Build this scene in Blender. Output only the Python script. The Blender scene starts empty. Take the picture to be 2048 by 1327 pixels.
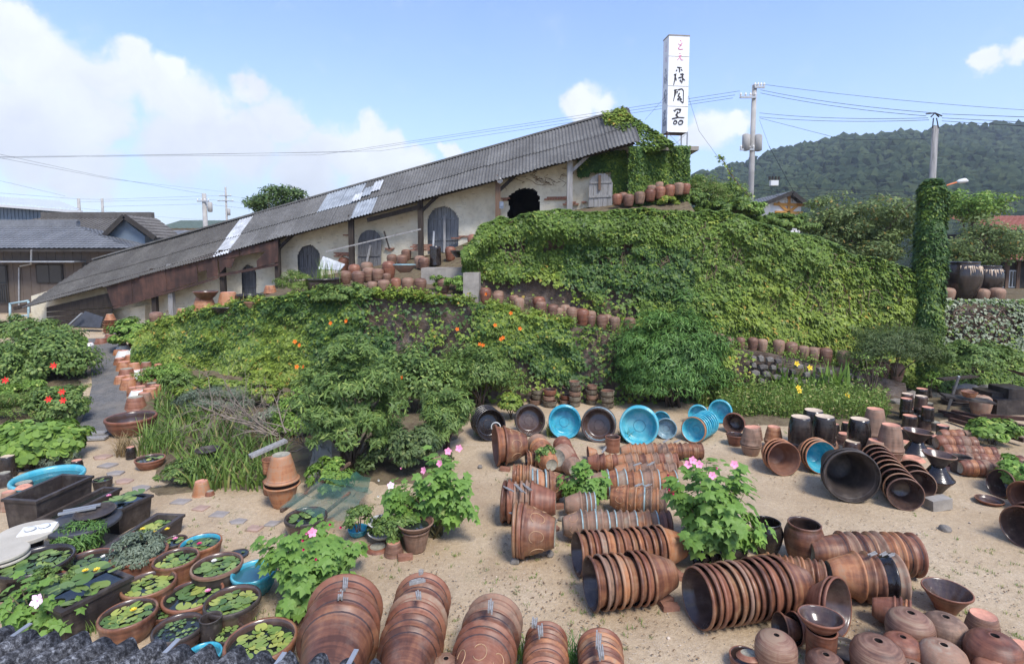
import bpy, bmesh, math, random
import numpy as np
from mathutils import Vector, Matrix, Quaternion, Euler

random.seed(7)
RNG = np.random.default_rng(11)
SC = bpy.context.scene
COL = SC.collection
R = math.radians

# ------------------------------------------------------------------ camera
F, CX, PPY, TILT, CAMH = 1100.0, 1024.0, 596.6, R(4.5), 4.6     # pixels of the 2048 px wide photograph
cam = bpy.data.cameras.new('camera')
cam_o = bpy.data.objects.new('camera', cam); COL.objects.link(cam_o)
cam.sensor_width = 36; cam.lens = 36 * F / 2048
cam.shift_y = -(663.5 - PPY) / 2048
cam.clip_start = 0.1; cam.clip_end = 12000
cam_o.location = (0, 0, CAMH); cam_o.rotation_euler = (math.pi / 2 - TILT, 0, 0)
SC.camera = cam_o

# ------------------------------------------------------------------ light
SUN_EL, SUN_AZ = R(54), R(150)          # azimuth clockwise from +Y: behind the camera, to the right
w = bpy.data.worlds.new('World'); SC.world = w; w.use_nodes = True
SUN_DIR = Vector((math.sin(SUN_AZ) * math.cos(SUN_EL), math.cos(SUN_AZ) * math.cos(SUN_EL), math.sin(SUN_EL)))
sl = bpy.data.lights.new('sun', 'SUN'); sl.energy = 1.9; sl.angle = R(18); sl.color = (1, .95, .87)
so = bpy.data.objects.new('sun', sl); COL.objects.link(so)
so.rotation_euler = SUN_DIR.to_track_quat('Z', 'Y').to_euler()
SC.view_settings.view_transform = 'Standard'; SC.view_settings.look = 'None'
SC.view_settings.exposure = 1.36; SC.view_settings.gamma = 1
SC.view_settings.use_curve_mapping = False
SC.cycles.max_bounces = 6; SC.cycles.diffuse_bounces = 3; SC.cycles.glossy_bounces = 3
SC.cycles.transmission_bounces = 4; SC.cycles.transparent_max_bounces = 6; SC.cycles.volume_bounces = 0
SC.cycles.use_denoising = True

# ------------------------------------------------------------------ survey helpers: photograph pixel -> place
cT, sT = math.cos(TILT), math.sin(TILT)
def ray(x, y):
    dx, dy = (x - CX) / F, (PPY - y) / F
    return Vector((dx, cT + dy * sT, -sT + dy * cT))
def G(x, y, z=0.0):                      # where the line of sight meets height z
    d = ray(x, y); t = (z - CAMH) / d.z
    return Vector((0, 0, CAMH)) + d * t
def P(x, y, Y):                          # ... meets distance Y
    d = ray(x, y); t = Y / d.y
    return Vector((0, 0, CAMH)) + d * t
def depth(p): return p.y * cT - (p.z - CAMH) * sT
def mpp(p): return depth(p) / F          # metres for one photograph pixel at p
def pick(o): return random.choice(o)
def ordn(i):
    w_ = ['first', 'second', 'third', 'fourth', 'fifth', 'sixth', 'seventh', 'eighth', 'ninth', 'tenth', 'eleventh', 'twelfth',
          'thirteenth', 'fourteenth', 'fifteenth', 'sixteenth', 'seventeenth', 'eighteenth', 'nineteenth', 'twentieth']
    if i < 20: return w_[i]
    t = ['', '', 'twenty', 'thirty', 'forty'][(i + 1) // 10]
    return t + ('-' + w_[(i + 1) % 10 - 1] if (i + 1) % 10 else 'th')

# ------------------------------------------------------------------ object helpers
def tag(o, label=None, cat=None, group=None, kind=None):
    if label: o['label'] = label
    if cat: o['category'] = cat
    if group: o['group'] = group
    if kind: o['kind'] = kind
    return o
def link(o, parent=None):
    COL.objects.link(o)
    if parent is not None: o.parent = parent
    return o
def empty(name, loc=(0, 0, 0), rot=(0, 0, 0)):
    o = bpy.data.objects.new(name, None); COL.objects.link(o)
    o.location = loc; o.rotation_euler = rot; o.empty_display_size = .1
    return o
def mesh(name, v, f, mats, smooth=False, mi=None):
    me = bpy.data.meshes.new(name); me.from_pydata([tuple(q) for q in v], [], [tuple(q) for q in f])
    for m in (mats if isinstance(mats, (list, tuple)) else [mats]): me.materials.append(m)
    if mi is not None: me.polygons.foreach_set('material_index', np.array(mi, dtype=np.int32))
    if smooth: me.polygons.foreach_set('use_smooth', np.ones(len(me.polygons), dtype=bool))
    me.update(); return me
def mobj(name, v, f, mats, parent=None, smooth=False, mi=None, loc=None):
    o = bpy.data.objects.new(name, mesh(name, v, f, mats, smooth, mi)); link(o, parent)
    if loc is not None: o.location = loc
    return o
def bulk(name, V, K, mat, smooth=False):
    """V (n*K,3) points, every K points one polygon"""
    n = len(V) // K
    me = bpy.data.meshes.new(name)
    me.vertices.add(len(V)); me.vertices.foreach_set('co', np.ascontiguousarray(V, dtype=np.float32).ravel())
    me.loops.add(len(V)); me.loops.foreach_set('vertex_index', np.arange(len(V), dtype=np.int32))
    me.polygons.add(n); me.polygons.foreach_set('loop_start', np.arange(0, len(V), K, dtype=np.int32))
    me.polygons.foreach_set('loop_total', np.full(n, K, dtype=np.int32))
    if smooth: me.polygons.foreach_set('use_smooth', np.ones(n, dtype=bool))
    for m in (mat if isinstance(mat, (list, tuple)) else [mat]): me.materials.append(m)
    me.update(); me.validate(); return me
class MB:
    """collects boxes, bars and tubes into one mesh"""
    def __init__(s): s.v = []; s.f = []; s.m = []
    def add(s, v, f, m=0):
        b = len(s.v); s.v += [tuple(q) for q in v]; s.f += [tuple(i + b for i in q) for q in f]; s.m += [m] * len(f); return s
    def box(s, c, d, rot=None, m=0):
        c = Vector(c); hx, hy, hz = d[0] / 2, d[1] / 2, d[2] / 2
        q = [Vector((x, y, z)) for z in (-hz, hz) for x, y in ((-hx, -hy), (hx, -hy), (hx, hy), (-hx, hy))]
        if rot is not None: q = [rot @ p for p in q]
        return s.add([p + c for p in q], [(3, 2, 1, 0), (4, 5, 6, 7), (0, 1, 5, 4), (1, 2, 6, 5), (2, 3, 7, 6), (3, 0, 4, 7)], m)
    def bar(s, a, b, w_, h_=None, m=0, up=(0, 0, 1)):
        a, b = Vector(a), Vector(b); d = (b - a); L = d.length; d.normalize()
        x = d.cross(Vector(up))
        if x.length < 1e-4: x = d.cross(Vector((0, 1, 0)))
        x.normalize(); y = x.cross(d)
        rot = Matrix((d, x, y)).transposed()
        return s.box((a + b) / 2, (L, w_, h_ or w_), rot, m)
    def tube(s, pts, rad, n=6, m=0, cap=True):
        pts = [Vector(p) for p in pts]; k = len(pts)
        rad = rad if isinstance(rad, (list, tuple)) else [rad] * k
        v = []; x = None
        for i, p in enumerate(pts):
            d = (pts[min(i + 1, k - 1)] - pts[max(i - 1, 0)]).normalized()
            if x is None:
                x = d.cross(Vector((0, 0, 1)))
                if x.length < 1e-3: x = d.cross(Vector((1, 0, 0)))
            x = (x - d * x.dot(d)).normalized(); y = d.cross(x)
            v += [p + (x * math.cos(2 * math.pi * j / n) + y * math.sin(2 * math.pi * j / n)) * rad[i] for j in range(n)]
        f = [(i * n + j, i * n + (j + 1) % n, (i + 1) * n + (j + 1) % n, (i + 1) * n + j) for i in range(k - 1) for j in range(n)]
        if cap: f += [tuple(range(n - 1, -1, -1)), tuple(range((k - 1) * n, k * n))]
        return s.add(v, f, m)
    def build(s, name, mats, parent=None, smooth=False, loc=None):
        return mobj(name, s.v, s.f, mats, parent, smooth, s.m, loc)
def vnoise(x, y, s=0):
    """cheap smooth value noise on arrays"""
    x = np.asarray(x, float); y = np.asarray(y, float)
    xi, yi = np.floor(x).astype(int), np.floor(y).astype(int); fx, fy = x - xi, y - yi
    fx = fx * fx * (3 - 2 * fx); fy = fy * fy * (3 - 2 * fy)
    def h(a, b):
        n = (a * 374761393 + b * 668265263 + s * 974711) & 0x7fffffff
        n = ((n ^ (n >> 13)) * 1274126177) & 0x7fffffff
        return ((n ^ (n >> 16)) & 0xffff) / 65535.0
    return (h(xi, yi) * (1 - fx) + h(xi + 1, yi) * fx) * (1 - fy) + (h(xi, yi + 1) * (1 - fx) + h(xi + 1, yi + 1) * fx) * fy
def fbm(x, y, s=0, o=3):
    t = 0; a = .5
    for i in range(o): t = t + a * vnoise(np.asarray(x) * 2 ** i, np.asarray(y) * 2 ** i, s + i * 17); a *= .5
    return t / (1 - .5 ** o)

# ------------------------------------------------------------------ materials
class NT:
    def __init__(s, name):
        s.mat = bpy.data.materials.new(name); s.mat.use_nodes = True
        s.t = s.mat.node_tree; s.n = s.t.nodes; s.b = s.n['Principled BSDF']
        s.out = s.n['Material Output']
    def new(s, ty, **kw):
        q = s.n.new(ty)
        for k, v in kw.items():
            setattr(q, k, v)
        return q
    def l(s, a, b): s.t.links.new(a, b)
    def coord(s, kind='Object', scale=None):
        c = s.new('ShaderNodeTexCoord').outputs[kind]
        if scale is None: return c
        m = s.new('ShaderNodeMapping'); m.inputs['Scale'].default_value = scale if hasattr(scale, '__len__') else (scale,) * 3
        s.l(c, m.inputs['Vector']); return m.outputs['Vector']
    def noise(s, co, scale=1, detail=4, rough=.55, dist=0):
        q = s.new('ShaderNodeTexNoise'); q.inputs['Scale'].default_value = scale; q.inputs['Detail'].default_value = detail
        q.inputs['Roughness'].default_value = rough; q.inputs['Distortion'].default_value = dist
        if co is not None: s.l(co, q.inputs['Vector'])
        return q.outputs['Fac']
    def ramp(s, fac, stops, interp='LINEAR'):
        q = s.new('ShaderNodeValToRGB'); e = q.color_ramp.elements; q.color_ramp.interpolation = interp
        while len(e) < len(stops): e.new(.5)
        for i, (p, c) in enumerate(stops): e[i].position = p; e[i].color = (*c, 1) if len(c) == 3 else c
        s.l(fac, q.inputs['Fac']); return q.outputs['Color']
    def mix(s, fac, a, b, mode='MIX'):
        q = s.new('ShaderNodeMix', data_type='RGBA', blend_type=mode)
        for i, v in ((0, fac), (6, a), (7, b)):
            if hasattr(v, 'is_output') or hasattr(v, 'links'): s.l(v, q.inputs[i])
            else: q.inputs[i].default_value = v if i == 0 else ((*v, 1) if len(v) == 3 else v)
        return q.outputs[2]
    def math(s, op, a, b=None, clamp=False):
        q = s.new('ShaderNodeMath', operation=op, use_clamp=clamp)
        for i, v in ((0, a), (1, b)):
            if v is None: continue
            if hasattr(v, 'links'): s.l(v, q.inputs[i])
            else: q.inputs[i].default_value = v
        return q.outputs[0]
    def bump(s, h, strength=.3, dist=.02):
        q = s.new('ShaderNodeBump'); q.inputs['Strength'].default_value = strength; q.inputs['Distance'].default_value = dist
        s.l(h, q.inputs['Height']); s.l(q.outputs['Normal'], s.b.inputs['Normal'])
    def col(s, c):
        if hasattr(c, 'links'): s.l(c, s.b.inputs['Base Color'])
        else: s.b.inputs['Base Color'].default_value = (*c, 1)
        return s
    def rs(s, rough=.6, spec=.4, metal=0, coat=0):
        s.b.inputs['Roughness'].default_value = rough; s.b.inputs['Specular IOR Level'].default_value = spec
        s.b.inputs['Metallic'].default_value = metal; s.b.inputs['Coat Weight'].default_value = coat
        return s
    def rnd(s): return s.new('ShaderNodeObjectInfo').outputs['Random']

def plain(name, c, rough=.7, spec=.3, var=.25, scale=6, metal=0, bump=.2):
    n = NT(name); co = n.coord('Object')
    f = n.noise(co, scale, 5, .6)
    a = tuple(max(0, q * (1 - var)) for q in c); b = tuple(min(1, q * (1 + var)) for q in c)
    n.col(n.ramp(f, [(.3, a), (.7, b)])).rs(rough, spec, metal)
    if bump: n.bump(n.noise(co, scale * 5, 3), bump, .01)
    return n.mat
def glaze(name, stops, rough=.35, spec=.5, ring=9, streak=.5, dirt=.25, coat=0, lines=.12, bmp=.25):
    """wheel-thrown pottery: turning rings round the axis, runs down it, each pot a shade of its own"""
    n = NT(name); rnd = n.rnd()
    co = n.coord('Object')
    add = n.new('ShaderNodeVectorMath', operation='ADD')
    off = n.new('ShaderNodeCombineXYZ'); k = n.math('MULTIPLY', rnd, 37.0); n.l(k, off.inputs[0]); n.l(k, off.inputs[2])
    n.l(co, add.inputs[0]); n.l(off.outputs[0], add.inputs[1]); co = add.outputs[0]
    def sc(v):
        m = n.new('ShaderNodeMapping'); m.inputs['Scale'].default_value = v; n.l(co, m.inputs['Vector']); return m.outputs['Vector']
    rings = n.noise(sc((.6, .6, ring)), 1.0, 5, .65)
    runs = n.noise(sc((5, 5, 1.2)), 1.0, 4, .6, .4)
    fine = n.noise(sc((2.2, 2.2, ring * 5)), 1.0, 2, .5)
    f = n.math('ADD', n.math('MULTIPLY', rings, 1 - streak), n.math('MULTIPLY', runs, streak))
    f = n.math('ADD', n.math('MULTIPLY', n.math('SUBTRACT', f, .5), 1.5), .5)
    f = n.math('ADD', f, n.math('MULTIPLY', n.math('SUBTRACT', rnd, .5), .26))
    f = n.math('ADD', f, n.math('MULTIPLY', n.math('SUBTRACT', fine, .5), lines))
    c = n.ramp(f, stops)
    dust = n.noise(sc((3, 3, 3)), 1.0, 6, .7)
    c = n.mix(n.math('MULTIPLY', n.ramp(dust, [(.5, (0, 0, 0)), (.75, (1, 1, 1))]), dirt), c, (.30, .25, .20))
    n.col(c).rs(rough, spec, 0, coat)
    rr = n.math('ADD', n.math('MULTIPLY', dust, .35), rough - .15, True); n.l(rr, n.b.inputs['Roughness'])
    n.bump(n.math('ADD', n.math('MULTIPLY', fine, .5), rings), bmp, .012)
    return n.mat
def leafmat(name, dark, light, accent=None, acc=.06, trans=.25, nscale=.8, rough=.5):
    """leaves: a shade of its own for every leaf, drifting over the plant"""
    n = NT(name); g = n.new('ShaderNodeNewGeometry'); isl = g.outputs['Random Per Island']
    big = n.noise(n.new('ShaderNodeTexCoord').outputs['Object'], nscale, 3, .6)
    f = n.math('ADD', n.math('MULTIPLY', isl, .55), n.math('MULTIPLY', n.math('SUBTRACT', big, .22), .85))
    c = n.ramp(f, [(.12, dark), (.9, light)])
    if accent:
        k = n.math('GREATER_THAN', n.math('FRACT', n.math('MULTIPLY', isl, 7.13)), 1 - acc)
        c = n.mix(k, c, accent)
    n.col(c).rs(rough, .3)
    if trans:
        tr = n.new('ShaderNodeBsdfTranslucent'); n.l(c, tr.inputs['Color'])
        mx = n.new('ShaderNodeMixShader'); mx.inputs[0].default_value = trans
        n.l(n.b.outputs[0], mx.inputs[1]); n.l(tr.outputs[0], mx.inputs[2]); n.l(mx.outputs[0], n.out.inputs['Surface'])
    return n.mat

M = {}
M['brown'] = glaze('brown glaze', [(.28, (.075, .032, .021)), (.45, (.155, .064, .038)), (.58, (.235, .105, .055)), (.75, (.30, .175, .10))], .4, .42, 9, .45, .3)
M['brown_in'] = glaze('dark brown inside glaze', [(.3, (.045, .028, .024)), (.7, (.10, .06, .048))], .2, .6, 5, .5, .2)
M['terra'] = glaze('terracotta', [(.24, (.14, .055, .032)), (.42, (.27, .108, .052)), (.56, (.40, .175, .08)), (.74, (.34, .205, .125))], .5, .4, 8, .5, .25)
M['terra_in'] = glaze('terracotta inside', [(.3, (.16, .075, .05)), (.7, (.28, .14, .09))], .5, .4, 8, .4, .25)
M['rust'] = glaze('red brown glaze', [(.28, (.10, .038, .024)), (.5, (.205, .078, .045)), (.72, (.30, .135, .08))], .45, .42, 10, .35, .28)
M['tan'] = glaze('weathered tan clay', [(.25, (.14, .085, .06)), (.45, (.24, .15, .105)), (.6, (.29, .165, .11)), (.78, (.32, .25, .185))], .6, .3, 6, .6, .35, 0, .3, .35)
M['jar'] = glaze('matt jar clay', [(.25, (.085, .042, .032)), (.42, (.155, .08, .056)), (.56, (.23, .125, .085)), (.72, (.27, .18, .12))], .5, .35, 12, .2, .2, 0, .55, .5)
M['black'] = glaze('black glaze', [(.3, (.012, .009, .009)), (.55, (.025, .019, .017)), (.8, (.05, .036, .03))], .18, .55, 6, .6, .07)
M['blackmat'] = glaze('dull black clay', [(.3, (.022, .017, .016)), (.7, (.06, .047, .042))], .5, .4, 7, .5, .3)
M['turq'] = glaze('turquoise glaze', [(.25, (.02, .22, .34)), (.5, (.05, .36, .47)), (.75, (.15, .45, .51))], .22, .5, 5, .6, .3)
M['turqgrey'] = glaze('grey blue glaze', [(.3, (.10, .18, .23)), (.7, (.25, .36, .40))], .25, .5, 5, .6, .25)
M['turqrim'] = plain('pale blue rim glaze', (.24, .33, .34), .3, .5, .25, 9)
M['white'] = glaze('white glaze', [(.3, (.62, .62, .60)), (.7, (.80, .80, .78))], .3, .5, 6, .5, .1)
M['basepink'] = plain('bare pink clay', (.56, .27, .19), .8, .2, .2, 5)
M['basecream'] = plain('bare cream clay', (.56, .44, .33), .8, .2, .2, 5)
M['basegrey'] = plain('sanded pot foot', (.30, .28, .22), .9, .2, .3, 8)
M['coil'] = plain('clay coil ornament', (.42, .26, .15), .6, .3, .2, 9)
M['hole'] = plain('dark hollow', (.012, .01, .01), .9, .1, .1, 5)
M['water'] = (lambda n: (n.col((.018, .022, .018)), n.rs(.05, .6), n.bump(n.noise(n.coord('Object'), 7, 2), .02, .01), n.mat)[-1])(NT('pond water'))
M['turqwater'] = (lambda n: (n.col((.03, .12, .15)), n.rs(.06, .6), n.mat)[-1])(NT('clear water over blue glaze'))
def wood(name, a, b, grain=14):
    n = NT(name); co = n.coord('Object', (grain, grain, 1.2)); f = n.noise(co, 1.5, 6, .65, .3)
    n.col(n.ramp(f, [(.3, a), (.7, b)])).rs(.85, .2); n.bump(f, .4, .008); return n.mat
M['greywood'] = wood('silvered wood', (.16, .155, .15), (.36, .35, .34))
M['darkwood'] = wood('dark timber', (.018, .014, .012), (.07, .055, .045))
M['brownwood'] = wood('brown timber', (.08, .05, .035), (.20, .13, .09))
M['bark'] = plain('bark', (.11, .085, .065), .9, .1, .4, 9, 0, .6)
M['twig'] = plain('dead twigs', (.24, .195, .16), .9, .1, .3, 5)
M['vine'] = plain('bare vine', (.17, .115, .085), .9, .1, .35, 4)
M['concrete'] = plain('weathered concrete', (.29, .265, .235), .9, .2, .35, 2.5, 0, .5)
M['stone'] = plain('grey stone', (.22, .20, .18), .9, .2, .4, 5, 0, .5)
M['brick'] = plain('old brick', (.26, .13, .09), .9, .2, .4, 6, 0, .5)
M['slabstone'] = plain('stepping stone', (.28, .25, .23), .85, .2, .25, 5, 0, .3)
M['slabpink'] = plain('pink stepping stone', (.36, .25, .20), .85, .2, .25, 5, 0, .3)
M['metal'] = plain('galvanised metal', (.40, .41, .42), .5, .5, .15, 8, .6)
M['wire'] = plain('cable sheath', (.03, .03, .035), .6, .3, .1, 3)
M['poleconc'] = plain('pole concrete', (.36, .345, .325), .85, .2, .2, 2)

# ------------------------------------------------------------------ sky: clear air, cumulus banks, white haze low down
def build_world():
    t = w.node_tree; N = t.nodes; N.clear()
    def nn(ty, **k):
        q = N.new(ty)
        for a, b in k.items(): setattr(q, a, b)
        return q
    def m(op, a, b=None, c=None, clamp=False):
        q = nn('ShaderNodeMath', operation=op, use_clamp=clamp)
        for i, v in enumerate((a, b, c)):
            if v is None: continue
            if hasattr(v, 'links'): t.links.new(v, q.inputs[i])
            else: q.inputs[i].default_value = v
        return q.outputs[0]
    sky = nn('ShaderNodeTexSky', sky_type='NISHITA', sun_disc=False, sun_elevation=SUN_EL, sun_rotation=SUN_AZ,
             altitude=0, air_density=1.0, dust_density=0.25, ozone_density=3.0)
    d = nn('ShaderNodeTexCoord').outputs['Generated']
    def vn(op, a, b=None, sc=None):
        q = nn('ShaderNodeVectorMath', operation=op)
        for i, v in enumerate((a, b)):
            if v is None: continue
            if hasattr(v, 'links'): t.links.new(v, q.inputs[i])
            else: q.inputs[i].default_value = v
        if sc is not None:
            q.inputs[3].default_value = sc
        return q
    def noi(scale, det, col=False, vec=d, rough=.55):
        q = nn('ShaderNodeTexNoise'); q.inputs['Scale'].default_value = scale; q.inputs['Detail'].default_value = det
        q.inputs['Roughness'].default_value = rough; t.links.new(vec, q.inputs['Vector'])
        return q.outputs['Color' if col else 'Fac']
    sh = vn('SCALE', vn('SUBTRACT', noi(7, 6, True, d, .62), (.5, .5, .5)).outputs[0], None, .13).outputs[0]
    dd = vn('ADD', d, sh).outputs[0]
    blobs = [(-160, 120, 200), (-420, 220, 260), (-800, 250, 300), (20, 60, 75), (75, 120, 95), (140, 150, 85), (60, 240, 130), (170, 240, 90), (262, 110, 62), (232, 165, 62), (310, 170, 80),
             (355, 145, 48), (400, 225, 100), (350, 290, 95), (500, 172, 52), (462, 196, 50), (545, 225, 58), (490, 280, 95),
             (580, 262, 44), (640, 296, 50), (735, 282, 52), (700, 305, 62), (785, 305, 55), (825, 325, 48), (890, 306, 24),
             (610, 350, 85), (760, 355, 85), (180, 340, 80), (1178, 204, 58), (1138, 218, 38), (1212, 218, 40),
             (1425, 252, 56), (1466, 250, 38), (1392, 272, 34), (2040, 100, 46), (1965, 132, 34)]
    acc = None
    for x, y, r in blobs:
        c = ray(x, y); k = c.length; c.normalize()
        q = vn('DISTANCE', dd, tuple(c)).outputs['Value']
        v = m('MULTIPLY_ADD', q, -F * k / r * 1.0, 1.0)
        acc = v if acc is None else m('MAXIMUM', acc, v)
    # the same weather carries on all round the sky: scattered banks from noise, away from the mapped ones
    sep = nn('ShaderNodeSeparateXYZ'); t.links.new(d, sep.inputs[0])
    el = sep.outputs['Z']
    fr = nn('ShaderNodeMapRange'); fr.inputs[1].default_value = .35; fr.inputs[2].default_value = -.1
    t.links.new(sep.outputs['Y'], fr.inputs[0])
    gen = m('MULTIPLY', m('SUBTRACT', noi(2.4, 6, False, dd, .6), .53), m('MULTIPLY', fr.outputs[0], 4.0))
    den = m('MAXIMUM', acc, gen)
    den = m('ADD', den, m('MULTIPLY', m('SUBTRACT', noi(22, 5, False, dd), .5), .42))
    mask = nn('ShaderNodeMapRange', interpolation_type='SMOOTHSTEP'); mask.inputs[1].default_value = .02; mask.inputs[2].default_value = .46
    t.links.new(den, mask.inputs[0])
    shade = nn('ShaderNodeMapRange'); shade.inputs[1].default_value = .25; shade.inputs[2].default_value = .75
    shade.inputs[3].default_value = .74; shade.inputs[4].default_value = 1.06
    t.links.new(noi(6.5, 8, False, dd, .62), shade.inputs[0])
    cc = nn('ShaderNodeCombineColor')
    t.links.new(m('MULTIPLY', shade.outputs[0], .962), cc.inputs[0]); t.links.new(m('MULTIPLY', shade.outputs[0], .99), cc.inputs[1])
    t.links.new(m('MINIMUM', m('MULTIPLY_ADD', shade.outputs[0], .78, .225), 1.05), cc.inputs[2])
    bs = nn('ShaderNodeBackground'); bs.inputs['Strength'].default_value = .116; tn = nn('ShaderNodeMix', data_type='RGBA', blend_type='MULTIPLY'); tn.inputs[0].default_value = 1; t.links.new(sky.outputs[0], tn.inputs[6]); tn.inputs[7].default_value = (.84, .87, 1.05, 1); t.links.new(tn.outputs[2], bs.inputs['Color'])
    bc = nn('ShaderNodeBackground'); bc.inputs['Strength'].default_value = .49; t.links.new(cc.outputs[0], bc.inputs['Color'])
    bh = nn('ShaderNodeBackground'); bh.inputs['Strength'].default_value = .40; bh.inputs['Color'].default_value = (.88, .95, 1, 1)
    hz = m('POWER', m('SUBTRACT', 1.0, m('MULTIPLY', m('ABSOLUTE', el), 1.9), clamp=True), 2.8)
    thin = m('MULTIPLY', noi(3.0, 5, False, dd), .16)
    hz = m('ADD', m('MULTIPLY', hz, .78), thin, clamp=True)
    m1 = nn('ShaderNodeMixShader'); t.links.new(hz, m1.inputs[0]); t.links.new(bs.outputs[0], m1.inputs[1]); t.links.new(bh.outputs[0], m1.inputs[2])
    m2 = nn('ShaderNodeMixShader'); t.links.new(m('MULTIPLY', mask.outputs[0], .93), m2.inputs[0])
    t.links.new(m1.outputs[0], m2.inputs[1]); t.links.new(bc.outputs[0], m2.inputs[2])
    o = nn('ShaderNodeOutputWorld'); t.links.new(m2.outputs[0], o.inputs['Surface'])
w.cycles.sampling_method = 'MANUAL'; w.cycles.sample_map_resolution = 256
build_world()

# ================================================================== the land
def sm(t): t = np.clip(t, 0, 1); return t * t * (3 - 2 * t)
def terr(X, Y):
    return 1.25 * sm((np.asarray(Y, float) - 13.5) / 10) * sm((-6.0 - np.asarray(X, float)) / 4)
# kiln line (front wall), climbing from the far left to the near right
KA, KB = Vector((-20.8, 26.0, 0)), Vector((6.6, 20.4, 0))
KU = (KB - KA).normalized(); KN = Vector((KU.y, -KU.x, 0))          # KN points towards the yard
def VP(x, y, off=0.0):
    d = ray(x, y); p0 = KA + KN * off
    t = (p0 - Vector((0, 0, CAMH))).dot(KN) / d.dot(KN)
    return Vector((0, 0, CAMH)) + d * t
def yK(X, off=0.0):
    p0 = KA + KN * off
    return p0.y + (np.asarray(X, float) - p0.x) * KU.y / KU.x
_kb = [VP(x, y) for x, y in ((60, 690), (161, 660), (330, 628), (497, 592), (620, 556), (742, 532), (887, 503), (1047, 440), (1200, 410), (1360, 390))]
def zK(X): return np.interp(X, [p.x for p in _kb], [p.z for p in _kb])
_fw = [P(*q) for q in ((288, 662, 19.6), (330, 640, 19.4), (450, 613, 18.8), (650, 582, 18.0), (800, 586, 17.6), (945, 604, 17.3), (1150, 648, 17.3),
                       (1280, 674, 17.3), (1430, 694, 17.3), (1530, 704, 17.3), (1700, 739, 17.3), (1812, 766, 17.3))]
def yF(X): return np.interp(X, [p.x for p in _fw], [p.y for p in _fw])
def zF(X): return np.interp(X, [p.x for p in _fw], [p.z for p in _fw])
YU = 18.9
_uw = [P(x, y, YU) for x, y in ((940, 500), (962, 462), (1000, 444), (1100, 428), (1330, 424), (1480, 438), (1600, 474), (1700, 510), (1850, 552))]
def zU(X): return np.interp(X, [p.x for p in _uw], [p.z for p in _uw])
X0, X1, XU0 = _fw[0].x, _fw[-1].x, _uw[0].x
XR, YR, ZR = P(1850, 600, 19.2).x, 19.2, P(1900, 603, 19.2).z     # terrace at the far right
def H(X, Y):
    g = float(terr(X, Y))
    if X > XR and Y > YR: return ZR
    if X < X0 or X > 13.6 or Y < yF(X): return g
    k = float(yK(X))
    if X < XU0:
        t = min(1, max(0, (Y - yF(X)) / (k - yF(X)))); return float(zF(X) + (zK(X) - zF(X)) * t)
    if X > X1: return g if Y < YU else float(zU(X))
    if Y < YU: return float(zF(X))
    if X > 6.6: return float(zU(X))
    t = min(1, max(0, (Y - YU) / (k - YU))); return float(zU(X) + (zK(X) - zU(X)) * t)
def onland(x, y, lo=3.0, hi=42.0):
    """the first place on the land that a photograph pixel looks at"""
    d = ray(x, y); Y = lo
    while Y < hi:
        t = Y / d.y; z = CAMH + d.z * t
        if z <= H(d.x * t, Y):
            return Vector((d.x * t, Y, z))
        Y += .04
    t = hi / d.y; return Vector((d.x * t, hi, CAMH + d.z * t))

# materials of the ground
def ground_mat():
    n = NT('sandy ground'); co = n.coord('Object')
    a = n.noise(co, .55, 6, .6); b = n.noise(co, 14, 6, .7); c = n.noise(co, 70, 3, .6)
    col = n.ramp(a, [(.28, (.38, .275, .17)), (.5, (.505, .39, .258)), (.72, (.575, .465, .33))])
    col = n.mix(n.ramp(b, [(.42, (0, 0, 0)), (.62, (1, 1, 1))]), n.mix(.30, col, (.24, .17, .11)), col)
    col = n.mix(n.math('MULTIPLY', n.ramp(c, [(.56, (0, 0, 0)), (.66, (1, 1, 1))]), .55), col, (.17, .12, .085))
    col = n.mix(n.math('MULTIPLY', n.ramp(n.noise(co, 45, 2), [(.62, (0, 0, 0)), (.7, (1, 1, 1))]), .6), col, (.58, .52, .45))
    g = n.ramp(n.noise(co, .9, 5, .65, .6), [(.58, (0, 0, 0)), (.72, (1, 1, 1))])
    g = n.math('MULTIPLY', g, n.ramp(n.noise(co, 30, 3), [(.48, (0, 0, 0)), (.58, (1, 1, 1))]))
    col = n.mix(n.math('MULTIPLY', g, .6), col, (.10, .12, .045))
    col = n.mix(n.math('MULTIPLY', n.ramp(n.noise(n.coord('Object', (1, .55, 1)), .8, 5, .7, .8), [(.50, (0, 0, 0)), (.68, (1, 1, 1))]), .5), col, (.29, .215, .145))
    n.col(col).rs(.95, .15)
    n.bump(n.math('ADD', n.math('MULTIPLY', c, .5), n.math('ADD', b, a)), .7, .035)
    return n.mat
M['sand'] = ground_mat()
def soil_mat():
    n = NT('garden soil'); co = n.coord('Object')
    f = n.noise(co, 5, 6, .7)
    n.col(n.ramp(f, [(.3, (.08, .06, .038)), (.55, (.16, .125, .08)), (.75, (.14, .145, .07))])).rs(.95, .1); n.bump(f, .8, .08); return n.mat
M['soil'] = soil_mat()
def asphalt_mat():
    n = NT('worn asphalt'); co = n.coord('Object')
    f = n.noise(co, 60, 3, .7); g = n.noise(co, 1.5, 5, .6)
    c = n.mix(n.ramp(f, [(.35, (0, 0, 0)), (.7, (1, 1, 1))]), (.075, .073, .072), (.24, .235, .225))
    c = n.mix(n.math('MULTIPLY', n.ramp(n.noise(co, 7, 5, .7), [(.42, (0, 0, 0)), (.66, (1, 1, 1))]), .55), c, (.05, .048, .047)); n.col(n.mix(n.math('MULTIPLY', n.ramp(g, [(.45, (0, 0, 0)), (.7, (1, 1, 1))]), .7), c, (.21, .185, .155))).rs(.9, .2); n.bump(f, .5, .02); return n.mat
M['asphalt'] = asphalt_mat()
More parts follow.
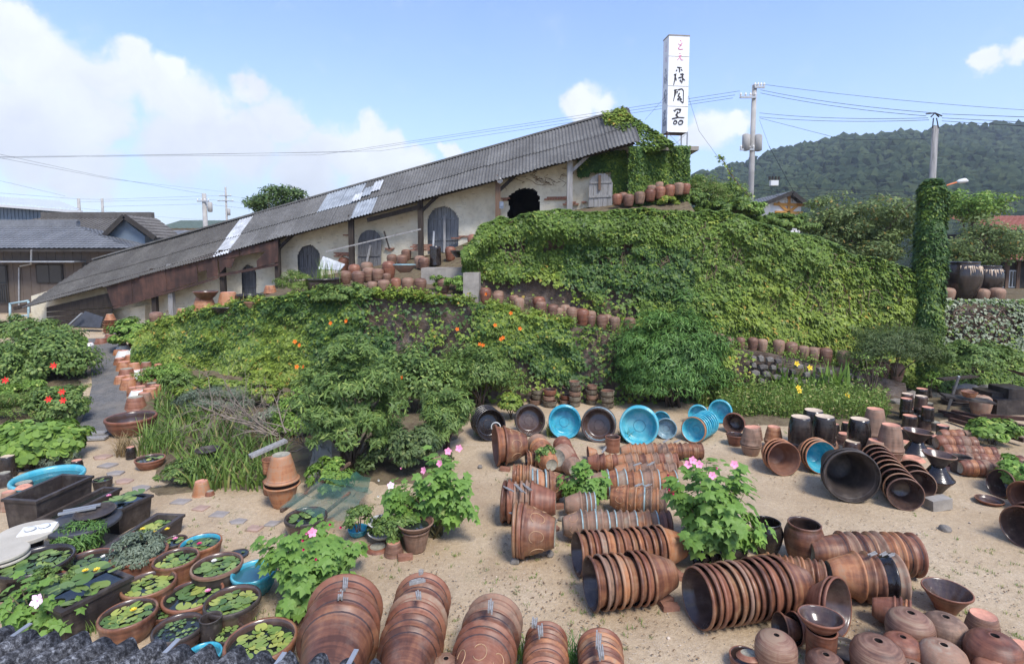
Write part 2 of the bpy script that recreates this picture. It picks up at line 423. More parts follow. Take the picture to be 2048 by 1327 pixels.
def bank_mat():
    n = NT('old wall with dry creeper stems'); co = n.coord('Object')
    f = n.noise(co, 2.2, 6, .7); g = n.noise(n.coord('Object', (6, 6, 30)), 1, 4, .6)
    c = n.ramp(f, [(.3, (.085, .06, .045)), (.5, (.15, .115, .09)), (.7, (.25, .215, .19))])
    n.col(n.mix(n.math('MULTIPLY', g, .4), c, (.10, .06, .045))).rs(.95, .1); n.bump(n.math('ADD', f, g), .8, .08); return n.mat
M['bank'] = bank_mat()

# the ground: one sheet to the horizon, fine in the yard
def grid_axis(lo, hi, step, far):
    a = list(np.arange(lo, hi + 1e-6, step)); s = step; v = lo; left = []
    while v > -far: s *= 1.45; v -= s; left.append(v)
    s = step; v = hi; right = []
    while v < far: s *= 1.45; v += s; right.append(v)
    return np.array(left[::-1] + a + right)
gx = grid_axis(-15, 14, .16, 5000); gy = grid_axis(2, 25, .16, 5000)
XX, YY = np.meshgrid(gx, gy)
near = np.exp(-np.maximum(0, np.abs(YY - 10) - 12) / 20) * np.exp(-np.maximum(0, np.abs(XX) - 16) / 20)
ZZ = terr(XX, YY) + near * ((fbm(XX * .7, YY * .7, 3) - .5) * .05 + (fbm(XX * 3.1, YY * 3.1, 5) - .5) * .022)
ZZ = np.where((np.abs(XX) > 80) | (YY > 60), ZZ - .5, ZZ)
nv, nh = XX.shape
idx = np.arange(nv * nh).reshape(nv, nh)
fc = np.stack([idx[:-1, :-1], idx[:-1, 1:], idx[1:, 1:], idx[1:, :-1]], -1).reshape(-1, 4)
g_ = mobj('ground', np.stack([XX, YY, ZZ], -1).reshape(-1, 3), fc.tolist(), M['sand'], None, True)
tag(g_, 'pale sandy yard ground strewn with leaves', None, None, 'structure')

def sheet(name, pairs, mat, lift=.008, sub=6, kind='structure', label=None, cross=6, mound=0.0):
    """strip of ground between pixel pairs, laid on the land; a mound sinks into the ground at its ragged edge"""
    L = [(onland(*a), onland(*b)) for a, b in pairs]; v = []; rows = 0; total = (len(L) - 1) * sub
    for i in range(len(L) - 1):
        for k in range(sub + (i == len(L) - 2)):
            t = k / sub; a = L[i][0].lerp(L[i + 1][0], t); b = L[i][1].lerp(L[i + 1][1], t); g = (i * sub + k) / total
            for j in range(cross + 1):
                p = a.lerp(b, j / cross); z = float(terr(p.x, p.y)) + lift + .03
                if mound:
                    e = min(1, min(g, 1.2 - g, j / cross, 1 - j / cross) * 7); z += -.09 + mound * e + (float(fbm(p.x * 2.3, p.y * 2.3, 12)) - .5) * .16
                v.append((p.x, p.y, z))
            rows += 1
    c = cross + 1
    f = [(r * c + j, r * c + j + 1, (r + 1) * c + j + 1, (r + 1) * c + j) for r in range(rows - 1) for j in range(cross)]
    o = mobj(name, v, f, mat, None, True); return tag(o, label, None, None, kind)
sheet('path', [((148, 876), (248, 872)), ((172, 822), (254, 815)), ((184, 772), (252, 765)), ((181, 737), (246, 730)), ((170, 707), (238, 702)), ((150, 690), (250, 686)), ((140, 680), (262, 676))],
      M['asphalt'], .01, label='grey asphalt path climbing beside the potted plants')
sheet('garden_bed', [((-260, 930), (165, 900)), ((-260, 800), (178, 822)), ((-250, 740), (186, 770)), ((-200, 700), (184, 737)), ((-150, 685), (172, 706))],
      M['soil'], .0, 12, label='dark planted soil left of the asphalt path', cross=24, mound=.16)
sheet('garden_bed', [((300, 1010), (880, 975)), ((252, 880), (935, 890)), ((246, 800), (990, 820)), ((252, 740), (1000, 800))],
      M['soil'], .0, 16, label='overgrown soil bed below the lower retaining wall', cross=40, mound=.16)
sheet('garden_bed', [((1420, 852), (1800, 862)), ((1400, 815), (2000, 830)), ((1380, 800), (2100, 800))],
      M['soil'], .0, 12, label='weedy soil strip below the ramp wall', cross=40, mound=.14)

# the terraced bank
xs = np.arange(X0, X1 + .01, .25)
def strip(name, rows, mat, label, kind='structure', smooth=True):
    n = len(rows[0]); v = [q for r in rows for q in r]
    f = [(i * n + j, i * n + j + 1, (i + 1) * n + j + 1, (i + 1) * n + j) for i in range(len(rows) - 1) for j in range(n - 1)]
    return tag(mobj(name, v, f, mat, None, smooth), label, None, None, kind)
def rough(p, s, amp=.05, k=1.7):
    return (p[0], p[1] + (float(fbm(p[0] * k, p[2] * k, s)) - .5) * amp, p[2])
rows = [[rough((x, yF(x) - .25 * (1 - t), terr(x, yF(x)) - .1 + (zF(x) - terr(x, yF(x)) + .1) * t), 3, .22) for x in xs] for t in np.linspace(0, 1, 14)]
lw = strip('retaining_wall', rows, M['bank'], 'lower retaining wall half hidden under creeper', None)
tag(lw, None, 'wall')
xl = np.arange(X0, XU0 + .3, .3)
rows = [[(x, yF(x) + (yK(x) - yF(x)) * t + (.0), zF(x) + (zK(x) - zF(x)) * t - .004) for x in xl] for t in np.linspace(0, 1, 8)]
strip('terrace', rows, M['soil'], 'sloping earth terrace in front of the kiln')
xr = np.arange(XU0, X1 + .01, .3)
rows = [[(x, yF(x) + (YU - yF(x)) * t, zF(x) + .05 * t) for x in xr] for t in np.linspace(0, 1, 4)]
strip('ramp', rows, M['soil'], 'earth ramp descending between the two ivy walls')
xu = np.arange(XU0, P(1850, 552, YU).x + .3, .25)
def zb(x): return float(zF(x)) if x < X1 else max(0, float(zF(X1)) - (x - X1) * .4)
rows = [[rough((x, YU - .3 * (1 - t), zb(x) - .05 + (zU(x) - zb(x)) * t), 9, .25) for x in xu] for t in np.linspace(0, 1, 14)]
uw_ = strip('retaining_wall', rows, M['bank'], 'upper retaining wall under thick ivy above the jar ramp', None); tag(uw_, None, 'wall')
rows = [[(x, YU + (max(yK(x), YU + .5) - YU) * t + (6 * t if x > 6.4 else 0), zU(x) + ((zK(x) if x < 6.4 else zU(x)) - zU(x)) * t) for x in xu] for t in np.linspace(0, 1, 6)]
strip('terrace', rows, M['soil'], 'upper earth terrace at the top of the kiln')
# side of the upper wall, facing down the terrace
sx = XU0
rows = [[(sx - .02, y, z0 + (float(zU(sx) + (zK(sx) - zU(sx)) * (y - YU) / (float(yK(sx)) - YU)) - z0) * t) for y, z0 in
         [(YU + (float(yK(sx)) - YU) * k, float(zF(sx)) - .2) for k in np.linspace(0, 1, 6)]] for t in np.linspace(0, 1, 5)]
strip('terrace', rows, M['concrete'], 'concrete flank of the upper terrace')
# left end of the lower wall
rows = [[(X0, yF(X0) + k, .6 + (float(zF(X0)) + .0 - .6 + k * .05) * t) for k in np.linspace(0, 5.5, 6)] for t in np.linspace(0, 1, 4)]
strip('terrace', rows, M['bank'], 'end face of the sloping terrace beside the path')
# right-hand terrace
xr2 = np.arange(XR - .3, 40, .5)
rows = [[rough((x, YR - .3 * (1 - t), -.1 + (ZR + .1) * t), 21, .3) for x in xr2] for t in np.linspace(0, 1, 10)]
rw = strip('retaining_wall', rows, M['bank'], 'retaining wall hung with dead vine stems under the two big black jars', None); tag(rw, None, 'wall')
rows = [[(x, YR + k, ZR) for x in xr2] for k in np.linspace(0, 25, 6)]
strip('terrace', rows, M['soil'], 'grassy terrace carrying the two big black jars')

# ================================================================== climbing kiln
def roof_mat(name, a, b, c, lich):
    n = NT(name); co = n.coord('Object'); rnd = n.rnd()
    f = n.noise(co, .9, 6, .65); g = n.noise(co, 9, 5, .7); h = n.noise(co, 38, 3, .7)
    k = n.math('ADD', n.math('MULTIPLY', f, .5), n.math('ADD', n.math('MULTIPLY', g, .5), n.math('MULTIPLY', n.math('SUBTRACT', rnd, .5), .11)))
    col = n.ramp(k, [(.3, a), (.5, b), (.72, c)])
    col = n.mix(n.math('MULTIPLY', n.ramp(h, [(.55, (0, 0, 0)), (.68, (1, 1, 1))]), .55), col, lich)
    n.col(col).rs(.9, .2); n.bump(n.math('ADD', g, h), .5, .015); return n.mat
M['slate'] = roof_mat('weathered corrugated sheet', (.065, .063, .06), (.115, .112, .108), (.195, .192, .185), (.30, .30, .29))
M['slateold'] = roof_mat('old dark corrugated sheet', (.05, .045, .042), (.085, .08, .073), (.14, .132, .12), (.22, .215, .20))
M['frp'] = plain('white plastic sheet', (.41, .425, .44), .6, .3, .3, 2.5)
M['frpblue'] = plain('pale plastic sheet', (.26, .285, .31), .6, .3, .3, 2.5)
def plaster_mat():
    n = NT('kiln plaster'); co = n.coord('Object')
    f = n.noise(co, 1.1, 6, .65); g = n.noise(co, 6, 5, .7); cr = n.noise(n.coord('Object', (1, 1, 5)), 2.2, 5, .7, .5)
    c = n.ramp(f, [(.25, (.45, .40, .30)), (.5, (.66, .60, .46)), (.75, (.74, .69, .56))])
    c = n.mix(n.math('MULTIPLY', n.ramp(g, [(.54, (0, 0, 0)), (.72, (1, 1, 1))]), .5), c, (.36, .31, .23))
    c = n.mix(n.math('MULTIPLY', n.ramp(cr, [(.6, (0, 0, 0)), (.7, (1, 1, 1))]), .6), c, (.22, .20, .17))
    n.col(c).rs(.95, .1); n.bump(n.math('ADD', g, f), .6, .05); return n.mat
M['plaster'] = plaster_mat()
def rust_mat():
    n = NT('rusted iron sheet'); co = n.coord('Object')
    f = n.noise(co, 1.6, 6, .7); s_ = n.noise(n.coord('Object', (5, 5, .8)), 1, 5, .6)
    k = n.math('ADD', n.math('MULTIPLY', f, .6), n.math('MULTIPLY', s_, .4))
    n.col(n.ramp(k, [(.3, (.025, .018, .017)), (.48, (.06, .034, .028)), (.62, (.115, .058, .043)), (.76, (.15, .105, .09))])).rs(.8, .3); n.bump(k, .3, .02); return n.mat
M['rustiron'] = rust_mat()

kiln = empty('climbing_kiln', KA)
kiln.location = (0, 0, 0)
tag(kiln, 'long climbing kiln under a stepped grey corrugated roof', 'kiln')
roof = empty('roof'); roof.parent = kiln
E0, E1 = VP(42, 616, .95), VP(1262, 284, .95)
R0, R1 = VP(188, 519, -1.5), VP(1255, 218, -1.5)
RS = (R1 - R0).normalized()
em = (E0 + E1) / 2; v_ = em - R0; v_ -= RS * v_.dot(RS); RL = v_.length; RW = v_.normalized()      # down the slope
RNRM = RS.cross(RW);  RNRM = RNRM if RNRM.z > 0 else -RNRM
smin, smax = (E0 - R0).dot(RS), (R1 - R0).length
def roofz(x, y):
    return R0.z - (RNRM.x * (x - R0.x) + RNRM.y * (y - R0.y)) / RNRM.z
def roof_sheet(a, b, l0, l1, mat, lift, name='roof_sheet', amp=.022, pitch=.135, back=False, par=roof):
    n = max(2, int((b - a) / (pitch / 6))); v = []; lw = RW.copy()
    nr = RNRM
    if back:                                   # far slope: mirrored about the ridge
        lw = Vector(RW) - 2 * KN * RW.dot(KN); nr = Vector(RNRM) - 2 * KN * RNRM.dot(KN)
    for i in range(n + 1):
        s = a + (b - a) * i / n
        lo, hi = l0, l1
        if s < 0: lo = max(l0, min(l1, RL * (s / smin)))
        dz = amp * math.cos(2 * math.pi * s / pitch) + lift
        for l in (lo, (lo + hi) / 2, hi):
            v.append(R0 + RS * s + lw * l + nr * (dz + .012 * math.sin(s * .9 + l)))
    f = [(i * 3 + j, i * 3 + j + 1, i * 3 + j + 4, i * 3 + j + 3) for i in range(n) for j in range(2)]
    return mobj(name, v, f, mat, par, True)
sbreak = (VP(437, 506, .95) - R0).dot(RS)
s = smin; i = 0
while s < smax - .05:
    b = min(s + .95, smax); c = (s + b) / 2
    old = c < sbreak
    m_ = M['slateold'] if old else M['slate']; ml = mu = m_
    if abs(c - sbreak - .45) < .475: ml = mu = M['frp']
    for q, mm in ((2.6, M['frpblue']), (3.55, M['frpblue'])):
        if abs(c - sbreak - q - 2.6) < .475: mu = mm
    if abs(c - sbreak - 6.2) < .475: ml = M['frpblue']
    dz = (-.05 if old else 0) + random.uniform(-.008, .008)
    sp = RL * .54 + random.uniform(-.03, .03)
    if not (b <= 0 and RL * b / smin > sp - .1): roof_sheet(s, b + .06, 0, sp + .08, mu, dz + .028)
    roof_sheet(s, b + .06, sp, RL + random.uniform(-.05, .06), ml, dz)
    s = b; i += 1
rb = (VP(690, 412, .0) - R0).dot(RS)
for k in range(3):   # torn white sheet lying on the roof
    roof_sheet(sbreak + 5.9 + k * .405, sbreak + 6.32 + k * .405, RL * (.36 - .11 * k), RL * (.56 - .07 * k), M['frp'] if k != 1 else M['frpblue'], .075 + .006 * k)
roof_sheet(smin + 1.5, smax, 0, RL, M['slateold'], -.02, 'roof_sheet', .022, .27, True)
mb = MB(); n_ = 40
for k in range(n_):
    a = R0 + RS * ((smax) * k / n_); b = R0 + RS * ((smax) * (k + 1) / n_)
    mb.bar(a + Vector((0, 0, .02)), b + Vector((0, 0, .02)), .24, .07)
mb.build('ridge_cap', M['slate'], roof)

# front wall with its broken stoke hole
def uof_(p): return (p - KA).dot(KU)
arch_c = VP(1047, 428); arch_w = 64 * mpp(arch_c); arch_top = VP(1047, 377).z
def uof(p): return (p - KA).dot(KU)
DH = [(617, 52, 490, 556), (885, 70, 413, 508), (497, 36, 530, 592)]
DH = [(uof_(VP(a, d)), b * mpp(VP(a, d)) * .47, VP(a, d).z, VP(a, c).z - .03) for a, b, c, d in DH]
u_a = uof(arch_c); ua, ub = uof(VP(60, 650)), uof(VP(1266, 400)); st = .05
us = np.arange(ua, ub, st); v = []; f = []; nz = 56
for i, u in enumerate(us):
    p = KA + KU * u
    z0 = float(zK(p.x)) - .5; z1 = roofz(p.x, p.y) - .1
    for j in range(nz + 1):
        z = z0 + (max(z1 - z0, .3)) * j / nz
        bul = .16 * math.sin(min(1, max(0, (z - z0 - .3) / max(.4, z1 - z0))) * math.pi * .5) * (.6 + .4 * math.sin(u * 1.35))
        q = p - KN * (bul + (float(fbm(u * 2, z * 2, 31)) - .5) * .09)
        v.append((q.x, q.y, z))
for i in range(len(us) - 1):
    for j in range(nz):
        a = Vector(v[i * (nz + 1) + j]); uu = us[i] - u_a; zz = a.z
        r_ = 1 + (float(fbm(uu * 5, zz * 5, 8)) - .5) * .3
        top = arch_top - arch_c.z
        inside = abs(uu) < arch_w / 2 * r_ and zz < arch_top - top * .45 or (uu / (arch_w / 2 * r_)) ** 2 + ((zz - arch_top + top * .45) / (top * .45 * r_)) ** 2 < 1
        if inside and zz > arch_c.z - .7: continue
        hit = False
        for du, dw, dz0, dz1 in DH:
            q_ = (us[i] - du) / dw
            if abs(q_) < 1 and dz0 - .05 < zz < dz0 + (dz1 - dz0) * (.62 + .38 * math.sqrt(1 - q_ * q_)): hit = True
        if hit: continue
        f.append((i * (nz + 1) + j, (i + 1) * (nz + 1) + j, (i + 1) * (nz + 1) + j + 1, i * (nz + 1) + j + 1))
mobj('wall', v, f, M['plaster'], kiln, True)
# hollow behind the stoke hole
mb = MB(); c = KA + KU * u_a - KN * .16
for k in range(12):
    t0, t1 = math.pi * k / 12, math.pi * (k + 1) / 12
    q = []
    for t, dp in ((t0, 0), (t1, 0), (t1, 1.6), (t0, 1.6)):
        pp = c + KU * (math.cos(t) * arch_w * .62) - KN * dp; q.append((pp.x, pp.y, arch_top - .45 + math.sin(t) * .52))
    mb.add(q, [(0, 1, 2, 3)])
for sg in (-1, 1):
    q = []
    for z, dp in ((arch_c.z - .7, 0), (arch_top - .45, 0), (arch_top - .45, 1.6), (arch_c.z - .7, 1.6)):
        pp = c + KU * (sg * arch_w * .62) - KN * dp; q.append((pp.x, pp.y, z))
    mb.add(q, [(0, 1, 2, 3)])
q = [(c + KU * (sg * arch_w * .7) - KN * 1.6) for sg in (-1, 1)]
mb.add([(q[0].x, q[0].y, arch_c.z - .7), (q[1].x, q[1].y, arch_c.z - .7), (q[1].x, q[1].y, arch_top + .2), (q[0].x, q[0].y, arch_top + .2)], [(0, 1, 2, 3)])
M['soot'] = plain('sooty kiln inside', (.018, .015, .013), .95, .1, .3, 3)
mb.build('kiln_chamber', M['soot'], kiln)
# back and end walls
mb = MB()
pa, pb = KA + KU * ua, KA + KU * ub
ba, bb = pa - KN * 3.0, pb - KN * 3.0
mb.add([(ba.x, ba.y, 0), (bb.x, bb.y, 0), (bb.x, bb.y, 8.3), (ba.x, ba.y, 1.8)], [(0, 1, 2, 3)])
mb.add([(pb.x, pb.y, 4), (bb.x, bb.y, 4), (bb.x, bb.y, 8.2), (pb.x, pb.y, 8.2)], [(0, 1, 2, 3)])
mb.add([(pa.x, pa.y, .5), (ba.x, ba.y, .5), (ba.x, ba.y, 1.8), (pa.x, pa.y, 1.8)], [(0, 1, 2, 3)])
mb.build('wall', M['plaster'], kiln)

def kiln_door(px, wpx, ytop, ybot, mat, np_=6, off=.06, lean=0, lab=None):
    b = VP(px, ybot, off); t = VP(px, ytop, off); k = mpp(b); W = wpx * k; Hh = t.z - b.z
    d = empty('door'); d.parent = kiln
    if lab: d['label'] = lab
    pw = W / np_
    for i in range(np_):
        x0, x1 = -W / 2 + i * pw + .006, -W / 2 + (i + 1) * pw - .006
        def top(x): return Hh * (.62 + .38 * math.sqrt(max(0, 1 - (x / (W / 2 * 1.02)) ** 2))) + random.uniform(-.02, .02)
        xm = (x0 + x1) / 2
        out = [(x0, 0), (x1, 0), (x1, top(x1)), (xm, top(xm)), (x0, top(x0))]
        dpt = random.uniform(0, .012); v = []
        for dd in (.035 + dpt, dpt):
            for x, z in out:
                q = b + KU * x + KN * (dd + lean * (1 - z / Hh)); v.append((q.x, q.y, b.z + z))
        f = [(0, 1, 2, 3, 4), (9, 8, 7, 6, 5)] + [(j, j + 5, (j + 1) % 5 + 5, (j + 1) % 5) for j in range(5)]
        mobj('plank', v, f, mat, d)
    for zz in (.3, .72):
        mm = MB(); a = b + KU * (-W * .46) + KN * (.06 + lean * (1 - zz)); c2 = b + KU * (W * .46) + KN * (.06 + lean * (1 - zz))
        mm.bar((a.x, a.y, b.z + Hh * zz), (c2.x, c2.y, b.z + Hh * zz + .02), .03, .07); mm.build('batten', mat, d)
    return d
M['doorgrey'] = wood('weathered grey door boards', (.13, .135, .14), (.30, .31, .325))
M['doordark'] = wood('dark grey door boards', (.07, .068, .07), (.18, .178, .18))
kiln_door(617, 54, 489, 557, M['doordark'], 6, -.24)
kiln_door(742, 50, 459, 534, M['doordark'], 6, .08, .12)
kiln_door(885, 73, 411, 509, M['doorgrey'], 8, -.24)
kiln_door(1201, 47, 347, 414, M['greywood'], 5, .3, .05)
kiln_door(497, 38, 529, 593, M['doordark'], 5, -.24)
def kbar(name, a, b, wd, mat, ht=None, par=kiln):
    m_ = MB(); m_.bar(a, b, wd, ht); return m_.build(name, mat, par)
kbar('prop', VP(889, 505, .25), VP(889, 430, .12), .09, M['greywood'], .04)
kbar('prop', VP(866, 505, .3), VP(868, 462, .12), .07, M['frp'], .03)
kbar('prop', VP(733, 528, .45), VP(741, 490, .2), .09, M['greywood'], .04)
kbar('prop', VP(1199, 380, .42), VP(1199, 350, .4), .09, M['brownwood'], .03)
for px, yb, mt in ((557, 566, 'darkwood'), (704, 520, 'darkwood'), (842, 505, 'darkwood'), (996, 440, 'brownwood'), (1139, 414, 'greywood'), (448, 600, 'darkwood'), (312, 640, 'darkwood'), (345, 632, 'greywood')):
    b = VP(px, yb, .6); b.z -= .2; t = b.copy(); t.z = roofz(b.x, b.y) - .06
    kbar('post', b, t, .2, M[mt], .2)
    if px in (557, 842, 996, 1139):
        k = KA + KU * (uof(b) + .95) + KN * .45; kbar('brace', Vector((b.x, b.y, t.z - .62)), Vector((k.x, k.y, roofz(k.x, k.y) - .12)), .1, M['darkwood' if px != 1139 else 'greywood'], .12)
for a in range(0, 9):
    s0, s1 = ua + (ub - ua) * a / 9, ua + (ub - ua) * (a + 1) / 9
    p, q = KA + KU * s0 + KN * .62, KA + KU * s1 + KN * .62
    kbar('beam', Vector((p.x, p.y, roofz(p.x, p.y) - .17)), Vector((q.x, q.y, roofz(q.x, q.y) - .17)), .13, M['darkwood'], .16)
kbar('beam', VP(735, 440, .7), VP(842, 413, .7), .1, M['darkwood'], .16)
# rusty iron sheets hung under the low end of the eaves
def hang(pts, off, mat, name='rusty_sheet', th=.02):
    q = [VP(x, y, off) for x, y in pts]; n = len(q); v = [(p.x, p.y, p.z) for p in q] + [((p - KN * th).x, (p - KN * th).y, p.z) for p in q]
    f = [tuple(range(n)), tuple(range(2 * n - 1, n - 1, -1))] + [(i, i + n, (i + 1) % n + n, (i + 1) % n) for i in range(n)]
    return mobj(name, v, f, mat, kiln)
for pts in ([(212, 574), (262, 556), (266, 602), (225, 613)], [(263, 556), (330, 536), (334, 582), (267, 602)], [(331, 536), (392, 518), (396, 563), (335, 581)],
            [(393, 518), (434, 507), (436, 552), (414, 557), (413, 540), (397, 544)], [(437, 508), (478, 498), (479, 512), (437, 520)], [(437, 520), (470, 516), (462, 536), (450, 534), (440, 546)],
            [(480, 512), (480, 498), (556, 480), (556, 524), (514, 535), (513, 522), (530, 503), (512, 505)], [(437, 548), (556, 526), (556, 531), (437, 554)], [(225, 614), (436, 553), (437, 557), (227, 618)]):
    hang(pts, .82 + random.uniform(-.02, .02), M['rustiron'])
for k in range(7):
    y0 = 612 + k * 10
    hang([(93, y0 + 2), (225, y0 - 28 if k == 0 else y0 - 6), (225, y0 + 2), (93, y0 + 11)], .55 - .02 * (k % 2), M['darkwood'], 'board')
hang([(260, 616), (290, 610), (290, 648), (262, 655)], .25, M['plaster'], 'buttress', .3)
hang([(328, 590), (338, 588), (338, 620), (328, 622)], .2, M['plaster'], 'buttress', .3)
# bare vine stems on the plaster above the stoke hole
mb = MB()
for k in range(26):
    x, y = random.uniform(1005, 1130), random.uniform(333, 358); pts = []
    for j in range(6):
        pts.append(VP(x, y, .03)); x += random.uniform(-9, 16); y += random.uniform(-3, 7)
    mb.tube(pts, .008, 4)
tag(mb.build('bare_vine', M['vine'], kiln), 'bare vine stems over the stoke hole')
# lamp and meter box on the brown post
p = VP(1000, 361, .78); lm = empty('flood_lamp', p); tag(lm, 'round white floodlight under the eaves on the brown post', 'lamp')
mb = MB(); mb.tube([(0, 0, 0), (0, -.06, -.01), (0, -.12, -.03)], [.05, .10, .11], 12); mb.build('reflector', plain('lamp white', (.7, .7, .7), .4), lm, True)
mb = MB(); mb.tube([(0, -.121, -.03), (0, -.13, -.032)], [.085, .07], 12); mb.build('glass', plain('lamp glass', (.35, .36, .38), .15, .6), lm)
mb = MB(); mb.tube([(0, .1, .1), (0, 0, 0)], .02, 6); mb.build('bracket', M['metal'], lm)
p = VP(1003, 410, .62); q = MB(); q.box((0, 0, 0), (.16, .12, .26)); q.box((0, -.065, .02), (.12, .02, .16)); bx_ = q.build('meter_box', plain('meter box grey', (.16, .19, .24), .5), None, False, p)
tag(bx_, 'small blue grey meter box on the brown kiln post', 'box')

# bricks showing where the plaster has come away
for cx, cy, nx, ny, off in ((845, 500, 4, 4, .45), (690, 512, 4, 3, .03), (922, 476, 3, 2, .02), (1120, 398, 5, 2, .03), (1152, 408, 4, 2, .06), (1010, 400, 2, 2, .02), (700, 470, 2, 1, .02), (775, 500, 3, 2, .02)):
    c_ = VP(cx, cy, off)
    for j in range(ny):
        for i in range(nx):
            if random.random() < .22 and off < .2: continue
            b_ = MB(); b_.box((0, 0, 0), (.19, .09, .055)); o = b_.build('brick', M['brick'], kiln, False, c_ + KU * ((i - nx / 2) * .205 + (j % 2) * .1) + Vector((0, 0, j * .066)) - KN * random.uniform(.0, .03)); o.rotation_euler.z = math.atan2(KU.y, KU.x) + random.uniform(-.05, .05)
# head of the kiln: ivy-grown chamber with a concrete slab that carries the sign
head = empty('kiln_head', (0, 0, 0)); tag(head, 'small flat roofed block at the upper end of the kiln, smothered in ivy', 'building')
HX0, HX1, HY0, HY1, HZ0 = P(1262, 300, 20.4).x, P(1366, 300, 20.6).x, 20.3, 23.2, 6.2
HZ1 = P(1345, 303, 20.3).z
q = MB(); q.box(((HX0 + HX1) / 2, (HY0 + HY1) / 2, (HZ0 + HZ1) / 2), (HX1 - HX0, HY1 - HY0, HZ1 - HZ0)); q.build('wall', M['concrete'], head)
q = MB(); q.box(((HX0 + HX1) / 2 + .15, (HY0 + HY1) / 2, HZ1 + .07), (HX1 - HX0 + .5, HY1 - HY0 + .5, .14)); q.build('roof_slab', M['concrete'], head)

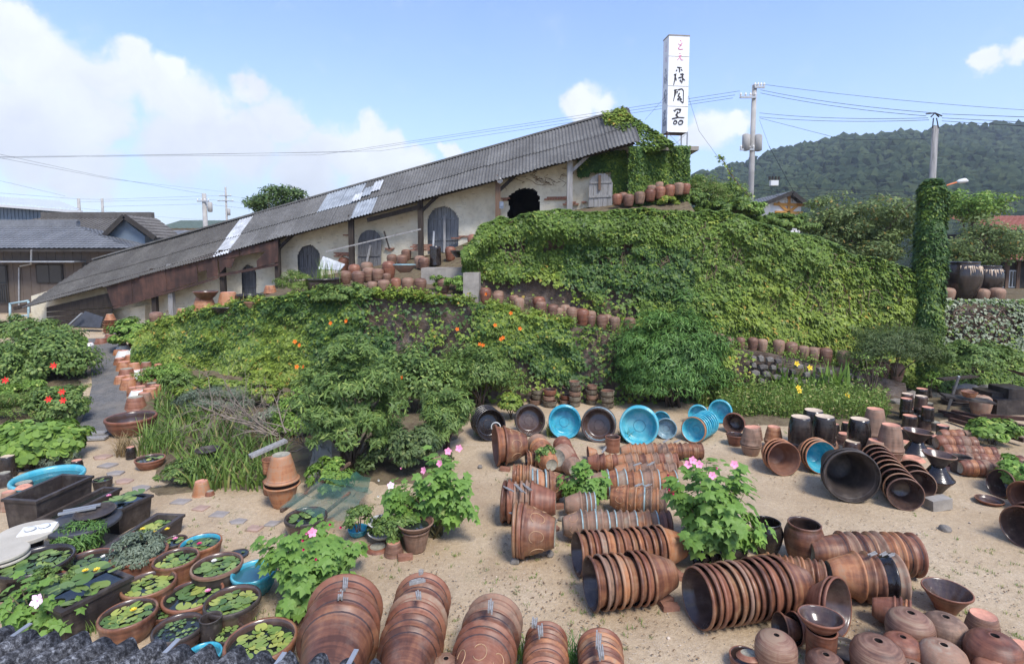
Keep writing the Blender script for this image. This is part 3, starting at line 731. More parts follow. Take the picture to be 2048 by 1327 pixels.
# ------------------------------------------------------------------ sign tower
def sign():
    C = P(1334, 264, 21.3); zt = P(1336, 70, 21.3).z; zb_ = C.z
    fr = Vector((.80, .083, 0)); lf = Vector((-.057, .56, 0)); nrm = Vector((fr.y, -fr.x, 0)).normalized(); nl = Vector((-lf.y, lf.x, 0)).normalized()
    root = empty('sign_tower', (C.x, C.y, HZ1 + .14)); tag(root, 'tall white box sign with brushed black and red characters on thin legs', 'sign')
    O = root.location; rel = lambda p: Vector(p) - O
    M['signwhite'] = plain('white sign board', (.76, .78, .79), .5, .35, .05, 1.5, 0, 0)
    q = MB(); c0, c1, c2, c3 = C, C + fr, C + fr + lf, C + lf
    bt = [rel((p.x, p.y, zb_)) for p in (c0, c1, c2, c3)]; tp = [rel((p.x, p.y, zt)) for p in (c0, c1, c2, c3)]
    q.add(bt + tp, [(4, 5, 6, 7), (0, 1, 5, 4), (1, 2, 6, 5), (2, 3, 7, 6), (3, 0, 4, 7)]); q.build('board', M['signwhite'], root)
    q = MB(); bi = [rel((p.x, p.y, zb_ + .01)) for p in (c0, c1, c2, c3)]; q.add(bi, [(3, 2, 1, 0)]); q.build('underside', M['rustiron'], root)
    for a, b in ((0, 1), (3, 0), (1, 2), (2, 3)):
        q = MB(); q.bar(tp[a], tp[b], .035); q.build('frame', M['concrete'], root)
    for i, p in enumerate((c0, c1, c2, c3)):
        q = MB(); q.tube([rel((p.x, p.y, HZ1 + .1)), rel((p.x, p.y, zb_ + .02))], .028, 6); q.build('leg', M['rustiron' if i == 0 else 'metal'], root)
    for a, b in ((c0, c1), (c1, c0), (c0, c3)):
        q = MB(); q.tube([rel((a.x, a.y, HZ1 + .15)), rel((b.x, b.y, zb_))], .008, 4); q.build('brace', M['metal'], root)
    for vv in (.215, .52, .73):
        q = MB(); p = rel(C) + nrm * .004; q.bar(p + Vector((0, 0, (zt - zb_) * (1 - vv))), p + fr + Vector((0, 0, (zt - zb_) * (1 - vv))), .008, .012); q.build('seam', M['concrete'], root)
    A = lambda *s_: [(x / 11.06 + 1310, y / 11.06 + 60) for x, y in s_]
    B = lambda *s_: [(x / 10.21 + 1310, y / 10.21 + 170) for x, y in s_]
    def ring(cx, cy, rx, ry, fn): return fn(*[(cx + rx * math.cos(t), cy + ry * math.sin(t)) for t in np.linspace(-2.2, 4.2, 14)])
    chars = [
        (0, 1.7, [A((512, 268), (540, 300)), A((476, 335), (486, 356)), A((556, 328), (520, 390), (468, 440)), A((496, 362), (546, 384)), A((468, 440), (516, 470), (582, 470))]),
        (0, 1.7, [A((500, 548), (522, 566)), A((478, 612), (546, 600)), A((525, 606), (500, 650), (452, 692)), A((525, 650), (536, 702), (584, 712))]),
        (1, 2.6, [A((452, 848), (552, 872)), A((508, 850), (500, 972)), A((496, 858), (514, 960)), A((452, 900), (432, 934)), A((540, 900), (562, 950)), A((388, 1000), (442, 990)), A((424, 990), (408, 1110), (384, 1222)),
                  A((428, 1070), (438, 1142)), A((520, 1012), (602, 1030)), A((562, 1000), (572, 1100), (556, 1222)), A((480, 1085), (584, 1080)), A((512, 1130), (548, 1200)), A((574, 1120), (626, 1172))]),
        (1, 2.6, [B((362, 116), (432, 110)), B((382, 118), (376, 230), (352, 338)), B((400, 118), (388, 230)), B((432, 140), (418, 196)), B((440, 122), (516, 114), (545, 160), (546, 410)), B((544, 412), (480, 345)),
                  B((472, 190), (440, 250), (494, 272)), B((428, 318), (470, 286), (516, 330), (436, 332))]),
        (1, 2.8, [B((364, 512), (382, 562)), B((404, 500), (396, 552)), B((414, 512), (500, 530), (478, 592), (408, 604)), B((470, 520), (486, 580)), B((436, 560), (424, 640), (456, 690)), B((400, 610), (440, 690)),
                  B((326, 692), (450, 686), (568, 716)), ring(390, 778, 32, 34, B), ring(496, 800, 42, 40, B)]),
    ]
    M['signred'] = plain('faded red sign paint', (.62, .17, .32), .7, .2, .2, 6, 0, 0); M['signblack'] = plain('black sign paint', (.03, .025, .03), .6, .3, .2, 6, 0, 0)
    M['signpale'] = plain('faded grey sign paint', (.33, .35, .42), .7, .2, .2, 6, 0, 0); M['signpalered'] = plain('faded pink sign paint', (.62, .46, .58), .7, .2, .2, 6, 0, 0)
    hgt = zt - zb_
    for face, (org, ax, nv, mats) in enumerate(((C, fr, nrm, ('signred', 'signblack')), (C + lf, -lf, nl, ('signpalered', 'signpale')))):
        for ci, wd, strokes in chars:
            q = MB()
            for si, st_ in enumerate(strokes):
                pts = []
                for x, y in st_:
                    u = (x - (1335.5 - (y - 70) * .013)) / 39.0; vv = (y - 70 - (x - 1336) * .22) / 193.0
                    pts.append(Vector(org) + ax * u + Vector((0, 0, zb_ - org.z + hgt * (1 - vv))))
                fine = []
                for a, b in zip(pts[:-1], pts[1:]): fine += [a.lerp(b, t) for t in np.linspace(0, 1, 5)[:-1]]
                fine.append(pts[-1]); v = []; n = len(fine)
                for i, p in enumerate(fine):
                    d = (fine[min(i + 1, n - 1)] - fine[max(i - 1, 0)]).normalized(); sd = d.cross(nv)
                    ww = wd * hgt / 193.0 * .62 * (1.0 - .55 * i / (n - 1)) * random.uniform(.85, 1.1) * (.7 if i == 0 else 1)
                    for sg in (-1, 1): v.append(p + sd * ww * sg + nv * (.006 + .0012 * si) - O)
                q.add(v, [(2 * i, 2 * i + 1, 2 * i + 3, 2 * i + 2) for i in range(n - 1)])
            q.build('character', M[mats[ci]], root)
    return root, C, fr, zb_, zt
SIGN = sign()

# ================================================================== houses, poles, wires, hill
M['tile'] = roof_mat('grey clay tile', (.10, .105, .115), (.165, .172, .185), (.25, .26, .275), (.20, .20, .21))
M['tileold'] = roof_mat('old brown grey tile', (.07, .062, .056), (.125, .115, .105), (.21, .20, .185), (.24, .22, .19))
M['wallbrown'] = plain('brown clapboard', (.135, .108, .088), .8, .2, .12, 3)
M['wallblue'] = plain('blue grey clapboard', (.15, .19, .235), .7, .3, .10, 3)
M['walldark'] = plain('dark house wall', (.045, .04, .036), .8, .2, .2, 3)
M['wallcream'] = plain('cream house wall', (.40, .35, .27), .85, .2, .1, 2)
M['wallwhite'] = plain('white house wall', (.72, .70, .66), .8, .2, .06, 2)
M['timberor'] = plain('orange timber', (.55, .27, .07), .7, .2, .12, 4)
M['redroof'] = plain('red brown roof', (.30, .12, .09), .8, .2, .2, 3)
M['greenroof'] = plain('green grey sheet roof', (.12, .155, .13), .8, .2, .2, 2)
M['glass'] = (lambda n: (n.col((.03, .035, .04)), n.rs(.08, .6), n.mat)[-1])(NT('window glass'))
M['trimwhite'] = plain('white trim', (.62, .63, .63), .6, .3, .06, 3)

def tiled(name, a, b, c, d, mat, parent, pitch=.28, course=.27, amp=.035):
    """tiled roof plane a-b (eave, left to right), d-c (ridge): waves across, steps up the slope"""
    a, b, c, d = map(Vector, (a, b, c, d)); nrm = (b - a).cross(d - a).normalized()
    if nrm.z < 0: nrm = -nrm
    nu = max(6, int((b - a).length / pitch * 5)); nvv = max(3, int((d - a).length / course)); v = []; f = []
    nu = min(nu, 420)
    for j in range(nvv):
        for e in (0, 1):
            t = (j + e) / nvv
            l, r = a.lerp(d, t), b.lerp(c, t)
            for i in range(nu + 1):
                p = l.lerp(r, i / nu); w_ = (p - a).dot((b - a).normalized()) / pitch
                v.append(p + nrm * (amp * (.5 + .5 * math.sin(w_ * 2 * math.pi)) ** .8 + (.035 if e == 0 else 0)))
    n = nu + 1
    for r in range(2 * nvv - 1):
        f += [(r * n + i, r * n + i + 1, (r + 1) * n + i + 1, (r + 1) * n + i) for i in range(nu)]
    o = mobj(name, v, f, mat, parent); return o
def clap(mb, a, b, z0, z1, nrm, step=.3):
    pass
def house_wall(parent, x0, x1, y0, y1, z0, z1, mat, name='wall'):
    q = MB(); q.box(((x0 + x1) / 2, (y0 + y1) / 2, (z0 + z1) / 2), (x1 - x0, y1 - y0, z1 - z0)); return q.build(name, mat, parent)
def window(parent, x0, x1, y, z0, z1, fm, bars=2):
    o = MB(); o.box(((x0 + x1) / 2, y - .02, (z0 + z1) / 2), (x1 - x0, .04, z1 - z0)); wn = o.build('window', fm, parent)
    n = bars; wd = (x1 - x0 - .1) / n
    for i in range(n):
        q = MB(); q.box((x0 + .05 + wd * (i + .5), y - .045, (z0 + z1) / 2), (wd - .06, .02, z1 - z0 - .12)); q.build('pane', M['glass'], wn)
    return wn

# house with the grey hip roof
def house_a():
    h = empty('house', P(60, 620, 32)); h.location = (0, 0, 0)
    tag(h, 'brown two storey house with grey tiled hip roof behind the kiln', 'house')
    YE = 31; ez = P(200, 497, YE).z; ex = P(264, 497, YE).x; rz = P(150, 452, YE + 3.2).z; rx = P(150, 452, YE + 3.2).x; lx = -42
    tiled('roof', (lx, YE, ez), (ex, YE, ez), (rx, YE + 3.2, rz), (lx, YE + 3.2, rz), M['tile'], h)
    tiled('roof', (ex, YE, ez), (ex, YE + 6.4, ez), (rx, YE + 3.2, rz), (rx, YE + 3.2, rz), M['tile'], h)
    q = MB(); q.bar((lx, YE + 3.2, rz + .12), (rx + .2, YE + 3.2, rz + .12), .35, .36); q.bar((lx, YE + 3.2, rz + .33), (rx + .25, YE + 3.2, rz + .33), .22, .1); q.build('ridge', M['tile'], h)
    q = MB(); q.bar((lx, YE + .05, ez - .1), (ex, YE + .05, ez - .1), .06, .16); q.bar((ex - .04, YE, ez - .1), (ex - .04, YE + 6.4, ez - .1), .06, .16); q.build('fascia', M['walldark'], h)
    house_wall(h, lx, ex - .8, YE + .8, YE + 6, .8, ez - .05, M['wallbrown'])
    for k in range(30): 
        x = ex - 1 - k * .5
        q = MB(); q.box((x, YE + .79, (ez + 1) / 2), (.04, .02, ez - 1.1)); q.build('batten', M['wallbrown'], h)
    wy = YE + .78
    a, b = P(72, 528, wy), P(128, 566, wy); window(h, a.x, b.x, wy - .01, b.z, a.z, M['walldark'], 2)
    a, b = P(166, 526, wy), P(186, 545, wy); window(h, a.x, b.x, wy - .01, b.z, a.z, M['walldark'], 1)
    a = P(-20, 523, wy - .7); b = P(152, 518, wy - .7)
    q = MB(); q.box(((a.x + b.x) / 2, wy - .4, a.z), (b.x - a.x, .9, .08)); q.build('canopy', M['metal'], h)
    q = MB(); q.tube([P(63, 500, YE - .02), P(62, 528, YE + .3), P(40, 532, YE + .5)], .05, 6); q.build('downpipe', M['metal'], h)
    q = MB(); q.tube([P(38, 535, wy - .06), P(38, 610, wy - .06)], .045, 6); q.build('downpipe', M['metal'], h)
    a, b = P(-40, 530, wy), P(20, 606, wy)
    window(h, a.x, b.x, wy - .02, b.z, a.z, M['walldark'], 2)
    q = MB(); z0, z1 = P(0, 606, wy - .8).z, P(0, 568, wy - .8).z; xb = P(18, 600, wy - .8).x
    q.bar((lx, wy - .8, z1), (xb, wy - .8, z1), .06); q.bar((lx, wy - .8, z0), (xb, wy - .8, z0), .06)
    for k in range(60): q.bar((xb - k * .13, wy - .8, z0), (xb - k * .13, wy - .8, z1), .03)
    q.build('balcony_rail', M['walldark'], h)
house_a()
def house_b():
    h = empty('house'); tag(h, 'blue grey gabled house with brown tiled roof and dark eaves', 'house')
    YE = 36; rz = P(180, 433, YE + 4).z
    xl, xr = P(105, 433, YE + 4).x, P(254, 433, YE + 1).x
    ez = P(305, 474, YE + 1).z; xe = P(306, 474, YE + 1).x
    # ridge runs across the view, gable end turned to the kiln: right roof plane drops towards the kiln
    gx = P(248, 436, YE + 1).x; zr2 = P(248, 434, YE + 1).z
    y0, y1 = YE + 1, YE + 9
    xw0 = gx - (xe - gx)
    tiled('roof', (xl - 4, YE - 1.0, ez - .2), (gx + .3, YE - 1.0, ez - .2), (gx + .3, YE + 3.2, zr2 + .1), (xl, YE + 3.2, zr2 + .1), M['tileold'], h, .3, .3)
    q = MB(); q.bar((xl, YE + 3.2, zr2 + .28), (gx + .5, YE + 3.2, zr2 + .28), .4, .4); q.build('ridge', M['tileold'], h)
    tiled('roof', (gx + .3, YE + 7.4, ez - .2), (xl - 4, YE + 7.4, ez - .2), (xl, YE + 3.2, zr2 + .1), (gx + .3, YE + 3.2, zr2 + .1), M['tileold'], h, .3, .3)
    # gable wall
    gw = gx - .4
    v = [(gw, YE - .4, .8), (gw, YE + 6.8, .8), (gw, YE + 6.8, ez), (gw, YE + 3.2, zr2 - .25), (gw, YE - .4, ez)]
    mobj('wall', v, [(0, 1, 2, 3, 4)], M['wallblue'], h)
    house_wall(h, xl - 3, gw - .01, YE - .4, YE + 6.8, .8, ez - .05, M['wallblue'])
    for a, b in (((gx + .3, YE - 1.05, ez - .28), (gx + .3, YE + 3.2, zr2 + .02)), ((gx + .3, YE + 7.4, ez - .28), (gx + .3, YE + 3.2, zr2 + .02))):
        q = MB(); q.bar(a, b, .1, .3); q.build('bargeboard', M['walldark'], h)
    # lean-to in front, blue boards seen above the kiln roof
    a, b = P(206, 470, 34), P(290, 500, 34)
    v0 = [P(206, 476, 33.6), P(248, 440, 33.6), P(290, 472, 33.6), P(290, 520, 33.6), P(206, 520, 33.6)]
    q = MB(); q.add([tuple(p) for p in v0] + [tuple(p + Vector((0, 2.4, 0))) for p in v0], [(4, 3, 2, 1, 0)] + [(i, (i + 1) % 5, (i + 1) % 5 + 5, i + 5) for i in range(5)]); q.build('gable', M['wallblue'], h)
    r0, r1, r2 = P(196, 483, 33.2), P(248, 432, 33.2), P(310, 476, 33.2)
    for s_, e_ in ((r0, r1), (r1, r2)):
        q = MB(); q.bar(s_, e_, .10, .28); q.build('bargeboard', M['walldark'], h)
    tiled('roof', r2, r2 + Vector((0, 3, 0)), r1 + Vector((0, 3, .05)), r1 + Vector((0, 0, .05)), M['tileold'], h, .3, .3)
    tiled('roof', r0 + Vector((0, 3, 0)), r0, r1 + Vector((0, 0, .05)), r1 + Vector((0, 3, .05)), M['tileold'], h, .3, .3)
house_b()
def house_c():
    h = empty('warehouse'); tag(h, 'grey blue metal warehouse with a pale ribbed roof edge behind the tiled houses', 'building')
    a, b = P(-150, 396, 48), P(163, 420, 44); t = P(-150, 384, 52); t2 = P(120, 402, 52)
    n = 90; v = []
    for i in range(n + 1):
        k = i / n; e = a.lerp(b, k); r = t.lerp(t2, k); up = Vector((0, 0, .07 if i % 2 else 0)); v += [e + up, r + up]
    mobj('roof', v, [(2 * i, 2 * i + 2, 2 * i + 3, 2 * i + 1) for i in range(n)], plain('pale sheet roof', (.46, .49, .52), .6, .3, .1, 2), h)
    q = MB(); q.bar(a - Vector((0, 0, .15)), b - Vector((0, 0, .15)), .2, .22); q.build('gutter', M['trimwhite'], h)
    v = [(a.x, a.y + .6, .5), (b.x - .6, b.y + .6, .5), (b.x - .6, b.y + .6, b.z - .1), (a.x, a.y + .6, a.z - .1)]
    mobj('wall', v, [(0, 1, 2, 3)], M['wallblue'], h)
    mobj('wall', [(b.x - .6, b.y + .6, .5), (b.x - 1, b.y + 10, .5), (b.x - 1, b.y + 10, b.z), (b.x - .6, b.y + .6, b.z - .1)], [(0, 1, 2, 3)], M['wallblue'], h)
    for i in range(40):
        k = i / 40; x = a.x + (b.x - .6 - a.x) * k; y = a.y + (b.y - a.y) * k + .58; q = MB(); q.box((x, y, (a.z + (b.z - a.z) * k + .3) / 2), (.05, .04, a.z + (b.z - a.z) * k - .6)); q.build('rib', M['wallblue'], h)
house_c()
def box_house(name, label, x0, x1, ytop, yeave, ybase, Y, D, rm, wm):
    h = empty(name); tag(h, label, 'building')
    a, b = P(x0, yeave, Y), P(x1, yeave, Y); r = P((x0 + x1) / 2, ytop, Y + D / 2).z; z0 = min(0, P(x0, ybase, Y).z)
    house_wall(h, a.x, b.x, Y, Y + D, z0, a.z, wm)
    tiled('roof', (a.x - .4, Y - .6, a.z - .1), (b.x + .4, Y - .6, a.z - .1), (b.x + .4, Y + D / 2, r), (a.x - .4, Y + D / 2, r), rm, h, .9, .5, .05)
    tiled('roof', (b.x + .4, Y + D + .6, a.z - .1), (a.x - .4, Y + D + .6, a.z - .1), (a.x - .4, Y + D / 2, r), (b.x + .4, Y + D / 2, r), rm, h, .9, .5, .05)
    q = MB()
    for xx in (a.x, b.x): q.add([(xx, Y, a.z), (xx, Y + D, a.z), (xx, Y + D / 2, r - .05)], [(0, 1, 2)])
    q.build('gable', wm, h)
box_house('long_shed', 'long low shed with a green grey roof on the horizon', 318, 520, 441, 456, 480, 95, 14, M['greenroof'], M['wallcream'])
box_house('house', 'grey tile roofed house below the green roofed shed', 300, 410, 461, 486, 520, 62, 8, M['tile'], M['wallbrown'])
# timbered house on the right, behind the bank
def house_t():
    h = empty('house'); tag(h, 'white house with orange timber framing and grey roof peeping over the bank', 'house')
    Y = 46; pk = P(1577, 384, Y); l, r = P(1528, 404, Y), P(1612, 412, Y); z0 = 4
    v = [Vector((l.x + .5, Y, z0)), Vector((r.x - .4, Y, z0)), Vector((r.x - .4, Y, r.z)), pk - Vector((0, 0, .3)), Vector((l.x + .5, Y, l.z))]
    q = MB(); q.add([tuple(p) for p in v] + [tuple(p + Vector((0, 8, 0))) for p in v], [(0, 1, 2, 3, 4)] + [((i + 1) % 5, i, i + 5, (i + 1) % 5 + 5) for i in range(5)]); q.build('wall', M['wallwhite'], h)
    f1, f2 = Vector((0, -.7, 0)), Vector((0, 8.5, 0))
    tiled('roof', l + f2, l + f1, pk + f1, pk + f2, M['tile'], h, .5, .4); tiled('roof', r + f1, r + f2, pk + f2, pk + f1, M['tile'], h, .5, .4)
    for a, b in ((l, pk), (pk, r)):
        q = MB(); q.bar(a + f1 - Vector((0, 0, .12)), b + f1 - Vector((0, 0, .12)), .1, .3); q.build('bargeboard', M['walldark'], h)
    def tb(x0, y0, x1, y1):
        q = MB(); q.bar(P(x0, y0, Y - .06), P(x1, y1, Y - .06), .1, .22); q.build('timber', M['timberor'], h)
    tb(1578, 388, 1578, 424); tb(1548, 408, 1608, 410); tb(1556, 405, 1580, 426); tb(1598, 408, 1576, 426); tb(1550, 424, 1606, 426)
    for x in (1571, 1581): a, b = P(x, 398, Y - .03), P(x + 5, 405, Y - .03); window(h, a.x, b.x, Y - .05, b.z, a.z, M['wallwhite'], 1)
house_t()
def house_r():
    h = empty('house'); tag(h, 'dark timber house with red brown roof at the photo edge behind the cherry tree', 'house')
    Y = 27; a = P(1984, 521, Y)
    tiled('roof', (a.x, Y - .8, a.z), (34, Y - .8, a.z), (34, Y + 2.2, P(2040, 508, Y + 2).z), (a.x + .4, Y + 2.2, P(2040, 508, Y + 2).z), M['redroof'], h, .35, .35)
    house_wall(h, a.x + .8, 34, Y, Y + 6, 2.5, a.z - .03, M['walldark'])
    for x in (1992, 2012, 2034):
        c = P(x, 550, Y - .02); q = MB(); q.box((c.x, Y - .05, (a.z + ZR) / 2), (.16, .12, a.z - ZR)); q.build('post', M['brownwood'], h)
    for x in (1996, 2016): 
        c = P(x, 540, Y); d = P(x + 14, 575, Y); window(h, c.x, d.x, Y - .02, d.z, c.z, M['metal'], 2)
    Y2 = 31; b = P(2010, 450, Y2)
    tiled('roof', (b.x, Y2, P(2010, 462, Y2).z), (40, Y2, P(2010, 462, Y2).z), (40, Y2 + 4, P(2010, 432, Y2 + 4).z), (b.x - .8, Y2 + 4, P(2010, 432, Y2 + 4).z), M['redroof'], h, .35, .35)
    house_wall(h, b.x + .5, 40, Y2 + .6, Y2 + 7, 2.5, P(2010, 462, Y2).z - .03, M['walldark'])
house_r()

# ------------------------------------------------------------------ poles and wires
def pole(px, ytop, ybot, Y, wpx, label, cross=(), trans=None, name='utility_pole', mat='poleconc'):
    t, b = P(px, ytop, Y), P(px, ybot, Y); r = wpx * mpp(t) / 2
    o = empty(name, (t.x, t.y, 0)); tag(o, label, 'pole', 'utility poles')
    z0 = float(H(t.x, Y)) if Y < 42 else 0
    q = MB(); q.tube([(0, 0, z0 - .5), (0, 0, t.z)], [r * 1.25, r * .9], 12); q.build('shaft', M[mat], o, True)
    for yy, half, sd in cross:
        z = P(px, yy, Y).z; L = half * mpp(t)
        q = MB(); q.bar((-L + sd * L, -r, z), (L + sd * L, -r, z), .09, .09); ca = q.build('crossarm', M['metal'], o)
        for k in (-.9, -.3, .3, .9):
            q = MB(); q.tube([(k * L + sd * L, -r, z + .04), (k * L + sd * L, -r, z + .14), (k * L + sd * L, -r, z + .22)], [.03, .06, .03], 8); q.build('insulator', M['white'], ca)
    if trans:
        for yy, dx in trans:
            z = P(px, yy, Y).z; q = MB(); x = dx * mpp(t)
            q.tube([(x, -r * .5, z - .42), (x, -r * .5, z - .38), (x, -r * .5, z + .36), (x, -r * .5, z + .42)], [.08, .19, .19, .08], 12); tr = q.build('transformer', M['poleconc'], o, True)
            q = MB(); q.bar((x, 0, z), (0, 0, z), .06, .1); q.build('bracket', M['metal'], tr)
    return o
pole(1509, 170, 384, 28, 10, 'grey concrete utility pole with transformers behind the white sign tower', [(196, 16, -.9), (176, 10, .8), (300, 14, -.9)], [(285, -14), (286, 10)])
pole(1871, 252, 700, 20.6, 12, 'plain grey pole rising out of the ivy column', [], None, 'utility_pole', 'greywood')
t = P(1870, 230, 20.6)
hd = MB()
for k in (-1, 1): hd.tube([P(1871 + k * 6, 256, 20.5), P(1870 + k * 3, 236, 20.5)], .02, 5); hd.tube([P(1868 + k * 16, 230 + k * 2, 20.5), P(1870, 226, 20.5), P(1870 - k * 8, 234, 20.5)], .025, 5)
hd.build('pole_head', M['wire'], bpy.data.objects['utility_pole.001'])
bpy.data.objects['pole_head'].location = -bpy.data.objects['utility_pole.001'].location
pole(408, 387, 480, 46, 9, 'concrete pole with two small grey boxes behind the kiln roof', [(403, 12, 0)], [(414, 12)])
pole(451, 374, 470, 70, 4, 'thin distant pole with crossarms beside the leafy tree', [(392, 12, 0), (402, 16, 0)], [(424, 5)])
pole(157, 397, 440, 50, 6, 'short grey post at the end of the pale warehouse roof')
pole(204, 397, 440, 50, 5, 'second short grey post right of the warehouse roof')
pole(293, 445, 470, 80, 1.6, 'thin far mast above the distant roofs')
def wire(pts, label, r=.012, sag=0):
    r *= .62
    q = MB(); fine = []
    for a, b in zip(pts[:-1], pts[1:]):
        for k in range(10):
            t = k / 10; p = a.lerp(b, t); p = p - Vector((0, 0, sag * 4 * t * (1 - t))); fine.append(p)
    fine.append(pts[-1]); q.tube(fine, r, 4, 0, False); o = q.build('overhead_wire', M['wire']); return tag(o, label, 'wire', 'overhead wires')
A1, A2, A3 = P(1480, 182, 28), P(1470, 190, 28), P(1466, 196, 28)
wire([P(-900, 320, 70), P(640, 310, 45), A1], 'uppermost of the three long wires crossing above the kiln roof', .014)
wire([P(-900, 326, 70), P(700, 304, 45), A2], 'middle one of the three long wires crossing above the kiln roof', .014)
wire([P(-900, 333, 70), P(760, 302, 45), A3], 'lowest of the three long wires crossing above the kiln roof', .014)
B_ = [(P(1519, 168, 28), P(2080, 222, 26)), (P(1521, 180, 28), P(1868, 226, 20.6)), (P(1521, 186, 28), P(1852, 232, 20.6)), (P(1519, 226, 28), P(1856, 236, 20.6)), (P(1519, 234, 28), P(1858, 240, 20.6))]
for i, (a, b) in enumerate(B_): wire([a, b], ['top wire running right from the transformer pole', 'second wire from the transformer pole to the ivy column pole', 'third wire from the transformer pole to the ivy column pole',
     'fourth wire from the transformer pole to the ivy column pole', 'lowest sagging wire from the transformer pole to the ivy column pole'][i], .014, .12)
wire([P(1519, 236, 28), P(1690, 280, 24), P(1850, 278, 21)], 'low sagging service wire in front of the forested hill', .012)
for i, y in enumerate((0, 8, 14)): wire([P(1884, 228 + y, 20.6), P(2100, 236 + y * 1.4, 17)], f'{ordn(i)} wire leaving the ivy column pole towards the photo edge', .013)
for i, (y0, y1) in enumerate(((352, 390), (362, 398), (372, 404))): wire([P(1390, y0, 34), P(1560, (y0 + y1) / 2 + 4, 33), P(2100, y1 + 4, 30)], f'{ordn(i)} dark cable low in front of the hill', .018)
wire([SIGN[1] + SIGN[2] + Vector((0, 0, (SIGN[4] - SIGN[3]) * .38)), P(1398, 262, 19.6), P(1440, 320, 19.0)], 'guy wire from the white sign down to the bank', .009)
wire([SIGN[1] + Vector((0, 0, (SIGN[4] - SIGN[3]) * .40)), P(1290, 240, 22.5)], 'guy wire from the white sign to the kiln roof', .009)
wire([P(1538, 292, 27), P(1592, 392, 27)], 'pale stay wire slanting down in front of the timbered house', .02)
wire([P(1519, 240, 28), P(1538, 292, 27)], 'thin upper end of the slanting stay wire', .01)
for i, (pts) in enumerate(([(-40, 300, 30), (200, 352, 42), (408, 388, 46)], [(-40, 308, 30), (220, 358, 44), (451, 384, 70)], [(-40, 352, 40), (130, 392, 48)], [(-40, 383, 40), (157, 398, 50), (204, 399, 50), (408, 392, 46)],
                          [(157, 404, 50), (408, 398, 46)], [(204, 413, 50), (408, 408, 46)], [(408, 392, 46), (451, 391, 70), (600, 412, 50)], [(408, 398, 46), (451, 402, 70), (600, 418, 50)], [(408, 408, 46), (560, 424, 50)], [(60, 405, 50), (300, 432, 60), (408, 440, 46)])):
    wire([P(*p) for p in pts], f'{ordn(i)} thin wire counted downwards over the tiled roofs', .012)
# street lamp by the ivy column
o = empty('street_lamp', P(1877, 392, 20.4)); tag(o, 'street lamp with orange curved arm beside the ivy column', 'lamp'); c = o.location
q = MB(); q.tube([P(x, y, 20.4) - c for x, y in ((1872, 400), (1880, 382), (1895, 370), (1915, 364))], .03, 6); q.build('arm', plain('orange paint', (.50, .15, .06), .6), o, True)
q = MB(); q.tube([P(1913, 364, 20.4) - c, P(1918, 363, 20.4) - c, P(1930, 361, 20.4) - c, P(1936, 362, 20.4) - c], [.03, .08, .09, .03], 8); q.build('lamp_head', M['trimwhite'], o, True)
# small junction box on the low cable
o = empty('cable_box', P(1548, 366, 33)); tag(o, 'pale cable box hanging on the wires before the hill', 'box'); q = MB(); q.box((0, 0, 0), (.45, .2, .3)); q.build('case', M['trimwhite'], o)
q = MB(); [q.box((k * .18, 0, .28), (.08, .12, .2)) for k in (-1.5, -.5, .5, 1.5)]; q.build('terminal', M['walldark'], o)

# ------------------------------------------------------------------ forested hill
ridge = [(1300, 372), (1400, 346), (1450, 336), (1520, 312), (1600, 292), (1700, 274), (1790, 270), (1880, 260), (1960, 250), (2048, 249), (2200, 246), (2600, 250), (3200, 300)]
hx = np.arange(1250, 3200, 12.0); hy = np.interp(hx, [p[0] for p in ridge], [p[1] for p in ridge])
rowsH = []
NT_ = 26
for j in range(NT_ + 1):
    t = j / NT_; r_ = []
    for x, y in zip(hx, hy):
        top = P(x, y + 5, 520); bx, by = P(x, 500, 170).x * (1 + 0 * t), 170
        e = t ** 1.15
        z = -2 + (top.z + 2) * e
        X = bx + (top.x - bx) * t; Yh = by + (520 - by) * t
        z += (float(fbm(X * .011, Yh * .013, 77)) - .5) * 34 * math.sin(math.pi * t) ** .7
        r_.append((X, Yh, z))
    rowsH.append(r_)
rowsH.append([(p[0] * 1.3, p[1] + 160, p[2] * .6) for p in rowsH[-1]])
M['hillsoil'] = plain('forest floor', (.02, .032, .015), .9, .1, .3, .05)
strip('hill', rowsH, M['hillsoil'], 'dark green wooded hill')
def ico(sub=1):
    b = bmesh.new(); bmesh.ops.create_icosphere(b, subdivisions=sub, radius=1); b.verts.ensure_lookup_table()
    v = np.array([q.co[:] for q in b.verts]); f = np.array([[q.index for q in ff.verts] for ff in b.faces]); b.free(); return v, f
iv, iff = ico(1)
def hill_trees(n=7600):
    rh = np.array(rowsH[:-1]); out = []
    for k in range(n):
        j = RNG.uniform(.8, NT_ - .02); i = RNG.uniform(0, rh.shape[1] - 1.01); i = i if RNG.random() < .12 else i * .48
        j0, i0 = int(j), int(i); p = rh[j0, i0] * (1 - j % 1) + rh[j0 + 1, i0] * (j % 1); q = rh[j0, i0 + 1] * (1 - j % 1) + rh[j0 + 1, i0 + 1] * (j % 1)
        c = p * (1 - i % 1) + q * (i % 1)
        r_ = RNG.uniform(1.5, 4.6) * (.75 + .35 * c[1] / 520)
        s_ = iv * (1 + RNG.uniform(-.33, .33, (len(iv), 1))) * np.array([r_, r_, r_ * RNG.uniform(.8, 1.25)]) + c + np.array([0, 0, r_ * .5])
        out.append(s_[iff].reshape(-1, 3))
    return np.concatenate(out)
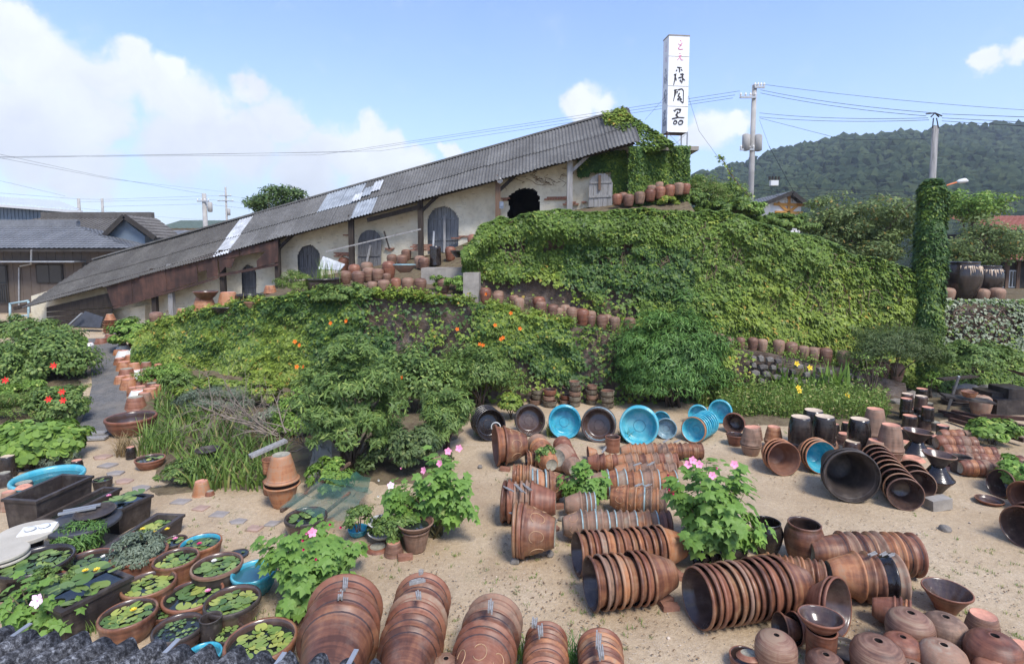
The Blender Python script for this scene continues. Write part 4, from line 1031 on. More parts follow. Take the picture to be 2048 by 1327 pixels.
def hillmat():
    n = NT('wooded hillside leaves'); g = n.new('ShaderNodeNewGeometry'); co = n.coord('Object')
    f = n.math('ADD', n.math('MULTIPLY', n.noise(co, .02, 4), .62), n.math('MULTIPLY', g.outputs['Random Per Island'], .42))
    n.col(n.ramp(f, [(.3, (.022, .040, .020)), (.52, (.042, .066, .030)), (.8, (.075, .098, .042))])).rs(.9, .1); n.bump(n.noise(co, 1.2, 5, .8), 1.0, 1.2); return n.mat
o = bpy.data.objects.new('forest', bulk('forest', hill_trees(), 3, hillmat())); link(o); tag(o, 'dense dark green woodland covering the hill', 'woodland', None, 'stuff')

# ------------------------------------------------------------------ summer haze in the air
hz_ = MB(); hz_.box((300, 700, 108), (2600, 2400, 224)); o = hz_.build('haze', [], None)
hm = bpy.data.materials.new('haze'); hm.use_nodes = True; t_ = hm.node_tree; t_.nodes.clear(); vo = t_.nodes.new('ShaderNodeVolumePrincipled'); vo.inputs['Color'].default_value = (.80, .90, 1, 1); vo.inputs['Density'].default_value = .00038; vo.inputs['Anisotropy'].default_value = .2
ou = t_.nodes.new('ShaderNodeOutputMaterial'); t_.links.new(vo.outputs[0], ou.inputs['Volume']); o.data.materials.append(hm); tag(o, 'thin bluish summer haze over the whole place', 'haze', None, 'stuff')

# ================================================================== pottery
# profiles: (radius, height, material slot) from the middle of the foot, up the outside, over the rim, down the inside; rim radius .5
def prof_open(base, h, rim=.035, th=.035, bulge=0, n=7, lip=.02, neck=0):
    p = [(0, .012, 2), (base * .93, .012, 2), (base * .96, 0, 2), (base, .004, 0)]
    for i in range(1, n):
        t = i / n; r = base + (.5 - lip - base) * t + bulge * math.sin(math.pi * t) - neck * math.exp(-((t - .86) / .07) ** 2); p.append((r, (h - rim * 1.6) * t, 0))
    p += [(.5 - lip, h - rim * 1.7, 0), (.5, h - rim * 1.25, 0), (.5, h - rim * .5, 3), (.5 - lip * .5, h, 3), (.5 - th * 1.1, h - .004, 3), (.5 - th * 1.6, h - rim, 1)]
    for i in range(n - 1, 0, -1):
        t = i / n; r = base + (.5 - lip - base) * t + bulge * math.sin(math.pi * t) - th; p.append((max(.02, r), max(.04, (h - rim * 1.6) * t), 1))
    p += [(max(.02, base - th * .8), .045, 1), (0, .04, 1)]
    return p
PROF = {
    'flare': prof_open(.26, .60, .042, .027, .010, 7, .048),
    'deep': prof_open(.26, .80, .050, .026, .012, 8, .068),
    'bowl': prof_open(.33, .36, .045, .04, .035),
    'basin': prof_open(.36, .30, .045, .04, .04),
    'tub': prof_open(.40, .62, .05, .045, .03),
    'cone': prof_open(.20, .46, .03, .028, -.015),
    'dish': prof_open(.33, .17, .03, .03, .02),
    'wide': prof_open(.22, .36, .035, .035, .03),
    'barrel': prof_open(.40, 1.2, .03, .03, .055, 10, .02),
    'pot': prof_open(.32, .88, .05, .035, .015, 8, .03),
    'cyl': prof_open(.455, 1.0, .05, .05, 0, 6, .012),
    'pipe': prof_open(.44, 1.5, .04, .05, 0, 6, .01),
    'urn': [(0, .012, 2), (.26, .012, 2), (.28, 0, 2), (.30, .01, 0), (.40, .22, 0), (.475, .48, 0), (.5, .68, 0), (.485, .85, 0), (.44, .98, 0), (.40, 1.03, 0), (.415, 1.07, 0), (.42, 1.10, 3), (.39, 1.115, 3), (.365, 1.09, 1),
            (.39, 1.0, 1), (.44, .85, 1), (.455, .65, 1), (.42, .4, 1), (.3, .1, 1), (0, .06, 1)],
    # jar standing on its mouth: shoulders up, drain hole in the top
    'jar': [(.33, .0, 0), (.345, .03, 0), (.36, .05, 0), (.40, .22, 0), (.455, .48, 0), (.49, .74, 0), (.5, .93, 0), (.485, 1.08, 0), (.44, 1.19, 0), (.35, 1.27, 0), (.22, 1.315, 0), (.10, 1.325, 0), (.085, 1.335, 0), (.065, 1.33, 0), (.05, 1.315, 1), (.045, 1.22, 1), (0, 1.22, 1)],
    'jarshort': [(.36, .0, 0), (.37, .03, 0), (.41, .18, 0), (.465, .42, 0), (.5, .66, 0), (.49, .80, 0), (.44, .93, 0), (.34, 1.02, 0), (.21, 1.06, 0), (.12, 1.065, 0), (.11, 1.08, 0), (.075, 1.08, 0), (.06, 1.06, 1), (.055, .97, 1), (0, .97, 1)],
    'halfpot': prof_open(.34, .5, .04, .03, .05),
}
def lathe(name, prof, mats, seg=32):
    v = []; f = []; mi = []; k = len(prof); ring = []
    for r, z, m in prof:
        if r <= 1e-6: ring.append((len(v), 1)); v.append((0, 0, z))
        else:
            ring.append((len(v), seg)); v += [(r * math.cos(2 * math.pi * i / seg), r * math.sin(2 * math.pi * i / seg), z) for i in range(seg)]
    for a in range(k - 1):
        (i0, n0), (i1, n1) = ring[a], ring[a + 1]; m = prof[a + 1][2]
        for i in range(seg):
            j = (i + 1) % seg
            if n0 == 1 and n1 == 1: continue
            if n0 == 1: f.append((i0, i1 + j, i1 + i))
            elif n1 == 1: f.append((i0 + i, i0 + j, i1))
            else: f.append((i0 + i, i0 + j, i1 + j, i1 + i))
            mi.append(min(m, len(mats) - 1))
    return mesh(name, v, f, mats, True, mi)
FIN = {  # outside, inside, foot, rim
    'brown': ('brown', 'brown_in', 'basegrey', 'brown'), 'rust': ('rust', 'brown_in', 'basegrey', 'rust'), 'terra': ('terra', 'terra_in', 'basegrey', 'terra'),
    'tan': ('tan', 'terra_in', 'basegrey', 'tan'), 'tanturq': ('tan', 'turq', 'basegrey', 'turqrim'), 'terraturq': ('terra', 'turq', 'basegrey', 'turqrim'),
    'jar': ('jar', 'hole', 'jar', 'jar'), 'rustjar': ('rust', 'hole', 'rust', 'rust'), 'tanjar': ('tan', 'hole', 'tan', 'tan'),
    'black': ('black', 'black', 'basecream', 'black'), 'blackpink': ('black', 'black', 'basepink', 'black'), 'blackmat': ('blackmat', 'blackmat', 'basegrey', 'blackmat'),
    'turq': ('turq', 'turq', 'basecream', 'turq'), 'turqin': ('terra', 'turq', 'basegrey', 'terra'), 'grey': ('turqgrey', 'turqgrey', 'basegrey', 'turqgrey'),
    'darkgrey': ('brown_in', 'brown_in', 'basegrey', 'blackmat'), 'white': ('white', 'white', 'basepink', 'white'), 'pinkbase': ('jar', 'terra_in', 'basepink', 'jar'),
    'creambase': ('brown_in', 'brown_in', 'basecream', 'brown_in'), 'tancream': ('tan', 'terra_in', 'basepink', 'tan'), 'terrapink': ('terra', 'terra_in', 'basepink', 'terra'), 'redlid': ('basepink', 'basepink', 'basepink', 'basepink'),
    'greyrim': ('blackmat', 'brown_in', 'basegrey', 'jar'), 'blackdrip': ('black', 'black', 'basegrey', 'black'),
}
_mc = {}
M['turqdark'] = plain('deep turquoise', (.02, .14, .21), .3, .5, .2, 9)
def hgt(kind): return max(z for _, z, _ in PROF[kind])
def pot(kind, fin, loc, D, label, q=None, name='flower_pot', cat='pot', group=None, sz=1.0):
    key = (kind, fin)
    if key not in _mc: _mc[key] = lathe(f'{kind} {fin}', PROF[kind], [M[k] for k in FIN[fin]])
    o = bpy.data.objects.new(name, _mc[key]); COL.objects.link(o)
    o.location = loc; o.scale = (D, D, D * sz)
    spin = Quaternion((0, 0, 1), random.uniform(0, 6.28))
    o.rotation_mode = 'QUATERNION'; o.rotation_quaternion = (q @ spin) if q is not None else spin
    return tag(o, label, cat, group)
FLIP = Quaternion((1, 0, 0), math.pi)
def up(kind, fin, x, yb, w, label, inv=False, z=None, **k):
    """pot standing on the land: pixel of its lower front edge, its greatest width in pixels"""
    p = onland(x, yb) if z is None else G(x, yb, z); D = w * mpp(p); r = PROF[kind][2][0] * D if not inv else .45 * D
    p = p + Vector((p.x, p.y, 0)).normalized() * r * .9
    if z is None: p.z = min(p.z, H(p.x, p.y)) if p.y > 15 else float(terr(p.x, p.y)) - .004
    sz = k.pop('sz', 1.0)
    if inv: return pot(kind, fin, p + Vector((0, 0, hgt(kind) * D * sz)), D, label, FLIP, sz=sz, **k), p, D
    return pot(kind, fin, p, D, label, sz=sz, **k), p, D
def rimpix(x, y, w, hk, z0=0.0):
    z = z0 + .2
    for _ in range(5):
        c = G(x, y, z); D = w * mpp(c); z = z0 + hk * D
    return G(x, y, z), D
def row(kind, fins, a, b, w, n, mouth, desc, end, top=True, D=None, name='flower_pot', group=None, tilt=0, jit=2.5, first=None):
    """nested pots lying on their sides in a row: pixels of the first and last rim (top or ground contact)"""
    if D is None:
        D = .5
        for _ in range(5):
            p = G(*a, D if top else 0); D = w * mpp(p)
    p0, p1 = (G(*a, D), G(*b, D)) if top else (G(*a), G(*b))
    for p in (p0, p1): p.z = 0
    ax = (p1 - p0).normalized() if n > 1 and (p1 - p0).length > .01 else Vector((1, 0, 0)); md = ax * mouth
    out = []
    for i in range(n):
        t = i / max(1, n - 1) + (random.uniform(-.18, .18) / n if 0 < i < n - 1 else 0); fin = fins if isinstance(fins, str) else fins[i % len(fins)]
        d = D * random.uniform(.975, 1.02)
        m = md.copy(); m.rotate(Euler((0, 0, R(random.uniform(-jit, jit))))); m.z = math.tan(R(tilt + random.uniform(-jit, jit) * .7)); m.normalize()
        q = m.to_track_quat('Z', 'Y'); upv = (Vector((0, 0, 1)) - m * m.z).normalized()
        h = hgt(kind) * d
        rc = p0.lerp(p1, t) + upv * d / 2
        o = pot(kind, fin, rc - m * h, d, f'{ordn(i)} pot from the {end.split()[-2] if end.endswith(" end") else end.split()[-1]} {desc}', q, name, 'pot', group or ('pots nested ' + desc)[:60])
        out.append(o)
    return out
def face(kind, fins, x, yb, w, n, desc, az=0, tilt=10, step=.12, name='bowl', to=None, group=None):
    """bowls standing on edge, mouth to the yard: pixel of the lowest point of the front rim"""
    p = G(x, yb); D = w * mpp(p); vd = Vector((-p.x, -p.y, 0)).normalized(); vd.rotate(Euler((0, 0, R(az))))
    if to: vd = (p - G(*to)).normalized(); step = (p - G(*to)).length / D / (n - 1)
    m = Vector((vd.x * math.cos(R(tilt)), vd.y * math.cos(R(tilt)), math.sin(R(tilt)))); u_ = (Vector((0, 0, 1)) - m * m.z).normalized()
    out = []
    for i in range(n):
        d = D * (1 - .0 * i); fin = fins if isinstance(fins, str) else fins[min(i, len(fins) - 1)]
        rc = p + u_ * d / 2 - Vector((vd.x, vd.y, 0)) * (step * D * i) + Vector((0, 0, .0))
        mm = m.copy(); mm.rotate(Euler((0, 0, R(random.uniform(-1.5, 1.5)))))
        lab = f'{ordn(i)} {desc}, from the front' if n > 1 else desc
        o = pot(kind, fin, rc - mm * hgt(kind) * d, d, lab, mm.to_track_quat('Z', 'Y'), name, 'bowl', group or (desc if n > 1 else None)); out.append(o)
        if i == 0 and kind == 'bowl':      # turning groove left round the middle of the bowl
            q = MB(); q.tube([(.15 * math.cos(t), .15 * math.sin(t), .047) for t in np.linspace(0, 6.2832, 33)], .006, 5, 0, False); q.build('groove', M['turqdark' if 'turq' in fin else 'brown_in'], o, True)
    return out
def stick(a, b, wd=.04, label='grey wooden wedge between nested pots', mat='greywood', ht=.015, name='wooden_wedge', cat='stick'):
    a, b = Vector(a), Vector(b)
    m_ = (a + b) / 2; q = MB()
    if name == 'wooden_wedge':
        sd = (b - a).cross(Vector((0, 0, 1))).normalized()
        for k in range(3): q.bar(a - m_ + sd * (k - 1) * wd * .3 + (b - a) * random.uniform(-.1, .2), b - m_ + sd * (k - 1) * wd * .36 + (b - a) * random.uniform(-.25, .1), wd * .26, ht * random.uniform(.6, 1.1))
    else: q.bar(a - m_, b - m_, wd, ht)
    o = q.build(name, M[mat], None, False, m_); return tag(o, label, cat, 'wooden wedges between pots')

# ---- foreground rows on the right of the yard
row('flare', ['brown', 'brown', 'rust', 'tan', 'terra', 'brown', 'terra', 'brown', 'terra', 'brown', 'brown', 'brown', 'terra'], (1151, 1147), (1318, 1134), 86, 13, -1, 'of the long brown row behind the shorter front row', 'glossy left mouth', False, tilt=2)
row('flare', ['brown', 'tan', 'brown', 'terra', 'brown', 'brown', 'rust', 'brown'], (1178, 1216), (1288, 1202), 104, 8, -1, 'of the short brown row in front of the long one', 'glossy left mouth', False, tilt=2)
row('flare', ['brown', 'brown', 'rust', 'brown', 'brown', 'tan', 'brown', 'brown', 'brown', 'rust', 'brown', 'brown'], (1388, 1250), (1545, 1226), 118, 12, -1, 'of the dark brown row ending in a big flared bowl', 'glossy left mouth', False, tilt=2)
row('flare', ['terra', 'brown', 'brown', 'terra', 'terra', 'brown', 'terra', 'brown', 'brown', 'brown'], (1538, 1108), (1648, 1124), 66, 10, 1, 'of the red brown row before the brown urn', 'left foot end')
row('deep', ['brown', 'tan', 'brown', 'brown', 'tan', 'terra', 'terra', 'brown', 'rust'], (1690, 1064), (1832, 1068), 84, 9, 1, 'of the row pointing its sanded foot at the urn', 'left foot end')
row('flare', ['terra', 'brown', 'brown', 'black', 'tan'], (1718, 1105), (1800, 1112), 96, 5, 1, 'of the short row that holds one black pot', 'left foot end')
row('flare', ['rust', 'rust', 'terra', 'rust'], (1792, 1194), (1826, 1204), 66, 4, 1, 'of the small red row behind the holed jars', 'left foot end')
row('cone', ['rust', 'rust'], (1680, 1160), (1694, 1166), 112, 2, 1, 'of the pair of wide flared bowls beside the tall cylinder', 'left foot end', tilt=12)
row('flare', ['brown', 'rust', 'rust'], (1556, 1228), (1618, 1226), 62, 3, -1, 'of the three dark mouths behind the first holed jar', 'left mouth', tilt=8)
row('flare', ['brown', 'rust', 'terra', 'brown', 'rust'], (2050, 1015), (2120, 990), 84, 5, -1, 'of the red row cut by the lower photo edge', 'left mouth')
row('deep', ['terra', 'brown', 'rust', 'brown'], (2052, 962), (2110, 950), 66, 4, -1, 'of the red row partly out of the photo', 'left mouth')
row('flare', ['rust', 'rust', 'brown', 'rust'], (1996, 938), (2056, 934), 56, 4, -1, 'of the reddish row behind the small leafy shrub', 'left mouth', tilt=15)
# ---- big stacks at the bottom edge, feet to the camera
def deep_row(*a, **k): return row(*a, **k)
row('deep', ['brown', 'rust', 'brown', 'rust'], (676, 1202), (690, 1147), 158, 4, 1, 'of the biggest nested stack beside the pink hibiscus', 'near foot end')
row('deep', ['brown', 'brown', 'rust', 'tan', 'brown', 'rust'], (818, 1245), (846, 1142), 132, 6, 1, 'of the tall stack with twisted rope rims', 'near foot end')
row('deep', ['rust', 'rust', 'brown', 'tan', 'tan'], (968, 1252), (990, 1182), 128, 5, 1, 'of the stack whose first pot wears a coiled scroll', 'near foot end')
row('deep', ['rust', 'terra', 'rust', 'terra', 'rust', 'brown', 'rust'], (1090, 1310), (1093, 1238), 96, 7, 1, 'of the narrow stack left of the weed tuft', 'near foot end')
row('deep', ['rust', 'terra', 'rust', 'rust', 'terra', 'brown', 'terra', 'rust'], (1206, 1318), (1200, 1252), 97, 8, 1, 'of the narrow stack right of the weed tuft', 'near foot end')
# ---- middle of the yard, long terracotta rows
row('flare', ['terra', 'terra', 'terra', 'terra', 'tan', 'terra', 'tan', 'tan', 'terra', 'terra', 'brown', 'brown', 'terra', 'brown', 'brown'], (1262, 886), (1404, 884), 34, 15, 1, 'of the farthest terracotta row below the turquoise bowls', 'left foot end')
row('flare', ['rust', 'rust', 'terra', 'rust', 'terra', 'tan', 'terra', 'brown', 'terra', 'tan', 'rust', 'tan', 'rust'], (1196, 906), (1354, 904), 36, 13, 1, 'of the second terracotta row from the turquoise bowls', 'left foot end')
row('flare', ['terra', 'tan', 'terra', 'tan', 'tan', 'terra', 'tan', 'tan'], (1254, 923), (1352, 925), 42, 8, 1, 'of the third terracotta row from the turquoise bowls', 'left foot end')
row('flare', ['tanturq', 'terraturq', 'tanturq', 'terra', 'terraturq', 'tan', 'terraturq', 'terra', 'terraturq'], (1218, 938), (1352, 940), 56, 9, 1, 'of the blue rimmed row behind the bright orange bowls', 'left foot end')
row('flare', ['terra', 'terra', 'terraturq', 'tan', 'terra', 'tan'], (1258, 968), (1334, 976), 62, 6, 1, 'of the bright orange scrolled bowls left of the hibiscus', 'left foot end')
row('flare', ['tanturq', 'tan', 'tanturq', 'tan', 'tanturq', 'tanturq', 'tan', 'tan', 'tanturq', 'terra', 'terra', 'tanturq', 'rust', 'rust'], (1164, 1020), (1342, 1022), 64, 14, 1, 'of the greyish row with blue edges', 'left foot end')
row('flare', ['tan', 'tanturq', 'tanturq', 'tanturq'], (1162, 984), (1190, 984), 54, 4, 1, 'of the short grey row in front of the small hibiscus', 'left foot end')
row('flare', ['black', 'black', 'black', 'black'], (1392, 1135), (1450, 1133), 62, 4, -1, 'of the black glazed row under the hibiscus', 'left mouth', False)
# ---- left file of stacks
row('flare', ['terra', 'brown'], (991, 929), (1006, 928), 80, 2, -1, 'of the coil decorated pair in front of the black bowls', 'left mouth', False)
row('flare', ['terra', 'terra', 'terra', 'terra', 'tan'], (1096, 896), (1074, 866), 46, 5, 1, 'of the orange stack behind the young weed', 'near foot end')
row('flare', ['tan', 'rust', 'rust', 'rust', 'rust', 'rust', 'rust'], (1144, 912), (1124, 871), 40, 7, 1, 'of the narrow red stack near the turquoise bowl', 'near foot end')
row('bowl', ['tan', 'tan'], (1118, 893), (1124, 889), 52, 2, 1, 'of the pair of grey bowls leaning on the red stack', 'near foot end', tilt=-20)
row('flare', ['brown', 'terra', 'brown', 'terra'], (1052, 902), (1068, 901), 34, 4, -1, 'of the small dark row left of the young weed', 'left mouth')
row('flare', ['brown', 'terra', 'terra', 'brown', 'brown', 'tan'], (1026, 928), (1060, 929), 44, 6, -1, 'of the brown row behind the turquoise lined bowls', 'left mouth')
row('flare', ['tanturq', 'terraturq', 'tanturq', 'brown'], (1064, 938), (1098, 938), 66, 4, -1, 'of the turquoise lined decorated row', 'left mouth')
row('flare', ['brown', 'rust', 'tan', 'tan', 'tan', 'rust'], (1004, 962), (1062, 964), 82, 6, -1, 'of the mixed row holding wooden wedges', 'left mouth')
row('flare', ['brown', 'brown', 'rust', 'brown'], (1028, 1007), (1046, 1008), 106, 4, -1, 'of the large decorated stack on the saddle stone', 'left mouth')
row('flare', ['terra'], (1176, 892), (1190, 892), 30, 1, -1, 'lying alone beside the red rimmed cylinder', 'left')
up('cyl', 'rust', 1225, 907, 31, 'red rimmed cylinder pot standing among the terracotta rows', name='cylinder_pot')

# coil ornaments on some of the big bowls: parts of their pots
def scroll(o, kind, t0=.35, rings=((0, .13), (.75, .13)), mat='coil'):
    pr = [(r, z) for r, z, m in PROF[kind] if m == 0]; zs = [z for _, z in pr]; rs_ = [r for r, _ in pr]; h = hgt(kind)
    q = MB()
    base = random.uniform(0, 6.28)
    for k in range(7):
        a0 = base + k * .9; pts = []
        for j in range(15):
            t = j / 14 * 5.2 - 2.6; z = h * .52 + .13 * math.sin(t) * (1 if k % 2 else -1); a = a0 + .28 * math.cos(t); r = float(np.interp(z, zs, rs_)) + .004
            pts.append((r * math.cos(a), r * math.sin(a), z))
        q.tube(pts, .007, 5)
    c = q.build('coil_ornament', M[mat], o, True); return c
for nm in list(bpy.data.objects):
    l = nm.get('label', '')
    if nm.type == 'MESH' and ('coil decorated pair' in l and l.startswith('second') or 'bright orange scrolled' in l or 'large decorated stack' in l and l.startswith('fourth') or 'turquoise lined decorated' in l and l.startswith('fourth')
                              or 'greyish row' in l and l.split()[0] in ('first', 'tenth', 'fourteenth') or 'coiled scroll' in l and l.startswith('first')):
        scroll(nm, 'deep' if 'coiled scroll' in l else 'flare')

# ---- bowls on edge along the back of the yard
face('bowl', ['black'] * 5, 985, 882, 64, 5, 'black glazed bowl of the stack on edge by the white ring', az=20, tilt=14, step=.13)
face('bowl', ['darkgrey', 'darkgrey'], 1062, 872, 62, 2, 'dusty grey brown bowl on edge behind the yellow shrub', az=10, tilt=16)
face('bowl', ['turq', 'turq', 'turq'], 1130, 878, 66, 3, 'turquoise bowl of the trio between the two brown stacks', az=3, tilt=14, step=.08)
face('bowl', ['darkgrey', 'grey', 'darkgrey'], 1195, 886, 70, 3, 'chocolate brown bowl on edge between the two turquoise stacks', az=-6, tilt=14, step=.1)
face('bowl', ['turq', 'turq', 'turq'], 1276, 892, 78, 3, 'turquoise bowl of the largest trio on edge', az=-4, tilt=14, step=.08)
face('bowl', ['grey'], 1332, 878, 42, 1, 'small grey blue bowl on edge beside the largest turquoise trio', tilt=14)
face('bowl', ['turq'], 1322, 858, 36, 1, 'small turquoise bowl tucked behind the grey blue one', tilt=10)
face('bowl', ['turqin'] + ['turq'] * 7, 1384, 885, 52, 8, 'turquoise bowl of the long stack running back under the tree', az=-24, tilt=8, step=.17)
face('bowl', ['turq', 'turq'], 1396, 850, 40, 2, 'shaded turquoise bowl under the drooping branches', tilt=12)
face('bowl', ['turq', 'turq'], 1438, 846, 46, 2, 'turquoise bowl standing apart at the foot of the weeds', az=-8, tilt=14)
face('flare', ['rust', 'rust'], 1466, 868, 42, 2, 'red brown pot on edge beside the upright small tub', az=-10, tilt=10)
up('pot', 'rust', 1470, 893, 36, 'small red brown tub with a dark open mouth', sz=.7)
face('flare', ['terra', 'terra', 'terra'], 1570, 952, 68, 3, 'terracotta pot with dark glossy inside, of three on edge', az=28, tilt=8, step=.16)
face('flare', ['turqin', 'turqin', 'turqin'], 1645, 948, 66, 3, 'terracotta pot with turquoise inside, of three on edge', az=30, tilt=8, step=.16)
face('deep', ['blackmat', 'blackmat'], 1704, 1006, 106, 2, 'huge dull black pot lying with its mouth open', az=22, tilt=4, step=.12)
face('flare', ['greyrim'] + ['brown'] * 8, 1810, 1021, 66, 9, 'dark glazed pot of the long stack beside the huge black pots', tilt=2, to=(1752, 942))
face('flare', ['greyrim', 'brown', 'brown'], 1838, 1000, 60, 3, 'dark pot of the three leaning beside the long dark stack', tilt=4, to=(1818, 975))

# ---- right group of upturned pots
def pair(kind, fin, fin2, x, yb, w, label, lk='pot', lsz=.7, usz=1.0, k2=None):
    """upturned pot standing on another pot's mouth"""
    o, p, D = up(lk, fin2, x, yb, w, label[1], sz=lsz, group='pots stacked in pairs')
    pot(kind, fin, p + Vector((0, 0, hgt(lk) * D * lsz + hgt(kind) * D * usz + .01)), D, label[0], FLIP, group='pots stacked in pairs', sz=usz)
pair('pot', 'tancream', 'tan', 1501, 914, 41, ('grey tan pot turned over with pink foot, nearest the turquoise end', 'lower tan pot under the one with pink foot'), lsz=.62, usz=.95)
up('pot', 'pinkbase', 1510, 882, 30, 'pink footed pot upturned behind the grey tan pair', True)
pair('pot', 'terrapink', 'terra', 1546, 900, 36, ('orange pot turned over with pale foot left of the black barrels', 'lower orange pot under the pale footed one'), lsz=.5, usz=.9)
pair('barrel', 'black', 'blackmat', 1598, 915, 44, ('dark barrel pot upturned, leftmost of the tall black ones', 'squat dark pot under the leftmost black barrel'), 'pot', .62, 1.05)
pair('barrel', 'black', 'blackmat', 1646, 912, 44, ('dark barrel pot upturned, touching the leftmost barrel', 'squat dark pot under the second black barrel'), 'pot', .58, 1.05)
pair('barrel', 'black', 'blackmat', 1624, 895, 42, ('dark barrel pot upturned behind the first two barrels', 'squat dark pot under the rear black barrel'), 'pot', .62, 1.0)
pair('barrel', 'black', 'rust', 1716, 908, 42, ('blackest glossy barrel pot upturned, standing by itself', 'reddish pot under the blackest barrel'), 'pot', .5, 1.0)
pair('pot', 'tancream', 'tan', 1747, 888, 46, ('tan pot turned over behind the large mottled one', 'tan pot under the rear tan one'), lsz=.4, usz=1.3)
pair('pot', 'tancream', 'tan', 1778, 927, 50, ('large mottled tan pot turned over with pink foot', 'tan tub under the large mottled pot'), lsz=.55, usz=1.15)
for i, (x, yb, w, fin, hk, lab) in enumerate((
        (1670, 872, 20, 'blackpink', 1.3, 'small dark cylinder with pink top between the barrels'), (1691, 870, 21, 'blackpink', 1.3, 'small dark cylinder with pink top beside the blackest barrel'),
        (1658, 905, 40, 'pinkbase', .55, 'low pink footed pot in front of the second barrel'), (1704, 915, 41, 'creambase', .8, 'dark pot upturned with a broad cream foot'),
        (1688, 890, 34, 'pinkbase', .7, 'low reddish pot upturned behind the cream footed one'), (1752, 926, 48, 'tancream', 1.0, 'grey tan pot upturned with coral foot before the mottled one'))):
    up('pot', fin, x, yb, w, lab, True, sz=hk, group='upturned pots right of the yard')
blacks = [(1824, 815, 22, 1.15), (1853, 806, 22, 1.2), (1822, 826, 22, 1.2), (1852, 822, 23, 1.2), (1812, 845, 25, 1.1), (1834, 842, 22, 1.15), (1850, 842, 22, 1.1), (1866, 845, 23, 1.2), (1818, 862, 27, 1.1), (1848, 862, 24, 1.15), (1884, 880, 23, 1.25), (1812, 880, 26, .8), (1836, 888, 24, .9), (1864, 892, 24, .8)]
wh = ['at the far left of the stepped cluster', 'at the far right of the stepped cluster', 'tallest in the rear row', 'second in the rear row', 'first in the second row', 'second in the second row', 'third in the second row', 'raised on a flat slab', 'first in the third row', 'second in the third row',
      'at the front beside the clay tiles', 'lowest on the left', 'lowest in the middle', 'half hidden by flowers']
for i, (x, yb, w, hk) in enumerate(blacks):
    zz = (.35 if i < 4 else .28 if i == 7 else 0)
    if zz:
        p = G(x, yb, zz); D = w * mpp(p); pot('cyl', 'blackpink' if i % 3 else 'creambase', p + Vector((0, .2, hk * D)), D, 'dark upturned cylinder pot ' + wh[i], FLIP, group='dark cylinder pots in a stepped cluster', sz=hk)
        up('cyl', 'blackmat', x, yb + 17, w * 1.02, 'dark pot carrying the cylinder ' + wh[i], True, sz=.75, group='dark cylinder pots in a stepped cluster')
    else: up('cyl', 'blackpink' if i % 3 else 'creambase', x, yb, w, 'dark upturned cylinder pot ' + wh[i], True, sz=hk, group='dark cylinder pots in a stepped cluster')
# black conical bowls in hourglass stacks
def hourglass(x, yb, w, lab, three=False):
    p = G(x, yb); D = w * mpp(p); p = p + Vector((p.x, p.y, 0)).normalized() * D * .4; z = 0
    if three: pot('cone', 'greyrim', Vector((p.x, p.y, 0)), D * .9, 'upright dark bowl at the bottom of ' + lab, name='bowl', cat='bowl', group='black bowls in hourglass stacks'); z = .46 * D * .9 + .01
    pot('cone', 'black', Vector((p.x, p.y, z + .46 * D)), D, 'upturned shiny dark bowl in ' + lab, FLIP, name='bowl', cat='bowl', group='black bowls in hourglass stacks')
    t = Quaternion((0, 1, 0), R(4)); pot('cone', 'greyrim', Vector((p.x, p.y, z + .46 * D + .005)), D * .98, 'open dull black bowl on top of ' + lab, t, name='bowl', cat='bowl', group='black bowls in hourglass stacks', sz=.9)
hourglass(1832, 912, 54, 'the hourglass stack behind the coral lids')
hourglass(1872, 990, 60, 'the hourglass stack nearest the yard', True)
up('cyl', 'blackmat', 1920, 950, 36, 'dull black cylinder pot standing open beside the clay tiles', sz=.95)
up('cyl', 'blackmat', 1902, 935, 22, 'narrow black pot behind the open black cylinder', sz=1.2)
for i, (x, y, w) in enumerate(((1826, 925, 42), (1822, 942, 40), (1792, 940, 30), (1770, 925, 36), (1856, 905, 28), (1808, 902, 26), (1890, 940, 26), (1812, 888, 24), (1775, 935, 30))):
    up('dish', 'redlid', x, y, w, ['coral red lid lying upturned, largest of its scatter', 'coral lid beside the nearest hourglass stack', 'small coral lid with a hole near the dark stack', 'coral lid left of the hole lid', 'coral lid under the flowers',
                       'small coral lid behind the hourglass bowls', 'coral lid behind the black cylinder', 'tiny coral lid beside the cluster', 'coral lid at the foot of the dark stack'][i], True, name='lid', cat='lid', group='coral red lids')
for r_, (a, b, n, w) in enumerate((((1892, 858), (1938, 858), 4, 26), ((1888, 870), (1950, 872), 5, 30), ((1900, 888), (1990, 893), 8, 28), ((1900, 902), (2044, 910), 11, 30), ((1938, 918), (2060, 922), 11, 34))):
    row('halfpot', ['rust', 'terra', 'rust', 'tan', 'brown'], a, b, w, n, 1, ['of the farthest short line of clay pipes', 'of the second line of clay pipes', 'of the third line of clay pipes', 'of the fourth line of clay pipes', 'of the nearest line of clay pipes by the black cylinder'][r_], 'left end', name='clay_pipe', jit=4)
up('dish', 'rust', 1978, 1011, 48, 'lone shallow brown dish lying on the sand', name='dish', cat='dish')

